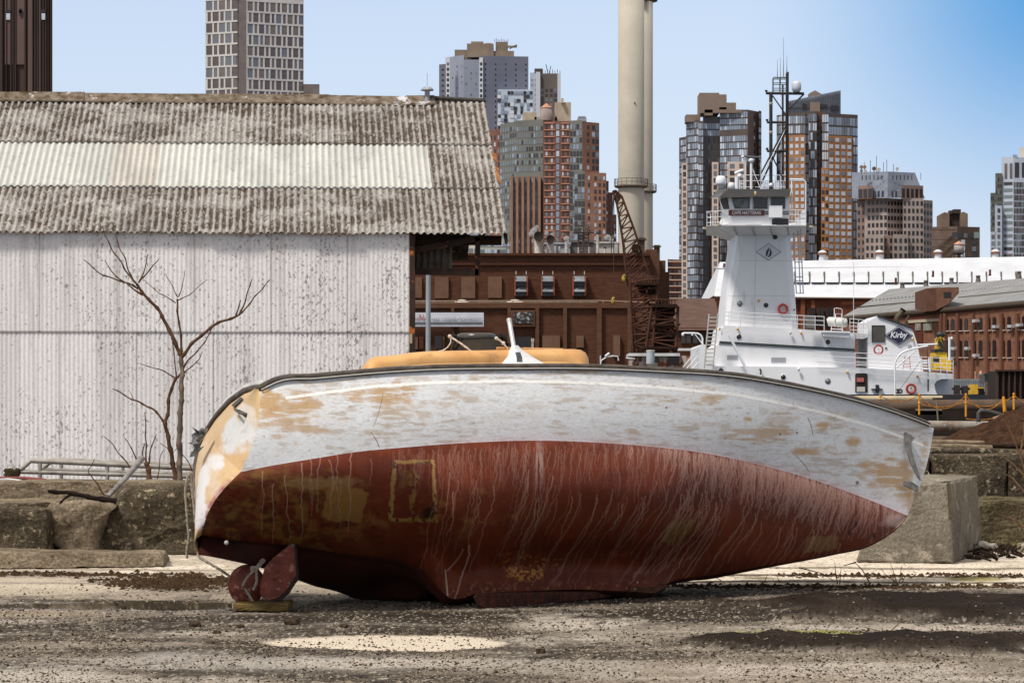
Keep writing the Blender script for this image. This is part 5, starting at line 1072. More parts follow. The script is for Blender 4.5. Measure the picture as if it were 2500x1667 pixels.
# ---- F glass tower left of the mast
F1 = building('apartment_tower', 1750, 1150, 'dark glass tower with beige window columns left of the ship mast')
mul = M('mullion_brown', (84,72,66), (70,60,56), scale=.1, rough=.6); dgl = M('facade_dark', (66,56,50), (54,46,40), scale=.05, rough=.3); bei = M('beige_column', (206,188,174), (190,172,160), scale=.2, rough=.7)
GF = [g_blue, g_lite, g_blue, g_mid, g_mid]; GD = [g_dark, g_dark, g_blk, g_brn]
FP = 16.9
seg(F1, 'wall', (1658,1166), (1676,1160), 337, mul, 20, win=(4, FP, .8, .76, GF, 342, 900))
seg(F1, 'wall', (1675,1158), (1706,1152), 296, mul, 20, win=(6, FP, .82, .78, GF, 300, 900)); seg(F1, 'wall', (1705,1152), (1717,1151), 296, mul, 20, win=(3, FP, .82, .78, GF, 300, 900))
seg(F1, 'wall', (1716,1154), (1759,1154), 285, dgl, 20, win=[(8, FP, .8, .78, GF, 300, 332), (7, FP, .6, .7, GD, 334, 900)])
seg(F1, 'wall', (1758,1151), (1826,1146), 318, mul, 20, win=(13, FP, .82, .78, GF, 332, 900))
seg(F1, 'wall', (1757,1153), (1826,1150), 270, mul, 14, win=(12, FP, .84, .8, GF, 273, 320))
seg(F1, 'wall', (1825,1146), (1859,1156), 268, M('brown_flank', (120,104,98), (104,90,84), scale=.05, rough=.7), 20, win=(1, FP, .25, .5, [g_lite,g_dark], 275, 700, .35, .62))
seg(F1, 'wall_edge', (1852,1150), (1859,1153), 270, mul, 2, win=(1, FP, .8, .7, GF, 275, 900))
for x0, x1, y, cc in ((1664,1678,398,1),(1738,1754,396,1),(1776,1822,395,2)): seg(F1, 'beige_column', (x0,1143), (x1,1143), y, bei, 4, win=(cc, FP, .5, .62, [g_brn,g_dark,g_mid,g_mid], y+2, 900))
def f_(m): m.pbox(1708,1756,227,278,1158,14); m.pbox(1756,1774,231,262,1158,12); m.pbox(1774,1797,251,272,1158,12); m.pbox(1675,1710,280,298,1154,10); m.pbox(1712,1812,268,276,1150,3); m.pbox(1720,1740,262,282,1150,4)
pbuild(F1, 'roof_plant', M('plant_brown', (132,116,104), (124,108,96), scale=.2, rough=.8), f_)
flush(F1, seen=lambda w: w[0].z > P(0,760,1150).z)
# ---- G orange tower right of the mast
G1 = building('apartment_tower', 2000, 1150, 'tall orange gridded tower with a slanted glass crown right of the ship mast')
og = M('orange_brick', (166,120,80), (150,106,70), scale=.2, rough=.8)
GP = 16.3; GW = [g_lite,g_lite,g_blue,g_lite,g_blue,g_mid]
seg(G1, 'wall', (1896,1166), (1926,1160), 282, mul, 20, win=(6, GP*1.4, .84, .8, GF, 284, 900))
seg(G1, 'wall', (1912,1150), (1966,1148), 276, mul, 24, win=(9, 23.5, .82, .78, GW, 282, 331))
seg(G1, 'brick_face', (1912,1147), (1966,1145), 331, og, 6, win=(4, GP, .58, .58, GW, 333, 900))
seg(G1, 'wall', (1965,1150), (1975,1149), 276, mul, 20, win=(2, GP*1.45, .84, .84, GW, 282, 900))
seg(G1, 'wall', (1974,1149), (1994,1149), 272, mul, 20, win=(4, GP*1.4, .8, .8, [g_blue,g_mid,g_lite,g_dark], 276, 900))
seg(G1, 'wall', (1993,1151), (2008,1151), 272, M('brown_strip', (104,78,60), (84,62,50), scale=.1), 20, win=(3, GP, .6, .6, GD, 280, 900))
seg(G1, 'wall', (2007,1148), (2023,1148), 274, mul, 20, win=(3, GP*1.4, .84, .8, GW, 278, 900)); seg(G1, 'brick_strip', (2005,1147.4), (2023,1147.4), 410, og, 2, win=(2, GP, .7, .6, [g_lite,g_dark,g_blue], 412, 900))
seg(G1, 'wall', (2022,1148), (2094,1154), 277, mul, 20, win=[(11, 23.5, .84, .8, [g_blue,g_mid,g_blue,g_mid], 284, 331), (2, GP*1.4, .8, .8, GF, 331, 900, .84, 1.)])
seg(G1, 'brick_face', (2022,1144), (2081,1149), 331, og, 5, win=(4, GP, .6, .58, GW, 333, 900))
cr = M('crown_glass', (150,158,172), (120,130,146), scale=.3, rough=.2)
pbuild(G1, 'crown', cr, lambda m: m.pprism([(1926,279),(1926,247),(2052,221),(2052,279)], 1158, 3))
def cm(m):
    for i in range(32):
        x = 1926+i*4.06; m.pbox(x, x+.6, 247-(x-1926)*.206, 279, 1157.4, .6)
    m.pbox(1928,2050,262,264,1157.3,.5)
pbuild(G1, 'crown_mullions', mul, cm)
for q_ in ((2002,2020,256,264),(2029,2047,258,270),(1960,1969,254,266)): pbuild(G1, 'crown_opening', g_blk, lambda m: m.pbox(*q_,1157,.5))
pbuild(G1, 'roof_plant', M('plant_brown', (0,0,0)), lambda m: (m.pprism([(1976,240),(1976,228),(1990,221),(2006,230),(2006,240)], 1162, 6), m.pbox(1978,2002,250,279,1156,3)))
flush(G1, seen=lambda w: w[0].z > P(0,625,1150).z and w[0].x > P(1925,0,1150).x)
# ---- H pyramid roofed block
H1 = building('office_building', 2180, 1050, 'grey brown office building with metal pyramid roof and rooftop dishes')
hb = M('pink_stone', (166,152,146), (146,134,128), scale=.2, rough=.8); hb2 = M('pink_stone_dark', (136,116,108), (118,100,94), scale=.2, rough=.8)
HW = [g_blk, g_blk, g_dark]
seg(H1, 'wall', (2092,1052), (2112,1051), 486, hb2, 25, win=(2, 18.2, .4, .5, HW, 492, 630)); seg(H1, 'wall', (2111,1050), (2167,1046), 484, hb, 25, win=(5, 18.2, .62, .55, HW, 487, 578, .1, 1.)); seg(H1, 'wall', (2166,1046), (2215,1050), 484, hb, 25, win=(5, 18.2, .62, .55, HW, 487, 578, 0, .78))
seg(H1, 'wall', (2204,1044), (2255,1045), 484, hb, 25, win=(5, 18.2, .5, .55, HW, 487, 630)); seg(H1, 'wall', (2254,1048), (2277,1052), 488, hb, 25, win=(3, 18.2, .5, .52, HW, 492, 630))
seg(H1, 'wall', (2112,1040), (2158,1038), 573, hb, 12, win=(4, 18.2, .5, .55, HW, 578, 632)); seg(H1, 'wall', (2157,1042), (2181,1042), 575, hb2, 10, win=(2, 18.2, .4, .55, HW, 578, 632)); seg(H1, 'wall', (2180,1038), (2217,1039), 572, hb, 12, win=(3, 18.2, .5, .55, HW, 578, 632))
met = M('metal_roof', (112,119,132), (96,103,116), scale=.3, rough=.35, metal=.2)
def roofH(m):
    b = [P(2096,484,1046), P(2167,484,1042), P(2258,484,1050), P(2180,484,1075)]; t = [P(2096,421,1056), P(2167,419,1050), P(2234,422,1060), P(2180,420,1066)]
    b[0] = P(2080,484,1052); t[0] = P(2080,421,1060); m.hexa(b+t)
pbuild(H1, 'metal_roof', met, roofH)
seg(H1, 'dormer', (2095,1047), (2130,1044), 454, hb2, 10, ybot=486, win=(3, 24, .8, .9, [g_dark,g_blk], 461, 485)); seg(H1, 'dormer', (2200,1043), (2254,1046), 452, hb2, 10, ybot=486, win=(5, 24, .55, .9, [g_dark,g_blk], 459, 483))
for i in range(6): WIN[H1.name].append((P(2105+i*9.6, 434, 1046+i*.3), 0, .32, 1.7, g_blk)); WIN[H1.name].append((P(2180+i*9.2, 434, 1048.4+i*.8), 0, .32, 1.7, g_blk))
for x in (2136,2145,2155,2179,2188): WIN[H1.name].append((P(x,474,1041.5), 0, .8, 2.3, g_dark))
def ants(m):
    for x, y in ((2140,382),(2165,390),(2125,392),(2157,396),(2181,400),(2110,396),(2248,440)): m.ptube([(x,y),(x,422)], 1052, .1, 4)
pbuild(H1, 'aerial', M('aerial_dark', (0,0,0)), ants)
for x, y, r, mm in ((2103,408,.75,0),(2111,408,.7,0),(2134,412,.8,1),(2145,414,.8,2),(2190,412,.65,2),(2103,417,.6,0),(2113,418,.6,2)):
    c = P(x, y, 1049); m = MB(); m.lathe(c, [(.001,.3),(r*.6,.16),(r,-.1),(r*.9,-.2),(.001,.2)], 14, 0, 'y'); m.tube([c, c+Vector((0,.3,-1.4))], .12, 5); m.build('dish', [M('dish_brown', (150,130,116), rough=.6), M('dish_dark', (104,84,70), rough=.6), M('dish_pale', (196,194,192), rough=.6)][mm], H1)
flush(H1)
# ---- I dark brown block with tank
I1 = building('apartment_block', 2333, 900, 'low dark brown brick block with twin rooftop towers right of the pyramid roof')
ib = M('umber_brick', (112,96,86), (84,68,58), scale=.3, rough=.85)
seg(I1, 'wall', (2274,900), (2338,897), 554, ib, 20); seg(I1, 'wall', (2337,897), (2392,900), 553, M('umber_brick2', (92,76,64), (74,62,54), scale=.3, rough=.85), 20, win=[(4, 15, .6, .7, [g_blk,g_dark,g_mid], 567, 582), (2, 15, .35, .8, [g_lite,g_mid,g_dark], 584, 632)])
WIN[I1.name].append((P(2332,574,896), 0, 1.9, 1.7, g_dark)); WIN[I1.name].append((P(2384,574,896), 0, 1.6, 1.9, g_green))
for y in (560,584,603): pbuild(I1, 'brick_band', M('band_dark', (66,52,46), rough=.85), lambda m: m.pbox(2275,2336,y,y+1.5,896.4,.4))
pbuild(I1, 'stair_tower', M('umber_tower', (124,104,90), (104,88,76), scale=.3, rough=.85), lambda m: (m.pprism([(2296,554),(2296,524),(2306,518),(2318,521),(2318,554)], 903, 8), m.pprism([(2345,554),(2345,520),(2352,517),(2363,522),(2363,554)], 903, 8)))
pbuild(I1, 'roof_plant', M('umber_dark', (66,54,48), (50,42,38), scale=.3), lambda m: (m.pbox(2318,2346,520,554,905,6), m.pbox(2328,2346,511,521,904,4), m.pbox(2318,2326,514,522,904,3)))
flush(I1)
wt = thing('water_tower', P(2341,632,880), 'round wooden water tank on legs in front of the dark brown block', 'water tower')
c = P(2341,618,880); m = MB(); m.lathe(c, [(.001,0),(1.55,0),(1.55,2.7),(.001,2.7)], 20); m.build('tank', M('tank_grey', (170,164,164), (140,132,130), scale=1.5, rough=.8, stretch=(3,3,.3)), wt)
m = MB(); m.lathe(c+Vector((0,0,2.7)), [(1.75,0),(.05,1.1)], 20); m.build('roof', M('tank_roof', (196,150,120), (170,124,96), scale=1), wt)
m = MB(); m.lathe(c+Vector((0,0,-.35)), [(.001,0),(1.3,0),(1.6,.35),(.001,.35)], 16); [m.tube([c+Vector((dx,dy,0)), c+Vector((dx*1.2,dy*1.2,-14))], .12, 5) for dx, dy in ((-1.3,0),(1.3,0),(0,-1.),(0,1.))]; m.build('stand', M('stand_black', (40,36,34), rough=.7), wt)
# ---- J right edge tower
J1 = building('office_tower', 2470, 1000, 'stepped grey and white tower with ribbon windows at the right edge')
js = M('tower_stone', (180,187,200), (166,174,188), scale=.2, rough=.6); jd = M('olive_glass', (100,98,86), (84,84,76), scale=.1, rough=.3)
JW = [g_dark, g_brn, g_green, g_mid]
seg(J1, 'wall', (2445,1004), (2475,1002), 384, js, 25, win=[(2, 41, .5, .9, [g_brn], 398, 440, .15, 1.), (1, 15.9, .78, .46, JW, 441, 632, .1, 1.)])
seg(J1, 'wall', (2474,1001), (2560,1003), 384, js, 25, win=[(5, 38, .6, .95, [g_dark,g_brn], 396, 435), (22, 15.9, .7, .8, [g_brn,g_dark,g_dark,g_green], 443, 632)])
seg(J1, 'wall', (2430,1003), (2446,1003), 423, jd, 25, win=(3, 15.9, .6, .5, JW, 430, 632)); seg(J1, 'wall', (2418,1004), (2431,1004), 471, jd, 25, win=(3, 15.9, .6, .5, JW, 476, 632)); seg(J1, 'wall', (2429,1001), (2446,1001), 502, js, 5, win=(1, 15.9, .55, .6, JW, 506, 632, .2, .9)); seg(J1, 'wall', (2418,1001), (2430,1001), 566, js, 5, win=(1, 15.9, .6, .6, JW, 570, 632))
seg(J1, 'roof_block', (2489,1008), (2560,1008), 360, M('roof_stone', (200,190,178), rough=.7), 10); pbuild(J1, 'aerial', M('aerial_dark', (0,0,0)), lambda m: [m.ptube([(2474+i*3,377+2*(i%2)),(2474+i*3,384)], 1001, .12, 4) for i in range(4)]); flush(J1)
# small brick block in the gap
K1 = building('brick_block', 1645, 700, 'narrow red brick block with pale bands between chimneys and dark glass tower')
kb = M('red_brick_far', (112,70,56), (96,52,40), scale=.5, rough=.85)
seg(K1, 'wall', (1630,700), (1664,702), 633, kb, 15, win=(3, 15, .5, .55, [g_dark,g_blk,g_mid], 640, 780))
pbuild(K1, 'band', M('band_cream', (186,160,142), rough=.8), lambda m: [m.pbox(1630,1664,637+i*15,639.5+i*15,699.5,.6) for i in range(9)]); flush(K1)
# ---- the brown brick power plant
PB = building('power_plant', 1320, 262, 'wide windowless brown brick plant building behind the white boat', cat='industrial building')
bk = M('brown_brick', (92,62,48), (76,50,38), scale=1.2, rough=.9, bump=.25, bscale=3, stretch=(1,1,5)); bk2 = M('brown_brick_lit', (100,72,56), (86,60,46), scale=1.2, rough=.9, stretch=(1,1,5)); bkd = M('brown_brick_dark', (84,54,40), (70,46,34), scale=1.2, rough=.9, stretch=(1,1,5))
pbuild(PB, 'upper_wall', bk, lambda m: m.pbox(960,1586,622,960,270,22)); pbuild(PB, 'parapet', bkd, lambda m: (m.pbox(958,1588,618,624,269.6,23), m.pbox(960,1586,642,647,269.7,.3)))
pbuild(PB, 'end_tower', bk2, lambda m: (m.pbox(1586,1610,625,960,272,18), m.pbox(1578,1604,609,626,273,12), m.pbox(1608,1625,636,960,275,15), m.pbox(1624,1634,664,960,277,12)))
pbuild(PB, 'lower_wing', bk, lambda m: m.pbox(940,1540,742,965,262,8.2)); pbuild(PB, 'wing_cornice', bk2, lambda m: m.pbox(938,1542,739,752,261.7,8.4)); pbuild(PB, 'wing_side', bk2, lambda m: m.pbox(1540,1600,745,965,264,7))
for x0, x1 in ((1101,1109),(1239,1247),(1307,1316),(1375,1384),(1457,1469),(1532,1541)): pbuild(PB, 'pier', bk2, lambda m: m.pbox(x0,x1,752,965,261.6,.5))
pan = M('panel_brick', (112,84,66), (98,72,56), scale=1.5, rough=.85)
for x0, x1, y0, y1, D in ((1000,1030,677,727,269.7),(1061,1095,676,728,269.7),(1126,1160,676,728,269.7),(1191,1225,675,727,269.7),(1324,1367,819,850,261.6),(1407,1425,819,848,261.6),(1497,1514,818,870,261.6),(1010,1020,822,852,261.6),(1080,1085,822,850,261.6)): pbuild(PB, 'blind_panel', pan, lambda m: m.pbox(x0,x1,y0,y1,D,.4))
gk = M('grimy_glass', (40,36,34), (170,164,156), scale=3.2, rough=.3, lo=.52, hi=.6)
for x0, x1, y0, y1, mt in ((1254,1300,762,789,gk),(1262,1298,822,852,g_blk),(1061,1079,820,852,g_blk),(1023,1034,821,851,bkd)):
    w_ = pbuild(PB, 'window', mt, lambda m: m.pbox(x0,x1,y0,y1,261.4,.4)); 
pbuild(PB, 'window_surround', bk2, lambda m: (m.pbox(1247,1306,757,762,261.5,.4), m.pbox(1247,1254,762,797,261.5,.4), m.pbox(1300,1306,762,797,261.5,.4), m.pbox(1254,1300,789,797,261.5,.4)))
hm_ = M('hood_metal', (150,156,160), (120,126,130), scale=1, rough=.4, metal=.3); hs = M('hood_brick', (150,84,62), (130,70,52), scale=1)
for x0 in (1258,1323,1400):
    fr = pbuild(PB, 'vent_frame', hs, lambda m: (m.pbox(x0-2,x0+1,674,722,268.9,1.2), m.pbox(x0+27,x0+31,674,722,268.9,1.2)))
    for y in (674,699):
        def hood(m):
            a, b = P(x0+1,y,269.6), P(x0+27,y,269.6); q = Vector((0,-.95,-.5)); r = Vector((0,0,-.9))
            m.add([a,b,b+q,a+q,a+Vector((0,0,-.06)),b+Vector((0,0,-.06)),b+q+Vector((0,0,-.06)),a+q+Vector((0,0,-.06))], [(0,3,2,1),(4,5,6,7),(0,1,5,4),(1,2,6,5),(2,3,7,6),(3,0,4,7)])
        hd = pbuild(PB, 'vent_hood', hm_, hood); 
        m = MB(); m.pbox(x0+1,x0+27,y+14,y+24,269.5,.3); m.build('vent_opening', g_blk, hd)
    pbuild(PB, 'vent_pipe', cw_, lambda m: (m.pbox(x0+1,x0+2.4,662,670,269.5,.2), m.pbox(x0+26,x0+27.4,662,670,269.5,.2)))
def rail(m):
    m.ptube([(1000,735),(1460,734)], 261.8, .05, 5); m.ptube([(1000,739),(1460,738)], 261.8, .04, 5); m.ptube([(1460,734),(1600,739)], 262.5, .05, 5)
    for i in range(21): m.ptube([(1005+i*27.5,734.5),(1005+i*27.5,741)], 261.8, .05, 4)
pbuild(PB, 'roof_railing', M('railing_tan', (150,130,110), rough=.7), rail)
for i, (x, w) in enumerate(((1128,20),(1257,23),(1336,14))):
    m = MB(); c = P(x, 741, 265); m.lathe(c, [(w*.038,0),(w*.034,.14),(w*.016,.34),(.001,.38)], 16) if i < 2 else m.pbox(x-14,x+14,737,741,265,1)
    o = m.build('skylight', M('dome_white', (196,190,180), (170,130,100), scale=2, rough=.6, lo=.5, hi=.7), PB)
# banner with its writing
bn = thing('banner', P(1098,797,261), 'long white facility banner hung on the brown brick wall', 'banner')
m = MB(); m.pbox(900,1181,763,797,261.2,.08); m.build('sheet', M('banner_white', (204,206,214), (188,190,198), scale=1, rough=.6), bn)
m = MB(); m.pbox(905,1178,786.5,790,261.12,.06); m.build('stripe', M('banner_grey', (84,84,88), rough=.6), bn)
tg = M('banner_text', (96,98,104), rough=.6)
def tfit(body, x0, x1, yb, h, D, mat, par, name='lettering', bold=0., slant=0.):
    vs, fs = text_mb(body, 1., bold); xs = [v[0] for v in vs]; ys = [v[1] for v in vs]; W_ = (x1-x0)/F*D; H_ = h/F*D; sx = W_/(max(xs)-min(xs)); sy = H_/(max(ys)-min(ys)); o = P(x0, yb, D); m = MB()
    m.add([(o.x+(v[0]-min(xs))*sx+slant*(v[1]-min(ys))*sy, D-v[2]*.8, o.z+(v[1]-min(ys))*sy) for v in vs], fs); return m.build(name, mat, par)
tfit('ROOKLYN', 930, 1021, 782, 8.5, 261.1, tg, bn); tfit('N', 1024, 1034, 782, 14, 261.1, M('banner_red', (170,60,56), rough=.6), bn); tfit('AVY YARD COGENERATION FACILITY', 1035, 1177, 784, 7.5, 261.1, tg, bn)
# chimneys
chm = M('chimney_concrete', (186,178,162), (170,162,148), scale=.25, rough=.8, c3=(150,136,118), s3=1.2, lo3=.68, hi3=.76)
for i, (x0, x1, D, ym, lab) in enumerate(((1509,1573,300,454,'nearer of the twin pale round chimneys, with ringed walkway'),(1540,1594,312,467,'farther twin chimney, mostly hidden behind the nearer one'))):
    t = thing('chimney', P((x0+x1)/2, 640, D), lab, 'chimney', 'twin power plant chimneys'); xm = (x0+x1)/2; c = P(xm, 1000, D); c.z = 0; R = (x1-x0)/2/F*D; z = lambda y: P(0,y,D).z
    m = MB(); m.lathe(c, [(R*1.0,GZ),(R*1.0,z(ym)),(R*.99,z(-260)),(.001,z(-260))], 40); m.build('shaft', chm, t)
    m = MB(); R2 = R+.42; zm = z(ym); m.lathe(c, [(R*.98,zm-.28),(R2*.97,zm-.16),(R2,zm+.02),(R*.98,zm+.04)], 36); m.build('walkway', M('walk_dark', (120,108,90), (80,70,58), scale=.8, rough=.8), t)
    m = MB(); 
    for h in (.35,.7): m.torus(c+Vector((0,0,zm+h)), R2-.03, .03, 40, 5, 0, 'z')
    for k in range(20): a = k*math.pi/10; m.tube([c+Vector((math.cos(a)*(R2-.03), math.sin(a)*(R2-.03), zm)), c+Vector((math.cos(a)*(R2-.03), math.sin(a)*(R2-.03), zm+.7))], .025, 4)
    m.build('guard_rail', M('walk_dark', (0,0,0)), t)
    if i == 1: m = MB(); m.lathe(c, [(R,z(6)),(R+.5,z(4)),(R+.5,z(0)),(R,z(-1))], 30); m.build('upper_ring', M('ring_dark', (80,62,54), rough=.8), t)
    else:
        m = MB(); m.pbox(1548,1551,250,253,c.y-R-.05,.1); m.build('marker', g_blk, t)
# roof plant of the brown building
st_m = M('stack_white', (206,200,190), (170,160,146), scale=2, rough=.5); 
def elbow(x, y, r, yb, lab):
    t = thing('exhaust_stack', P(x, 622, 276), lab, 'exhaust stack', 'roof exhausts of the brown plant'); m = MB(); c = P(x, y, 275); rr = r/F*275
    m.ptube([(x,yb),(x,y+r*1.2),(x,y)], 276.5, rr*.9, 16); m.tube([c+Vector((0,1.2,0)), c], rr, 18); m.build('duct', st_m, t); m = MB(); m.lathe(c, [(.001,-.01),(rr*.95,-.02),(rr*1.02,-.04),(rr*1.02,.1)], 18, 0, 'y'); m.build('mouth', M('mouth_black', (44,36,32), rough=.8), t)
elbow(1315,577,11.5,622,'left of the two big elbow exhausts with steam'); elbow(1344,584,10,622,'right of the two big elbow exhausts with steam')
def boxy(name, x0, x1, y0, y1, D, dep, mat, lab, cat, extra=None):
    m = MB(); m.pbox(x0,x1,y0,y1,D,dep); 
    if extra: extra(m)
    return tag(m.build(name, mat, loc=P((x0+x1)/2,y1,D)), lab, cat)
boxy('plant_room', 1332, 1392, 595, 620, 279, 4, M('unit_grey', (170,174,180), (146,150,156), scale=1), 'pale grey rooftop plant room right of the elbow exhausts', 'plant room', lambda m: (m.pbox(1328,1394,592,596,278.8,4.4), m.pbox(1352,1358,600,620,278.6,.5)))
boxy('plant_room', 1392, 1448, 592, 620, 280, 4, M('unit_dark', (112,108,106), (92,88,86), scale=1), 'dark grey rooftop plant room beside the pale one', 'plant room', lambda m: (m.pbox(1390,1450,586,592,279.8,4.4),))
boxy('plant_room', 1448, 1512, 594, 620, 281, 4, M('unit_white', (196,194,188), (170,166,160), scale=1), 'white rooftop plant room beside the chimneys', 'plant room', lambda m: (m.pbox(1446,1514,590,594,280.8,4.3), m.pbox(1500,1508,596,618,280.6,.5)))
for i, (x, y, r, D) in enumerate(((1459,571,3.5,277),(1383,590,4,277),(1477,606,3,276.5),(1412,604,1.5,276.5),(1438,603,1.5,276.5),(1366,602,2.5,276.5))):
    t = thing('flue', P(x, 620, D), ['tall white flue with a dark capped top right of centre','short white flue steaming beside the pale plant room','small dark mouthed flue in front of the white plant room','thin white pipe left in front of the dark plant room','thin white pipe right in front of the dark plant room','stubby white flue on the pale plant room'][i], 'flue', 'small roof flues')
    m = MB(); m.ptube([(x,622),(x,y)], D, r/F*D, 10); m.build('shaft', st_m, t)
    if i in (0,2): m = MB(); m.ball(P(x,y,D), r*1.2/F*D, 8); m.build('cap', M('mouth_black', (0,0,0)), t)
m = MB()
for x in (1412,1424,1437): m.ptube([(x,622),(x,548)], 277, .06, 5)
for y in range(550,622,8): m.ptube([(1412,y),(1437,y)], 277, .04, 4); m.ptube([(1412,y),(1437,y+8)], 277, .03, 4)
m.pbox(1400,1450,566,568,276.6,1); [m.ptube([(1402+i*8,560),(1402+i*8,567)], 276.6, .03, 4) for i in range(6)]; m.ptube([(1400,561),(1450,561)], 276.6, .03, 4); m.ptube([(1424,548),(1424,525)], 277, .05, 4)
tag(m.build('lattice_tower', M('tower_grey', (84,74,70), rough=.8), loc=P(1424,622,277)), 'small dark lattice tower with platform on the brown roof', 'lattice tower')
boxy('transformer', 1560, 1574, 580, 622, 279, 1.2, M('tr_dark', (58,48,42), (90,74,60), scale=2), 'dark frame equipment beside the rusty crane boom', 'equipment', lambda m: m.pbox(1556,1578,582,586,278.8,1.4)); boxy('transformer', 1597, 1611, 598, 636, 279, .6, M('tr_dark', (0,0,0)), 'dark frame equipment on the plant corner right of the chimneys', 'equipment', lambda m: m.pbox(1594,1614,600,603,278.8,.8))
# steam
def steam(pts, lab, dens=.9):
    m = MB()
    for x, y, r, D in pts:
        c = P(x, y, D); rr = r/F*D; prof = [(max(rr*math.sin(math.pi*i/8), 1e-3), -rr*math.cos(math.pi*i/8)) for i in range(9)]; t = MB(); t.lathe((0,0,0), prof, 12); m.add([c+Vector(v)*(1+.35*mnoise.noise(Vector(v)*1.5+c)) for v in t.v], t.f, 0, True)
    mt = bpy.data.materials.get('steam_volume')
    if not mt:
        mt = bpy.data.materials.new('steam_volume'); mt.use_nodes = True; nt = mt.node_tree; nt.nodes.remove(nt.nodes['Principled BSDF']); v = nt.nodes.new('ShaderNodeVolumePrincipled'); v.inputs['Color'].default_value = (1,1,1,1)
        tc = nt.nodes.new('ShaderNodeTexCoord'); nz = nt.nodes.new('ShaderNodeTexNoise'); nz.inputs['Scale'].default_value = 1.2; nz.inputs['Detail'].default_value = 3; mr = nt.nodes.new('ShaderNodeMapRange'); mr.inputs['From Min'].default_value = .38; mr.inputs['From Max'].default_value = .62; mr.inputs['To Max'].default_value = 6*dens
        nt.links.new(tc.outputs['Object'], nz.inputs['Vector']); nt.links.new(nz.outputs['Fac'], mr.inputs['Value']); nt.links.new(mr.outputs[0], v.inputs['Density']); nt.links.new(v.outputs[0], nt.nodes['Material Output'].inputs['Volume'])
    o = m.build('steam', mt, loc=P(pts[0][0],pts[0][1],pts[0][3])); tag(o, lab, 'steam', kind='stuff')
steam([(1303,562,9,277.5),(1310,555,6,277.5),(1298,572,7,277.5),(1302,588,5,277.5),(1334,570,6,277.5),(1350,572,7,277.5),(1358,584,5,277.5)], 'white steam drifting off the two elbow exhausts'); steam([(1383,583,7,276),(1386,598,7,276),(1380,608,4,276)], 'small white steam puff by the pale plant room'); steam([(1484,580,9,278),(1492,588,7,278),(1500,576,5,278)], 'white steam puff before the chimneys')
# ---- rusty crane
cr = thing('crane', P(1600,960,215), 'rusty lattice boom crane standing in front of the brown plant', 'crane'); rust = M('crane_rust', (92,56,40), (58,38,30), scale=1.5, rough=.85, c3=(140,96,60), s3=3, lo3=.62, hi3=.7)
def lat(m, Lp, Rp, D0, D1, n, r, rb):
    def ip(pl, t): 
        s = t*(len(pl)-1); i = min(int(s), len(pl)-2); f = s-i; return (pl[i][0]+(pl[i+1][0]-pl[i][0])*f, pl[i][1]+(pl[i+1][1]-pl[i][1])*f)
    for D in (D0, D1):
        m.ptube(Lp, D, r, 5); m.ptube(Rp, D, r, 5)
        for k in range(n):
            a, b = ip(Lp, k/n), ip(Rp, (k+1)/n); c_, d_ = ip(Rp, k/n), ip(Lp, (k+1)/n); m.ptube([a,b] if k % 2 else [c_,d_], D, rb, 4); m.ptube([a,c_], D, rb, 4)
            if D == D0: m.tube([P(*a,D0), P(*d_,D1)], rb, 4); m.tube([P(*c_,D0), P(*b,D1)], rb, 4)
m = MB(); lat(m, [(1496,467),(1506,500),(1519,580),(1530,680),(1545,760),(1556,860)], [(1502,465),(1518,480),(1548,560),(1574,640),(1604,720),(1640,800)], 214, 216.2, 26, .09, .05); m.build('boom', rust, cr)
m = MB(); lat(m, [(1538,690),(1545,860)], [(1608,680),(1592,860)], 213, 216, 8, .1, .06); lat(m, [(1592,745),(1575,865)], [(1655,748),(1650,865)], 213, 217, 7, .12, .07); m.build('tower', rust, cr)
m = MB(); m.pbox(1555,1606,690,696,212.6,4); m.pbox(1590,1654,742,750,212.6,5); m.pbox(1596,1648,790,795,212.6,4.6); m.pbox(1572,1656,846,852,212.6,5); m.build('platform', M('crane_dark', (56,38,30), (40,28,24), scale=2, rough=.9), cr)
m = MB()
for x in range(1556,1608,7): m.ptube([(x,676),(x,692)], 212.8, .035, 4)
m.ptube([(1554,677),(1606,675)], 212.8, .04, 4); m.ptube([(1592,730),(1655,733)], 212.8, .04, 4); [m.ptube([(x,731),(x,744)], 212.8, .035, 4) for x in range(1592,1656,8)]; m.build('guard_rail', rust, cr)
m = MB()
for x, y, w, h in ((1598,752,20,16),(1622,752,26,18),(1560,700,18,14),(1584,704,16,12),(1545,596,14,18),(1600,828,22,18),(1625,822,20,22)): m.pbox(x, x+w, y, y+h, 213.6, 2)
for k in range(40): a = (random.uniform(1580,1650), random.uniform(745,860)); m.ptube([a, (a[0]+random.uniform(-18,18), a[1]+random.uniform(-26,26))], 213+random.random()*3, .05, 4)
m.build('machinery', M('crane_dark', (0,0,0)), cr)
m = MB(); m.ptube([(1498,470),(1492,620)], 213.8, .03, 4); m.ptube([(1499,470),(1498,735)], 213.8, .03, 4); m.ptube([(1540,690),(1505,480)], 213.5, .03, 4); m.ptube([(1539,672),(1539,712)], 213, .05, 4); m.build('cable', M('cable', (70,56,48), rough=.8), cr)
for x, y in ((1497,735),(1523,680)): m = MB(); m.ball(P(x,y,213.8), .17, 10, 0, (1,.6,1.6)); m.ball(P(x+1,y-6,213.8), .13, 8); m.build('hook_block', M('hook_yellow', (200,170,60), (90,70,36), scale=6, rough=.6), cr)
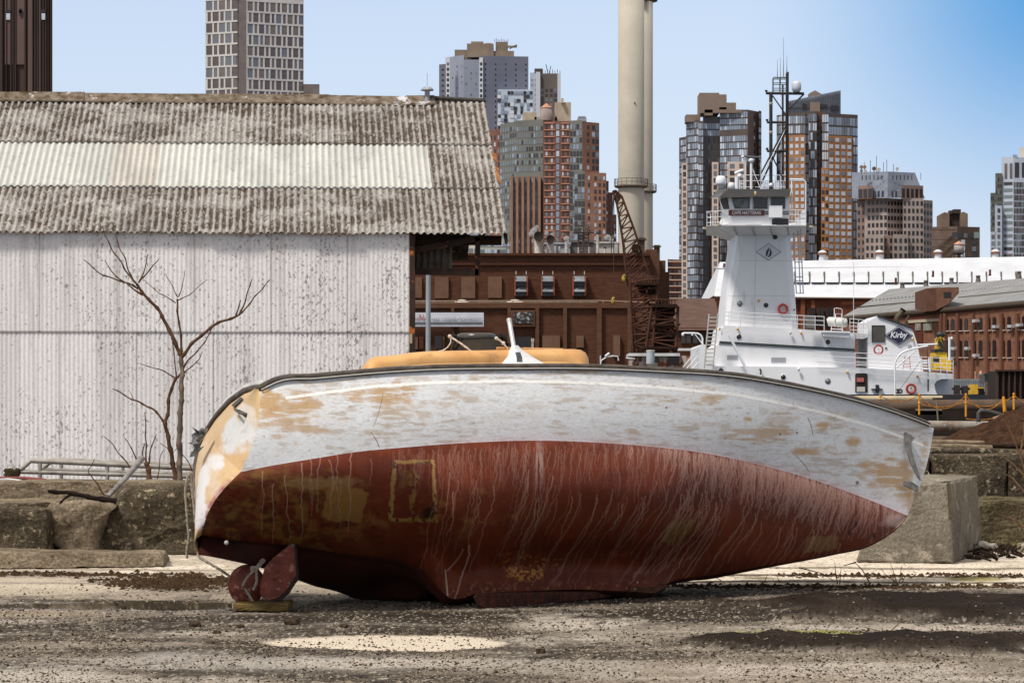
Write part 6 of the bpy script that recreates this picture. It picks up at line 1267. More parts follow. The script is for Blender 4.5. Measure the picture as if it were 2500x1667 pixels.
# ---- rusty barge house, small stuff round x 1460..1750
bh = thing('deck_house', P(1600,960,200), 'peeling rusty white deckhouse low behind the boat', 'deckhouse'); pr = M('peeling', (176,164,152), (120,66,44), scale=1.6, rough=.85, lo=.48, hi=.58, stretch=(1.6,1.6,.8))
m = MB(); m.pbox(1540,1692,868,960,200,4); m.build('wall', pr, bh); m = MB(); m.pbox(1536,1660,862,869,199.6,5); m.build('roof_edge', M('white_paint', (214,214,214), (190,190,190), scale=2, rough=.5), bh)
for x0, x1, y0, y1 in ((1633,1657,871,888),(1598,1608,875,882),(1560,1565,872,880)): m = MB(); m.pbox(x0-1.5,x1+1.5,y0-1.5,y1+1.5,199.9,.2); f_ = m.build('window_frame', pan, bh); m = MB(); m.pbox(x0,x1,y0,y1,199.8,.2); m.build('pane', g_blk, f_)
t = thing('funnel', P(1588,890,196), 'plain pale blue grey funnel cylinder on the rusty deckhouse', 'funnel'); m = MB(); m.ptube([(1588,888),(1588,855)], 196, .29, 14); m.build('shaft', M('funnel_grey', (176,184,188), (156,162,168), scale=2, rough=.5), t); m = MB(); m.lathe(P(1588,855,196), [(.001,0),(.3,.01),(.3,-.05)], 14); m.build('rim', st_m, t)
dv = thing('davit', P(1490,890,190), 'thin white davit rails peeping over the boat sheer left of the deckhouse', 'railing'); m = MB(); m.ptube([(1466,890),(1468,880),(1480,872),(1495,869),(1508,870),(1510,880)], 190, .05, 6); m.ptube([(1466,885),(1466,868)], 190, .04, 6); m.ptube([(1478,870),(1488,862)], 190, .1, 6); m.ptube([(1528,874),(1550,876),(1540,884)], 190, .05, 6); m.build('tubes', M('white_paint', (0,0,0)), dv)
nb = building('brick_building', 1700, 330, 'low red brick building with pale bands left of the ship tower'); rb = M('red_brick', (128,72,54), (106,60,46), scale=1, rough=.9, bump=.2); 
pbuild(nb, 'wall', rb, lambda m: m.pbox(1680,1770,770,960,330,12)); pbuild(nb, 'band', M('pink_render', (206,180,166), rough=.8), lambda m: (m.pbox(1687,1736,772,778,329.6,.5), m.pbox(1690,1734,792,797,329.6,.5))); pbuild(nb, 'parapet', M('white_paint', (0,0,0)), lambda m: m.pbox(1689,1732,764,768,329.3,3))
for x in (1698,1710,1721): WIN[nb.name].append((P(x,785,329.6), 0, .4, .55, g_dark))
flush(nb)
nb2 = building('warehouse', 1620, 235, 'dark lean-to warehouse with a row of windows beside the rusty crane'); pbuild(nb2, 'wall', bkd, lambda m: m.pbox(1655,1760,800,960,262,10)); pbuild(nb2, 'roof', M('slate_brown', (96,72,62), (80,60,52), scale=1), lambda m: m.prism([P(1650,806,261.5), P(1765,806,261.5), P(1765,802,262), P(1650,802,262)], (0,11,3.2)))
pbuild(nb2, 'gutter', M('white_paint', (0,0,0)), lambda m: m.pbox(1652,1765,850,856,261,.6))
for x in (1668,1681,1697,1712,1727,1742): WIN[nb2.name].append((P(x,828,261.9), 0, .42, .72, g_dark))
flush(nb2)
# ---- white roofed hall
WH = building('boat_hall', 2100, 360, 'very long hall with a bright white metal roof and brick wall', cat='industrial hall'); wr = M('white_roof', (206,208,212), (190,192,196), scale=.3, rough=.5)
a, b = P(1744,721,352), P(2760,731,347); ta, tb = P(1758,640,364), P(2770,622,362)
m = MB(); m.hexa([a, b, b+Vector((0,30,0)), a+Vector((0,30,0)), ta, tb, tb+Vector((0,1,0)), ta+Vector((0,1,0))]); m.build('roof', wr, WH)
def onroof(x, y, lift=0):
    # point on the roof's front plane seen at (x,y)
    n = (b-a).cross(ta-a).normalized(); 
    if n.y > 0: n = -n
    O_ = Vector((0,0,EH)); r = Vector(((x-1250)/F, 1, -(y-HY)/F)); D = n.dot(a+n*lift-O_)/n.dot(r); return O_+r*D
m = MB()
for i in range(26):
    x = 1800+i*36; x1 = x+31
    yb = 689+0*(x-1800); h = [onroof(x,yb,.05), onroof(x1,yb,.05), onroof(x1,yb-24,.05), onroof(x,yb-24,.05)]; o_ = [onroof(x,yb,.42), onroof(x1,yb,.42), onroof(x1,yb-24,.1), onroof(x,yb-24,.1)]; m.hexa([h[0],h[1],h[2],h[3],o_[0],o_[1],o_[2],o_[3]])
m.build('raised_panels', wr, WH)
m = MB()
for i in range(26):
    x = 1800+i*36; m.tube([onroof(x+31.6,690,.2), onroof(x+32.2,664,.2)], .11, 4); m.tube([onroof(x,690.5,.25), onroof(x+31,690.5,.25)], .07, 4)
m.build('panel_shadow_lines', M('shadow_line_grey', (96,92,88), rough=.7), WH)  # thin dark tubes stand in for gutter shadows round each raised panel
m = MB(); q = [onroof(1750,656,.06), onroof(2700,649,.06)]; m.tube(q, .09, 5); m.build('ridge_seam', M('seam', (150,150,150), rough=.6), WH)
pbuild(WH, 'eave', M('eave_white', (220,216,210), rough=.6), lambda m: m.tube([a+Vector((0,-.2,-.1)), b+Vector((0,-.2,-.1))], .16, 5))
m = MB(); a2 = a+Vector((.3,.3,-.1)); b2 = b+Vector((0,.3,-.1)); z_ = lambda p, zz: Vector((p.x,p.y,zz)); m.hexa([z_(a2,GZ),z_(b2,GZ),z_(b2+Vector((0,25,0)),GZ),z_(a2+Vector((0,25,0)),GZ),a2,b2,b2+Vector((0,25,0)),a2+Vector((0,25,0))]); m.build('wall', M('hall_brick', (112,66,48), (92,54,40), scale=1, rough=.9), WH)
pbuild(WH, 'cornice', M('cornice', (74,44,34), rough=.9), lambda m: m.pbox(1748,2760,727,731,350.6,1))
for x in (1955,1980,2035): pbuild(WH, 'pier', M('hall_pier', (126,78,56), rough=.9), lambda m: m.pbox(x,x+10,731,900,350.9,.6))
for x in (1976,1997,2018): 
    for k in (0,8): WIN[WH.name].append((P(x+k+2,775,350.8), 0, .36, 2.4, g_blk))
flush(WH)
for i, x in enumerate((2008,2147,2290,2430)):
    c = P(x, 634-i*.8, 364.5); v = MB(); v.lathe(c, [(.6,-.8),(.45,.2),(.4,.6),(.55,.65)], 12); v.f = v.f; cu = thing('roof_cupola', c, ['white roof cupola left, before the orange tower','white roof cupola before the pyramid roofed building','white roof cupola beside the water tank','white roof cupola under the right edge tower'][i], 'cupola', 'cupolas along the white roof'); v.build('base', wr, cu)
    m = MB(); m.lathe(c+Vector((0,0,.7)), [(.001,-.1),(.6,-.1),(.62,0),(.6,.2),(.001,.2)], 12); m.build('louvre', M('cup_rust', (110,66,48), (140,104,84), scale=2), cu); m = MB(); m.lathe(c+Vector((0,0,.9)), [(.62,0),(.25,.28),(.001,.32)], 12); m.build('cap', wr, cu)
for i, (x, y0, y1, D) in enumerate(((2187,678,693,345),(2278,661,674,352),(2417,658,671,352),(1768,643,651,360))):
    t = MB(); t.ptube([(x,y1),(x,y0)], D, .14, 8); t.pbox(x-3,x+3,y1-1,y1+2,D-.2,.4); tag(t.build('vent_pipe', M('rust_pipe', (104,48,34), (76,38,28), scale=2), loc=P(x,y1,D)), ['tall rusty pipe in front of the white roof above the grey gable','rusty pipe on the white roof near its second cupola','rusty pipe on the white roof near its right end','small dark pipe at the left end of the white roof'][i], 'vent pipe', 'rusty pipes on the white roof')
# ---- grey roofed brick building
RB = building('brick_warehouse', 2300, 262, 'red brick warehouse with grey felt roof and rows of arched windows', cat='warehouse')
wa, wb = (2162,279), (2560,247)      # picture column, distance: the wall comes nearer to the right
gr = M('felt_roof', (140,140,140), (118,118,118), scale=.5, rough=.9, c3=(158,158,156), s3=1.5, lo3=.6, hi3=.7)
eL, eR = P(2052,776,288), P(2560,732,246); rLh, rRh = P(2170,706,318), P(2580,673,272)
m = MB(); m.hexa([eL, eR, eR+Vector((6,20,0)), eL+Vector((6,20,0)), rLh, rRh, rRh+Vector((.3,1,0)), rLh+Vector((.3,1,0))]); m.build('roof', gr, RB)
def roofp(x, y, lift=.06):
    n = (eR-eL).cross(rLh-eL).normalized(); n = -n if n.y > 0 else n; r = Vector(((x-1250)/F, 1, -(y-HY)/F)); O_ = Vector((0,0,EH)); D = n.dot(eL+n*lift-O_)/n.dot(r); return O_+r*D
m = MB(); m.tube([roofp(2085,751), roofp(2262,735)], .09, 5); m.tube([roofp(2340,727), roofp(2560,706)], .09, 5); m.tube([eL+Vector((0,-.2,-.15)), eR+Vector((0,-.2,-.15))], .3, 5); m.build('roof_seam', M('seam_dark', (74,64,56), rough=.9), RB)
m = MB(); [m.ball(roofp(2130+i*9, 733-i*.9, .1), .12, 5) for i in range(15)]; [m.ball(roofp(2350+i*9, 711-i*.8, .1), .12, 5) for i in range(22)]; m.build('snow_guards', gr, RB)
LW = P(2052,780,288); RWt = P(2560,736,246)
m = MB(); f = [Vector((LW.x,LW.y,GZ)), Vector((RWt.x,RWt.y,GZ)), Vector((RWt.x+6,RWt.y+24,GZ)), Vector((LW.x+6,LW.y+24,GZ))]; m.hexa(f+[Vector((p.x,p.y,LW.z)) for p in f]); m.build('wall', M('warehouse_brick', (138,98,80), (108,76,62), scale=2.2, rough=.9, bump=.2, bscale=4), RB)
dW = (Vector((RWt.x,RWt.y,0))-Vector((LW.x,LW.y,0))); LWn = dW.length; dWn = dW.normalized(); nW = Vector((dWn.y,-dWn.x,0)); angW = math.atan2(dWn.y,dWn.x)
def onwall(x, y, pr=0.):
    r = Vector(((x-1250)/F, 1, -(y-HY)/F)); O_ = Vector((0,0,EH)); D = nW.dot(LW+nW*pr-O_)/nW.dot(r); return O_+r*D
def wquad(m, x0, x1, y0, y1, pr, d=.2):
    a_, b_ = onwall(x0,y1,pr), onwall(x1,y1,pr); zt = onwall(x0,y0,pr).z; v = [a_, b_, b_-nW*d, a_-nW*d]; v = [Vector((p.x,p.y,a_.z)) for p in v]; m.hexa(v+[Vector((p.x,p.y,zt)) for p in v])
for x in (2292,2333,2370,2405,2440,2478,2302): 
    m = MB(); wquad(m, x, x+5, 765, 935, .25, .3); m.build('pilaster', M('pilaster', (108,74,60), rough=.9), RB)
cols_ = [2311,2325,2344,2358,2378,2393,2413,2427,2448,2463,2485,2499]
for x in cols_:
    k = (x-2300)/200; yy = (779-4*k, 806-4*k); 
    for y0, y1 in ((779-8*k, 808-3*k), (831-2*k, 872+1*k)):
        m = MB(); hw = 4.1; pl = [(x-hw,y1),(x+hw,y1),(x+hw,y0+4),(x+hw*.6,y0+1),(x,y0),(x-hw*.6,y0+1),(x-hw,y0+4)]; m.prism([onwall(px_,py_,.06) for px_,py_ in pl], -nW*.2); w_ = m.build('window', g_blk if random.random() < .7 else g_dark, RB)
        m = MB(); wquad(m, x-hw-1, x+hw+1, y1, y1+1.6, .16, .2); m.build('sill', M('sill_pale', (206,196,184), rough=.8), w_)
    if x > 2370:
        m = MB(); pl = [(x-2.6,925),(x+2.6,925),(x+2.6,908),(x,904.5),(x-2.6,908)]; m.prism([onwall(px_,py_,.06) for px_,py_ in pl], -nW*.2); m.build('blind_arch', M('arch_cream', (206,176,146), rough=.8), RB)
for x, y in ((2377,783),(2425,797),(2463,796),(2483,793),(2377,867),(2358,850),(2325,850)):
    m = MB(); wquad(m, x-4, x+4, y-3, y+4, .5, .5); tag(m.build('air_conditioner', M('ac_white', (200,200,200), (150,150,152), scale=6, rough=.5), RB))
m = MB(); wquad(m, 2218, 2252, 772, 840, .1, .15); m.build('dark_bay', M('bay_dark', (92,52,42), rough=.9), RB); m = MB(); wquad(m, 2216, 2292, 782, 789, .2, .2); m.build('cornice_band', M('band_cream2', (176,164,144), rough=.8), RB)
for x0, x1 in ((2234,2247),(2254,2274)): m = MB(); wquad(m, x0, x1, 790, 807, .16, .2); m.build('window', M('pale_glass', (150,148,132), (110,110,100), scale=3, rough=.4), RB)
lf = [(2262,704),(2286,702),(2286,758),(2262,760)]; m = MB(); D_ = roofp(2286,756).y-.4; m.prism([P(2262,704,D_), P(2286,702,D_), P(2286,758,D_), P(2262,760,D_)], (.2,9,0)); m.prism([P(2286,702,D_), P(2341,701,D_-1.5), P(2341,716,D_-1.5), P(2318,740,D_-1), P(2286,757,D_)], (.2,9,0)); dm = m.build('lift_house', M('lift_brick', (112,80,66), (92,66,54), scale=1.4, rough=.9), RB); m = MB(); m.pbox(2305,2323,713,728,D_-1.7,.3); m.build('window', g_blk, dm)
for i, (x, y, D) in enumerate(((2203,698,318),(2261,693,314),(2323,687,306),(2388,681,298),(2488,671,285))):
    t = thing('roof_vent', P(x,y+10,D), ['first grey pyramid roof vent from the left on the felt roof','second grey roof vent, left of the brick lift house','third grey roof vent, just right of the lift house','fourth grey roof vent, right of centre on the felt roof','last grey roof vent near the right edge'][i], 'roof vent', 'pyramid vents on the grey roof'); c = P(x,y,D); s = D/F; vm2 = M('vent_felt', (112,106,100), (88,82,78), scale=2)
    m = MB(); m.lathe(c, [(8*s,-13*s),(5*s,2*s),(4.2*s,4*s),(.01,4*s)], 4); m.build('base', vm2, t); m = MB(); m.lathe(c, [(4*s,3.5*s),(6*s,5*s),(5.5*s,8.5*s),(.01,9.5*s)], 8); m.build('cap', vm2, t)
flush(RB)
# things on the far quay at right
qs = thing('container', P(2350,950,215), 'row of pale corrugated panels at the foot of the brick warehouse', 'fence'); m = MB()
for i in range(44): m.pbox(2327+i*2.9, 2329+i*2.9, 925, 960, 215+.06*(i % 2), .1)
m.pbox(2326,2455,926,960,215.15,.1); m.build('panel', M('corr_grey', (150,156,160), (124,128,134), scale=1), qs)
bg = thing('dark_barge_wall', P(2470,1000,150), 'dark rusty steel wall at the right edge above the pipes', 'steel wall'); m = MB(); m.pbox(2434,2620,905,1000,150,3); m.build('plate', M('dark_plate', (50,36,30), (34,26,22), scale=1.2, rough=.8), bg); m = MB(); [m.pbox(2434+i*14,2438+i*14,905,1000,149.8,.4) for i in range(8)]; m.pbox(2432,2620,902,906,149.7,.6); m.build('rib', M('dark_rib', (66,48,38), rough=.8), bg)
ex = thing('work_machine', P(2405,962,170), 'yellow and black work machine on the quay beside the dark steel wall', 'machine'); 
m = MB(); m.pbox(2374,2388,938,962,170,1.5); m.pbox(2388,2402,945,949,170,1.2); m.pbox(2428,2434,932,950,170,1.2); m.build('body', M('mach_yellow', (222,176,40), (190,146,34), scale=3, rough=.5), ex); m = MB(); m.pbox(2404,2430,914,934,170.5,2); m.build('cab', M('mach_dark', (70,72,66), (50,50,46), scale=2, rough=.4), ex); m = MB(); m.ptube([(2416,964),(2416,932)], 169.5, .28, 14); m.build('drum', M('drum_brown', (106,88,74), (80,66,56), scale=3, rough=.8), ex); m = MB(); [m.ptube([(2388+i*3,948),(2392+i*3,962)], 170, .04, 5) for i in range(5)]; m.pbox(2401,2433,912,915,170.3,2.3); m.pbox(2374,2434,958,963,170.3,2); m.build('frame', g_blk, ex)
for i, x in enumerate((2332,2352)):
    m = MB(); m.pbox(x,x+12,940+2*i,962,168,.6); m.pbox(x-6,x+16,946,952,168.1,.4); tag(m.build('bollard', M('bollard_black', (40,36,34), (60,52,46), scale=3, rough=.7), loc=P(x,962,168)), ['left black mooring bitts behind the ship stern','right black mooring bitts behind the ship stern'][i], 'bollard', 'black bitts on the quay')

import time as _t; print('TIMER e', _t.process_time())
# ================================================================ THE TUG
TD = 180.
tug = thing('tugboat', P(2000,1000,TD+4), 'large white tugboat with a tall tapering tower and black hull moored beyond the quay', 'tugboat')
wp_ = M('ship_white', (232,231,232), (222,222,224), scale=.5, rough=.38, bump=.04, bscale=1.2, c3=(188,178,166), s3=1.6, lo3=.62, hi3=.8, stretch=(1,1,.3)); blk_ = M('ship_black', (34,33,34), (44,42,42), scale=.8, rough=.35); rl_ = M('rail_white', (222,224,228), rough=.45); dgr = M('ship_dark', (46,44,44), (36,34,34), scale=1, rough=.5); und = wp_
def T(name, fn, mat, par=None, **k):
    m = MB(); fn(m); return m.build(name, mat, par or tug)
T('hull', lambda m: (m.pprism([(1690,1003),(1700,962),(2440,963),(2440,1003)], TD-1.0, 12)), blk_)
T('bulwark', lambda m: m.pprism([(1709,966),(1709,846),(1712,841),(1724,841),(1726,893),(2088,897),(2200,903),(2281,909),(2328,913),(2328,925),(2300,925),(2288,929),(2281,938),(2283,950),(2289,966)], TD-.9, 9.5), wp_)
T('stern_wall', lambda m: (m.pprism([(2283,926),(2328,926),(2328,964),(2283,964)], TD+1.2, 6)), wp_)
T('deck_house', lambda m: m.pprism([(1738,966),(1746,845),(1757,838),(1763,800),(1769,794),(1790,795),(1947,803),(2087,813),(2087,966)], TD-.3, 8), wp_)
T('stripe', lambda m: (m.pprism([(1757,832.5),(2087,851.5),(2087,855.5),(1756,836)], TD-.36, .2), m.pprism([(1756,837.5),(2087,857),(2087,858.6),(1755,839)], TD-.36, .2)), M('stripe_green', (34,44,40), rough=.4))
# tower: bevelled shaft
def tower(m):
    bt = [(1763,812),(1768,812),(1947,812),(1950,812)]; 
    def ringy(y, xl, xc, xr, dl, dr):
        a = P(xl,y,TD+dl); b = P(xc,y,TD); c = P(xr,y,TD); return [b, Vector((c.x-.35,c.y,c.z)), Vector((c.x,TD+.35,c.z)), Vector((c.x,TD+6.4,c.z)), Vector((a.x,TD+6.4,a.z)), a, a.lerp(b,.5)+Vector((-.10,-.22,0))]
    R = [ringy(812,1764,1778,1948,.9,0), ringy(745,1770,1785,1944,.9,0), ringy(680,1779,1797,1939,.85,0), ringy(620,1789,1808,1934.5,.8,0), ringy(565,1797,1815,1929.5,.75,0)]
    k = 7; vs = [p for r in R for p in r]; m.add(vs, [(i*k+j, i*k+(j+1) % k, (i+1)*k+(j+1) % k, (i+1)*k+j) for i in range(4) for j in range(k)]+[tuple(range(k-1,-1,-1)), tuple(range(4*k,5*k))])
T('tower', tower, wp_)
T('weld_seam', lambda m: (m.ptube([(1846,574),(1841,812)], TD-.005, .012, 4), m.ptube([(1799,636),(1936,637)], TD-.005, .010, 4), m.ptube([(1776,722),(1942,722)], TD-.005, .010, 4)), M('seam_grey', (190,190,194), rough=.5))
def port(x, y, r=6.0, D=TD-.02, par=None, glass=None):
    R = r/F*D; c = P(x,y,D); m = MB(); m.torus(c, R, .022, 22, 6); f = m.build('porthole', rl_ if glass is None else dgr, par or tug); m = MB(); m.lathe(c, [(.001,-.02),(R,-.02),(R,.04)], 22, 0, 'y'); m.build('pane', glass or M('port_glass', (44,38,32), (60,54,48), scale=2, rough=.2), f)
for x, y, D in ((1806,741,TD-.02),(1870,745,TD-.02),(1892,579,TD-.02),(1804,822,TD-.32),(2021,835,TD-.32),(2021,930,TD-.92),(1912,920,TD-.92),(1760,904,TD-.92)): port(x, y, 6.0, D, None, M('port_grey', (130,134,136), (96,98,100), scale=3, rough=.3) if x in (1806,2021) and y != 835 else None)
lampm = M('lamp_amber', (226,180,60), (160,110,40), scale=12, rough=.3)
for x, y, D in ((1853,734,TD-.05),(1801,804,TD-.35),(1956,814,TD-.35),(2069,909,TD-.95),(1757,803,TD-.3),(2240,919,TD-.95),(2228,829,TD-.3),(1844,474,TD-2.6),(1929,479,TD-2.4)):
    m = MB(); c = P(x,y,D-.08); m.ball(c, .075, 8, 0, (1,1,1.3)); m.ball(c+Vector((0,.02,.11)), .06, 8, 1); m.build('bulkhead_lamp', [lampm, rl_], tug)
for x, y, D in ((1930,812,TD-.4),(1950,901,TD-1.)): T('floodlight', lambda m: (m.ball(P(x,y,D-.1), .1, 10, 0, (1,1,1.2)), m.ptube([(x,y+2),(x-1,y+8)], D-.08, .03, 5)), rl_)
T('vent_grille', lambda m: [m.pbox(1775+i*9,1783+i*9,866.5,877,TD-.34,.1) for i in range(3)], M('grille', (150,152,156), rough=.6)); T('vent_grille', lambda m: [m.pbox(1883+i*9,1891+i*9,872.5,884,TD-.34,.1) for i in range(4)], M('grille', (0,0,0)))
# life rings: things hung on the ship
for i, (x, y, D, lab) in enumerate(((1911.5,754,TD-.12,'red lifebuoy on the tower wall of the tug'),(2144.5,853.5,TD-.15,'red lifebuoy on the funnel house of the tug'),(2224.5,949,TD-1.1,'red lifebuoy low on the bulwark of the tug'))):
    c = P(x,y,D-.05); m = MB(); m.torus(c, .27, .075, 28, 8); o = m.build('lifebuoy', M('buoy_red', (186,62,50), (160,48,40), scale=5, rough=.5), loc=c); tag(o, lab, 'lifebuoy', 'lifebuoys on the tug')
    m = MB(); 
    for a in (.8, 2.4, 3.9, 5.5): q = c+Vector((.27*math.cos(a), 0, .27*math.sin(a))); m.ball(q, .082, 8, 0, (.5,1.02,.5))
    m.build('band', M('buoy_white', (220,214,208), rough=.6), o); m = MB(); m.tube([c+Vector((-.02,-.02,.4)), c+Vector((0,-.05,.05)), c+Vector((.05,-.05,-.12)), c+Vector((-.1,-.05,-.3))], .015, 5); m.ball(c+Vector((0,.0,.05)), .07, 8); m.build('grab_line', M('line_grey', (170,170,166), rough=.7), o)
# door, cabinet, cross, details
d = T('doorway', lambda m: m.pprism([(2088,957),(2088,914),(2091,911),(2115,911),(2118,914),(2118,957)], TD-.95, .1), M('door_dark', (58,50,46), (44,38,36), scale=1.5, rough=.7)); T('cabinet', lambda m: (m.pbox(2092,2109,922,932,TD-1.05,.1,0), m.pbox(2092,2112,944,956,TD-1.05,.1,1)), [M('cab_pink', (176,96,90), rough=.6), M('cab_white', (190,186,176), rough=.6)], d)
T('mooring_cross', lambda m: (m.pbox(2138,2146,939,959,TD-1.05,.3), m.pbox(2128,2155,948.5,951,TD-1.1,.3)), blk_)
T('boom_tube', lambda m: m.ptube([(1780,818),(1829,915)], TD-1.6, .085, 10), rl_)
T('chain_sling', lambda m: (m.ptube([(2264,845),(2266,920)], TD-1.6, .02, 5), m.ptube([(2266,925),(2266,955)], TD-1.4, .05, 6)), dgr); T('black_hook', lambda m: m.ptube([(1855,900),(1858,906),(1857,914)], TD-1.1, .06, 6), dgr)
def ladder(x0t, x1t, yt, x0b, x1b, yb, n, D, r=.03):
    def f(m):
        m.ptube([(x0t,yt),(x0b,yb)], D, r, 6); m.ptube([(x1t,yt),(x1b,yb)], D, r, 6)
        for i in range(1,n): t = i/n; m.ptube([(x0t+(x0b-x0t)*t,yt+(yb-yt)*t),(x1t+(x1b-x1t)*t,yt+(yb-yt)*t)], D, r*.8, 5)
    return f
T('ladder', ladder(1731.6,1753,766,1719,1740,899,14,TD-1.4,.045), M('alu_ladder', (190,190,186), (170,168,160), scale=2, rough=.4)); 
def rails(pts, D, dys, posts, y1fn, r=.022, mat=rl_, name='guard_rail'):
    def f(m):
        for dy in dys: m.ptube([(x,y+dy) for x,y in pts], D, r, 5)
        for x in posts:
            y = np.interp(x, [p[0] for p in pts], [p[1] for p in pts]); m.ptube([(x,y),(x,y1fn(x))], D, r, 5)
    return T(name, f, mat)
rails([(1767,760),(1779,761),(1947,770),(2012,773),(2013,776)], TD-1.0, (0,10,21), (1767,1779,1807,1859,1947,1963,1990,2012), lambda x: np.interp(x,[1767,2012],[795,807]))
T('canvas', lambda m: m.pbox(1966,1990,772,803,TD-.9,.06), M('canvas_grey', (134,130,124), (112,108,102), scale=3, rough=.9)); 
rails([(2075,778),(2119,782)], TD-.6, (0,9,18,27), (2075,2084,2096,2108,2119), lambda x: 815)
T('bridge_deck', lambda m: (m.pprism([(2085,812),(2119,814),(2119,823),(2108,827),(2085,826)], TD-.2, 7)), wp_)
T('raft_platform', lambda m: (m.pprism([(2009,807),(2076,809),(2076,813),(2009,811)], TD-1.5, 1.4), m.pprism([(2010,811),(2075,813),(2074,824),(2010,820)], TD-1.4, .05)), wp_)
lr = thing('life_raft', P(2044,805,TD-1), 'white barrel life raft in a cradle on the side of the tug', 'life raft'); T('canister', lambda m: m.tube([P(2020,786,TD-1),P(2023,785,TD-1),P(2043,786,TD-1),P(2044,786.5,TD-1),P(2065,788,TD-1),P(2068,788,TD-1)], [.18,.29,.30,.32,.29,.2], 18), M('raft_white', (224,222,216), (204,200,192), scale=3, rough=.5), lr); T('cradle', lambda m: (m.ptube([(2030,797),(2029,809)], TD-1.2, .03, 5), m.ptube([(2056,798),(2057,810)], TD-1.2, .03, 5), m.ptube([(2029,803),(2057,804)], TD-1.2, .03, 5), m.ptube([(2037,797),(2037,753),(2041,752),(2054,754),(2056,757),(2056,798)], TD-1.35, .025, 5), m.ptube([(2040,797),(2040,766),(2054,766),(2054,798)], TD-.7, .025, 5)), rl_, lr)
T('whip_aerial', lambda m: m.ptube([(2084,812),(2084,640)], TD-.3, .018, 5), rl_)
T('wall_rail', lambda m: (m.ptube([(1983,868),(2118,874)], TD-1.2, .02, 5), m.ptube([(1990,882),(2118,889)], TD-1.2, .02, 5), m.ptube([(1985,858),(2062,861)], TD-.6, .02, 5)), rl_)
# funnel house
fh = [(2119,966),(2119,785),(2142,771),(2227,801),(2229,808),(2239,838),(2252,903),(2252,966)]
T('funnel_house', lambda m: m.pprism(fh, TD-.25, 5.5), wp_); T('funnel_roof', lambda m: m.pprism([(2142,768.5),(2228,799),(2230,806),(2227,803),(2142,773)], TD-.35, 5.7), blk_)
T('louvre', lambda m: (m.pbox(2129.5,2159.5,795,834,TD-.3,.1)), M('louvre_dark', (84,78,70), (66,60,56), scale=2, rough=.6)); T('louvre_frame', lambda m: (m.pbox(2128.5,2160.5,794,795.2,TD-.33,.1), m.pbox(2128.5,2160.5,834,835.2,TD-.33,.1), m.pbox(2128.5,2129.5,794,835,TD-.33,.1), m.pbox(2159.5,2160.5,794,835,TD-.33,.1)), dgr)
def dia(cx_, cy_, hw, hh): return [(cx_-hw,cy_),(cx_,cy_+hh),(cx_+hw,cy_),(cx_,cy_-hh)]
bd2 = T('emblem', lambda m: m.pprism(dia(2194.5,818.5,34.5,23.7), TD-.36, .1), M('emblem_dark', (30,34,36), rough=.35)); T('emblem_line', lambda m: m.pprism(dia(2194.5,818.5,31.5,21.4), TD-.375, .05), rl_, bd2); T('emblem_field', lambda m: m.pprism(dia(2194.5,818.5,30,20.3), TD-.39, .05), M('navy', (34,30,62), rough=.35), bd2)
tfit('Kirby', 2173, 2213, 829, 19, TD-.43, rl_, bd2, bold=.02, slant=.2)
T('notice', lambda m: m.pbox(2217,2225,841,851,TD-.3,.05), M('notice_grey', (160,160,160), rough=.6)); T('sign_green', lambda m: (m.pbox(2161,2165.5,847.5,852,TD-.3,.05)), M('sign_green', (50,110,84), rough=.5)); T('sign_small', lambda m: m.pbox(1937,1941,754,758,TD-.03,.04), M('sign_dark', (50,70,66), rough=.5))
ex2 = M('exhaust_steel', (96,84,62), (70,60,46), scale=3, rough=.45, metal=.3); 
def pipe(m, pl, D, r): m.ptube(pl, D, r, 16)
T('exhaust_pipe', lambda m: (pipe(m, [(2190,792),(2189,780),(2192,773),(2205,757)], TD+2, .19)), ex2); T('exhaust_mouth', lambda m: m.ptube([(2204,758),(2206,755)], TD+1.95, .2, 16), M('exhaust_black', (26,22,20), rough=.9)); T('exhaust_pipe', lambda m: (pipe(m, [(2211,792),(2212,783),(2219,770)], TD+2, .08), pipe(m, [(2215,800),(2216,785)], TD+2, .06)), ex2)  # exhaust mouth is a closed near-black end piece
T('boat_davit', lambda m: m.ptube([(2185,964),(2185,895),(2186,884),(2190,874),(2196,866),(2204,860),(2216,855),(2230,851),(2250,847),(2265,844.5)], TD-1.9, .06, 10), rl_); T('davit_brace', lambda m: (m.ptube([(2188,898),(2235,855)], TD-1.9, .04, 8)), rl_); T('davit_cable', lambda m: (m.ptube([(2247,882),(2197,950)], TD-1.9, .015, 5),), dgr)
rails([(2088,861),(2247,871),(2326,876),(2327,878)], TD-1.3, (0,12,22,30), (2088,2119,2249,2272,2297,2312,2327), lambda x: np.interp(x,[2088,2330],[898,912])); 
T('step_ladder', ladder(2210,2220,867,2204,2223,902,5,TD-.7,.03), M('ladder_red', (176,70,64), (190,186,180), scale=8, rough=.5)); T('steps', lambda m: (ladder(2249,2268,874,2252,2270,906,5,TD-.4,.06)(m)), rl_)
ym = M('crane_yellow', (224,184,44), (204,164,40), scale=3, rough=.45)
T('deck_crane', lambda m: (m.pprism([(2281,902),(2281,862),(2290,859),(2312,861),(2314,902)], TD+.6, 2.), m.pprism([(2313,875),(2323,877),(2322,905),(2313,904)], TD+.5, 1.5), m.pprism([(2288,856),(2289,826),(2296,822),(2306,826),(2306,844),(2300,858)], TD+.7, 1.2)), ym)
T('crane_head', lambda m: (m.ball(P(2296,817,TD+1), .2, 10, 0, (1.6,1,1)), m.pbox(2282,2308,852,858,TD+.5,1.8), [m.ptube([(random.uniform(2284,2312),random.uniform(815,850)),(random.uniform(2284,2314),random.uniform(820,858))], TD+.6, .03, 5) for _ in range(16)]), dgr)
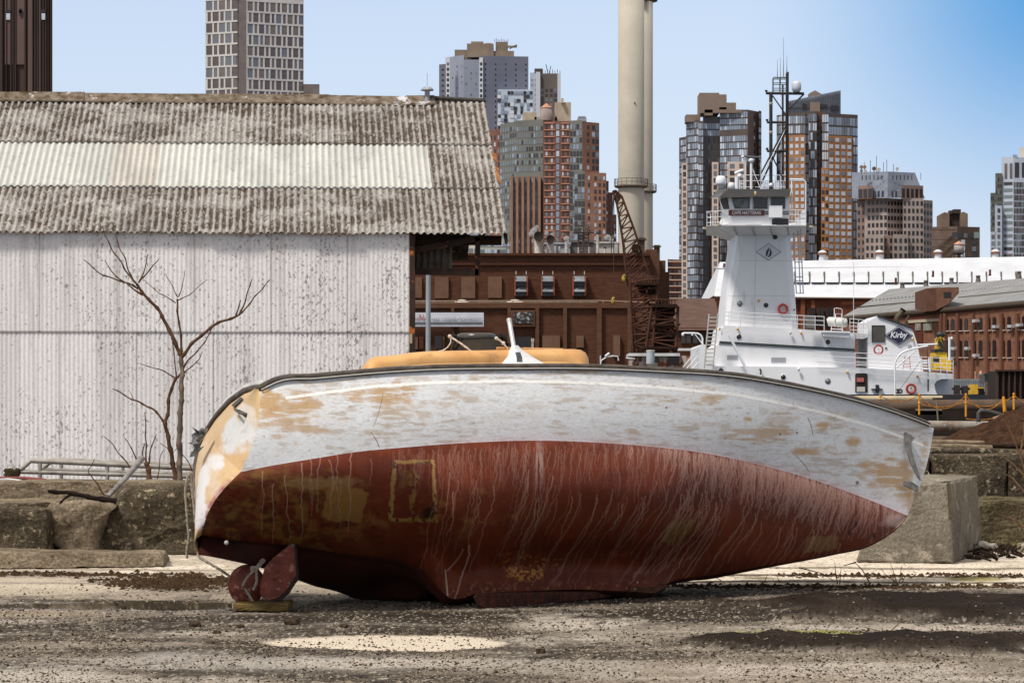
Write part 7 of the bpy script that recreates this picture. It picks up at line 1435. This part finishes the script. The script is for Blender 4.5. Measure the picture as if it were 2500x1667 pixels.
T('crane_arm', lambda m: (m.ptube([(2240,842),(2290,840)], TD+.8, .06, 8),), rl_); T('light_post', lambda m: (m.ptube([(2318,880),(2318,823)], TD, .08, 8), m.ball(P(2323,826,TD), .1, 8)), rl_); T('winch', lambda m: (m.ptube([(2279,878),(2292,878)], TD+.2, .2, 12),), dgr)
T('stern_fender', lambda m: (m.pbox(2330,2336,882,893,TD,.2), m.ptube([(2328,880),(2336,894)], TD, .04, 5)), dgr)
T('rope_heap', lambda m: [m.torus(P(2193+dx,955,TD-1.6), .13, .035, 12, 5) for dx in (-2,2,5)], dgr)
T('bow_stair', lambda m: (m.ptube([(1668,896),(1708,848)], TD+1, .035, 6), m.ptube([(1676,900),(1710,862)], TD+1, .035, 6), m.ptube([(1690,900),(1714,874)], TD+1, .035, 6)), rl_)
T('bow_davit', lambda m: (m.ptube([(1665,815),(1669,813),(1694,813),(1704,814),(1711,818),(1715,826),(1715,842)], TD+.5, .055, 8), m.ptube([(1696,815),(1714,838)], TD+.5, .035, 6), m.ball(P(1667,817,TD+.5), .09, 8), m.ball(P(1690,817,TD+.5), .07, 8)), rl_)
# bridge deck and wheelhouse
def apron(m):
    t = [P(1724,551,TD-2.6), P(1968,551,TD-2.6), P(1968,551,TD+8), P(1724,551,TD+8)]; z = P(0,556.5,TD).z; b = [Vector((p.x,p.y,z)) for p in t]; m.hexa(b+t)
    zb = P(0,574,TD).z; c = [Vector((P(1799,0,TD).x,TD-.05,zb)), Vector((P(1928,0,TD).x,TD-.05,zb)), Vector((P(1928,0,TD).x,TD+6.3,zb)), Vector((P(1799,0,TD).x,TD+6.3,zb))]; b2 = [Vector((p.x+(.35 if i in (0,3) else -.35), p.y+(.2 if i < 2 else -.2), z)) for i, p in enumerate(b)]; m.hexa(c+b2)
T('bridge_deck', apron, wp_)
def br_(m):
    for x in (1792,1836,1880,1922): m.tube([P(x,557.5,TD-2.4), P(1800+(x-1792)*.97,574,TD-.1)], .06, 4)
T('deck_bracket', br_, M('bracket_grey', (176,172,170), rough=.5))
WHD = TD-1.9
def wh(m):
    # facet at the left, then the straight side
    lo = [P(1755,549,WHD+1.6), P(1789,549,WHD), P(1927,549,WHD), P(1927,549,WHD+6.), P(1755,549,WHD+6.)]; mid = [P(1765,523,WHD+1.6)]+[P(1783,523,WHD), P(1927,523,WHD), P(1927,523,WHD+6.), P(1765,523,WHD+6.)]; hi = [P(1754,481,WHD+1.4), P(1776,478,WHD), P(1927,478,WHD), P(1927,478,WHD+6.), P(1754,481,WHD+6.)]
    k = 5; vs = lo+mid+hi; m.add(vs, [(i*k+j, i*k+(j+1) % k, (i+1)*k+(j+1) % k, (i+1)*k+j) for i in range(2) for j in range(k)]+[tuple(range(k-1,-1,-1)), tuple(range(2*k,3*k))])
wheel = T('wheelhouse', wh, wp_)
gw = M('wheel_glass', (52,46,40), (110,112,104), scale=1.1, rough=.15, lo=.5, hi=.62)
for i, pl in enumerate(([(1788,483.5),(1830,483.5),(1829,509),(1795,509),(1791,498)], [(1840,483.5),(1873.5,483.5),(1873.5,509.5),(1840,509.5)], [(1883,482.5),(1917,482.5),(1917,509.5),(1883,509.5)])):
    f_ = T('window_frame', lambda m: m.pprism([(x+(1.2 if x > 1850-30+i*40 else -1.2)*0, y) for x, y in pl], WHD-.06, .1), dgr, wheel); cxp = sum(p[0] for p in pl)/len(pl); cyp = sum(p[1] for p in pl)/len(pl)
    T('pane', lambda m: m.pprism([(cxp+(x-cxp)*.94, cyp+(y-cyp)*.92) for x, y in pl], WHD-.09, .06), gw, f_)
f_ = T('window_frame', lambda m: m.prism([P(1758.5,486,WHD+1.08), P(1773,484.5,WHD+.12), P(1781,511,WHD+.12), P(1767,511,WHD+1.12)], (-.04,-.12,0)), dgr, wheel)
T('window_casing', lambda m: (m.pprism([(1779,477.5),(1835,478),(1835,481),(1784,481)], WHD-.12, .14), m.pprism([(1779,477.5),(1784,480),(1792,513),(1788,513)], WHD-.12, .14), m.pbox(1832,1836.5,478,513,WHD-.12,.14), m.pbox(1876,1879.5,481,513,WHD-.1,.12)), wp_, wheel)
T('lower_opening', lambda m: m.pprism([(1885,549),(1885,535.5),(1888,533.5),(1922,533.5),(1925,535.5),(1925,549)], WHD-.05, .1), g_blk, wheel); T('side_box', lambda m: m.pbox(1877.5,1910,502,530.5,WHD-.45,.5), wp_, wheel)
T('stripe', lambda m: [m.pbox(x0,x1,y0,y0+2.4,WHD-.04,.1) for x0, x1 in ((1866,1878),(1910,1926)) for y0 in (516.5,521.5)], M('stripe_green', (0,0,0)), wheel)
nbd = T('nameboard', lambda m: m.pbox(1779,1866,512.8,526.3,WHD-.14,.1), M('name_brown', (104,44,30), (92,38,26), scale=3, rough=.4), wheel); tfit('CAPE HATTERAS', 1787.5, 1857.5, 523.6, 8.4, WHD-.17, rl_, nbd, bold=.01)
def roof(m):
    b = [P(1734,483.5,WHD+1.5), P(1755,482.5,WHD-.7), P(1926,479,WHD-.7), P(1930,466,WHD-.6), P(1930,466,WHD+7), P(1734,483.5,WHD+7)]
    t = [P(1753,462.5,WHD+1.6), P(1777,461.8,WHD), P(1926,461.8,WHD), P(1929,463,WHD), P(1929,463,WHD+7), P(1753,462.5,WHD+7)]; k = 6
    m.add(b+t, [(j, (j+1) % k, k+(j+1) % k, k+j) for j in range(k)]+[tuple(range(k-1,-1,-1)), tuple(range(k,2*k))])
T('wheelhouse_roof', roof, M('roof_black', (38,37,38), (50,48,48), scale=1, rough=.3))
rails([(1725,517),(1763,515)], TD-2.5, (0,14,27), (1726,1746,1763), lambda x: 551); T('guard_rail', lambda m: (m.tube([P(1725,517,TD-2.5), P(1734,521,TD+3)], .022, 5), m.tube([P(1726,530,TD-2.5), P(1734,533,TD+3)], .022, 5), m.ptube([(1735,551),(1735,521)], TD+3, .03, 5)), rl_)
rails([(1927,512),(1967,513)], TD-2.5, (0,12,28), (1942,1949,1967), lambda x: 551); T('crash_panel', lambda m: m.pprism([(1960,512),(1967,513),(1968,551),(1926,551),(1926,545),(1944,543)], TD-2.4, .05), wp_)
T('side_frame', lambda m: (m.ptube([(1933,551),(1933,440)], TD-1, .045, 6), m.ptube([(1967,551),(1967,445),(1960,438),(1928,438)], TD-1, .05, 6), m.ptube([(1928,441),(1966,441)], TD-.6, .03, 5)), rl_)
T('side_ladder', lambda m: ([m.ptube([(x,560),(x+7,716)], TD+.5, .04, 5) for x in (1937,1947,1954)], [m.ptube([(1937+(y-560)*.045,y),(1956+(y-560)*.045,y)], TD+.5, .03, 5) for y in (573,600,640,676,686,716)]), M('stair_grey', (176,184,192), rough=.5))
for x, y in ((1716,556),(1752,548),(1976,552)): T('floodlight', lambda m: (m.pbox(x,x+9,y-2,y+3,TD-2.8,.2), m.ptube([(x+4,y+3),(x+6,y+6)], TD-2.6, .03, 5)), M('flood', (214,206,170), (120,110,90), scale=9, rough=.4))
# roof gear
rg = WHD+2
T('satellite_dome', lambda m: m.lathe(P(1760,447,rg), [(.001,.46),(.22,.44),(.32,.3),(.34,.0),(.3,-.12),(.2,-.14),(.2,-.35),(.001,-.35)], 18), rl_); T('satellite_dome', lambda m: m.lathe(P(1785,455,rg), [(.001,.26),(.14,.22),(.2,.1),(.21,-.2),(.001,-.2)], 16), rl_)
T('searchlight', lambda m: (m.ptube([(1799,461),(1799,432)], rg, .13, 10), m.ptube([(1794,424),(1802,420),(1814,416)], rg, .09, 10), m.ball(P(1806,430,rg), .16, 10), m.ptube([(1806,462),(1806,440)], rg, .05, 6), m.ptube([(1812,462),(1803,440)], rg, .02, 5), m.ptube([(1802,462),(1813,440)], rg, .02, 5)), rl_)
T('radar_mast', lambda m: (m.ptube([(1834,462),(1834,396)], rg, .08, 10), m.ptube([(1836,410),(1857,462)], rg, .03, 5)), rl_); T('radar_scanner', lambda m: (m.ptube([(1818,382),(1859,385)], rg-.1, .06, 8),), M('radar_grey', (90,92,96), rough=.5)); T('radar_gearbox', lambda m: (m.ball(P(1834,392,rg), .2, 12, 0, (1,.9,.8)), m.ball(P(1813,383,rg), .1, 10)), rl_)
rails([(1806,428),(1922,428)], rg+1, (0,14,29), (1816,1821,1858,1893,1905,1921), lambda x: 462); T('roof_equipment', lambda m: (m.pbox(1893,1902,443,462,rg+1,.4), m.ball(P(1882,452,rg), .14, 10), [m.pbox(x,x+2.5,random.uniform(440,452),462,rg+1.2,.2) for x in range(1862,1924,5)]), rl_)
T('whip_aerial', lambda m: (m.ptube([(1817,462),(1816,370)], rg, .018, 5), m.ptube([(1821,462),(1821,366)], rg, .018, 5), m.ptube([(1858,462),(1857,384)], rg, .018, 5)), rl_)
MD = WHD+3; mk = M('mast_black', (50,42,38), (36,30,28), scale=2, rough=.6)
T('mast', lambda m: (m.ptube([(1882,462),(1882,228)], MD, .11, 8), m.ptube([(1912,462),(1911,207)], MD+.5, .06, 8), m.ptube([(1922,462),(1922,180)], MD, .10, 8), m.ptube([(1919,462),(1919,230)], MD-.15, .03, 5),
    m.ptube([(1870,228),(1963,229)], MD, .09, 8), m.ptube([(1873,299),(1922,299)], MD, .08, 8), m.ptube([(1873,369),(1922,369)], MD, .08, 8), m.ptube([(1918,309),(1838,462)], MD-.3, .06, 6), m.ptube([(1920,316),(1852,462)], MD+.8, .06, 6), m.ptube([(1886,234),(1921,284)], MD, .045, 6), m.ptube([(1886,383),(1913,440)], MD, .045, 6), m.ptube([(1963,230),(1925,267)], MD, .06, 6)), mk)
T('mast_frame', lambda m: (m.ptube([(1887,228),(1887,193),(1889,190),(1918,190)], MD, .05, 6), [m.ptube([(1888,y),(1918,y)], MD, .03, 5) for y in (194,203,207,216,221)], m.ptube([(1904,228),(1904,192)], MD, .05, 5)), M('frame_grey', (100,104,112), rough=.5))
T('mast_stay', lambda m: (m.ptube([(1915,322),(1855,440)], MD-.5, .025, 5), m.ptube([(1907,228),(1907,462)], MD, .02, 5)), rl_)
T('radome', lambda m: m.lathe(P(1944.5,214,MD), [(.001,.42),(.2,.38),(.29,.24),(.31,.0),(.3,-.14),(.2,-.3),(.001,-.3)], 20), M('radome_grey', (196,200,208), (180,184,194), scale=2, rough=.4))
for x, y0, y1 in ((1898,146,194),(1905.5,141,205),(1913,92,192),(1921,136,182)): T('whip_aerial', lambda m: (m.ptube([(x,y1),(x,(y0+y1)/2),(x,y0)], MD, [.03,.014,.008], 5)), M('aerial_dark', (0,0,0)))
for x, y in ((1871,222),(1873,293),(1873,363),(1923,178)): T('mast_lamp', lambda m: (m.pbox(x-3,x+3,y-2,y+2,MD,.15), m.ptube([(x,y+1),(x+1,y+7)], MD, .06, 6)), mk)
for y in (254,324,394): T('mast_joint', lambda m: m.ball(P(1882,y,MD-.05), .13, 8), M('joint_grey', (150,140,130), rough=.6))
# flame badge on the tower
fb = T('badge', lambda m: m.pprism(dia(1876.4,614.8,30.4,20.6), TD-.05, .06), M('badge_line', (56,62,62), rough=.4)); T('badge_field', lambda m: m.pprism(dia(1876.4,614.8,28.6,19.3), TD-.065, .04), M('badge_grey', (204,206,210), rough=.4), fb)
flm = M('flame_green', (32,44,36), rough=.4)
T('flame', lambda m: (m.pprism([(1877,602),(1881,608),(1884,614),(1884,621),(1880,627),(1874,628),(1878,622),(1880,615),(1879,608)][::-1], TD-.08, .03), m.pprism([(1877,604),(1877.5,610),(1876,616),(1874,621),(1873,627),(1870,624),(1869.5,618),(1872,611),(1876,606)][::-1], TD-.08, .03)), flm, fb)
T('flame_line', lambda m: m.ptube([(1878.4,607),(1878.8,614),(1876,621),(1873.8,627)], TD-.1, .018, 5), M('badge_grey', (0,0,0)), fb)

import time as _t; print('TIMER f', _t.process_time())
# ================================================================ LIGHT, SKY, CAMERA
sun_dir = Vector((-.52, -.48, 1.12)).normalized()      # from the scene towards the sun
sl = bpy.data.lights.new('sun', 'SUN'); sl.energy = 2.95; sl.angle = math.radians(9); sl.color = (1, .95, .88)
so = bpy.data.objects.new('sun', sl); COL.objects.link(so); so.rotation_euler = sun_dir.to_track_quat('Z', 'Y').to_euler(); so.location = (-20, 0, 30)
w = bpy.data.worlds.new('World'); SC.world = w; w.use_nodes = True; nt = w.node_tree; N = nt.nodes; L = nt.links
bgk = N['Background']; sky = N.new('ShaderNodeTexSky'); sky.sky_type = 'NISHITA'; sky.sun_disc = False
sky.sun_elevation = math.asin(sun_dir.z); sky.sun_rotation = math.atan2(sun_dir.x, sun_dir.y); sky.altitude = 50; sky.air_density = 1.0; sky.dust_density = .4; sky.ozone_density = 3.
tc = N.new('ShaderNodeTexCoord'); sx = N.new('ShaderNodeSeparateXYZ'); L.new(tc.outputs['Generated'], sx.inputs[0])
def mr(src, a, b, c, d, st='SMOOTHSTEP'):
    r = N.new('ShaderNodeMapRange'); r.interpolation_type = st; L.new(src, r.inputs['Value'])
    for k, v in zip(('From Min','From Max','To Min','To Max'), (a,b,c,d)): r.inputs[k].default_value = v
    return r.outputs[0]
def mixc(f, a, col):
    m = N.new('ShaderNodeMix'); m.data_type = 'RGBA'; L.new(f, m.inputs[0]); L.new(a, m.inputs[6]); m.inputs[7].default_value = (*col, 1); return m.outputs[2]
def mul(a, b):
    m = N.new('ShaderNodeMath'); m.operation = 'MULTIPLY'; L.new(a, m.inputs[0]); L.new(b, m.inputs[1]); return m.outputs[0]
c1 = mixc(mr(sx.outputs['Z'], 0, .16, .85, .55), sky.outputs[0], (4.3, 4.6, 5.5))          # thin pale haze low in the sky
c2 = mixc(mul(mr(sx.outputs['X'], .075, .19, 0, .95), mul(mr(sx.outputs['Z'], .035, .15, 0, 1), mr(sx.outputs['Z'], .2, .5, 1, 0))), c1, (.5, 2.2, 4.6))   # clearer blue opening towards the upper right
c3 = mixc(mr(sx.outputs['Z'], .14, .36, 0, .9), c2, (4.2, 3.98, 3.8))         # thin bright veil overhead
L.new(c3, bgk.inputs['Color']); bgk.inputs['Strength'].default_value = .12
cam = bpy.data.cameras.new('camera'); co = bpy.data.objects.new('camera', cam); COL.objects.link(co); co.location = (0, 0, EH); co.rotation_euler = (math.pi/2, 0, 0)
cam.lens = 100; cam.sensor_width = 36; cam.shift_y = (HY-833.5)/2500; cam.clip_end = 6000; cam.clip_start = .5; SC.camera = co
SC.view_settings.view_transform = 'Standard'; SC.view_settings.look = 'None'; SC.view_settings.gamma = 1; SC.view_settings.exposure = .42; SC.view_settings.use_curve_mapping = False
SC.cycles.max_bounces = 6

import time as _t; print('TIMER g', _t.process_time())
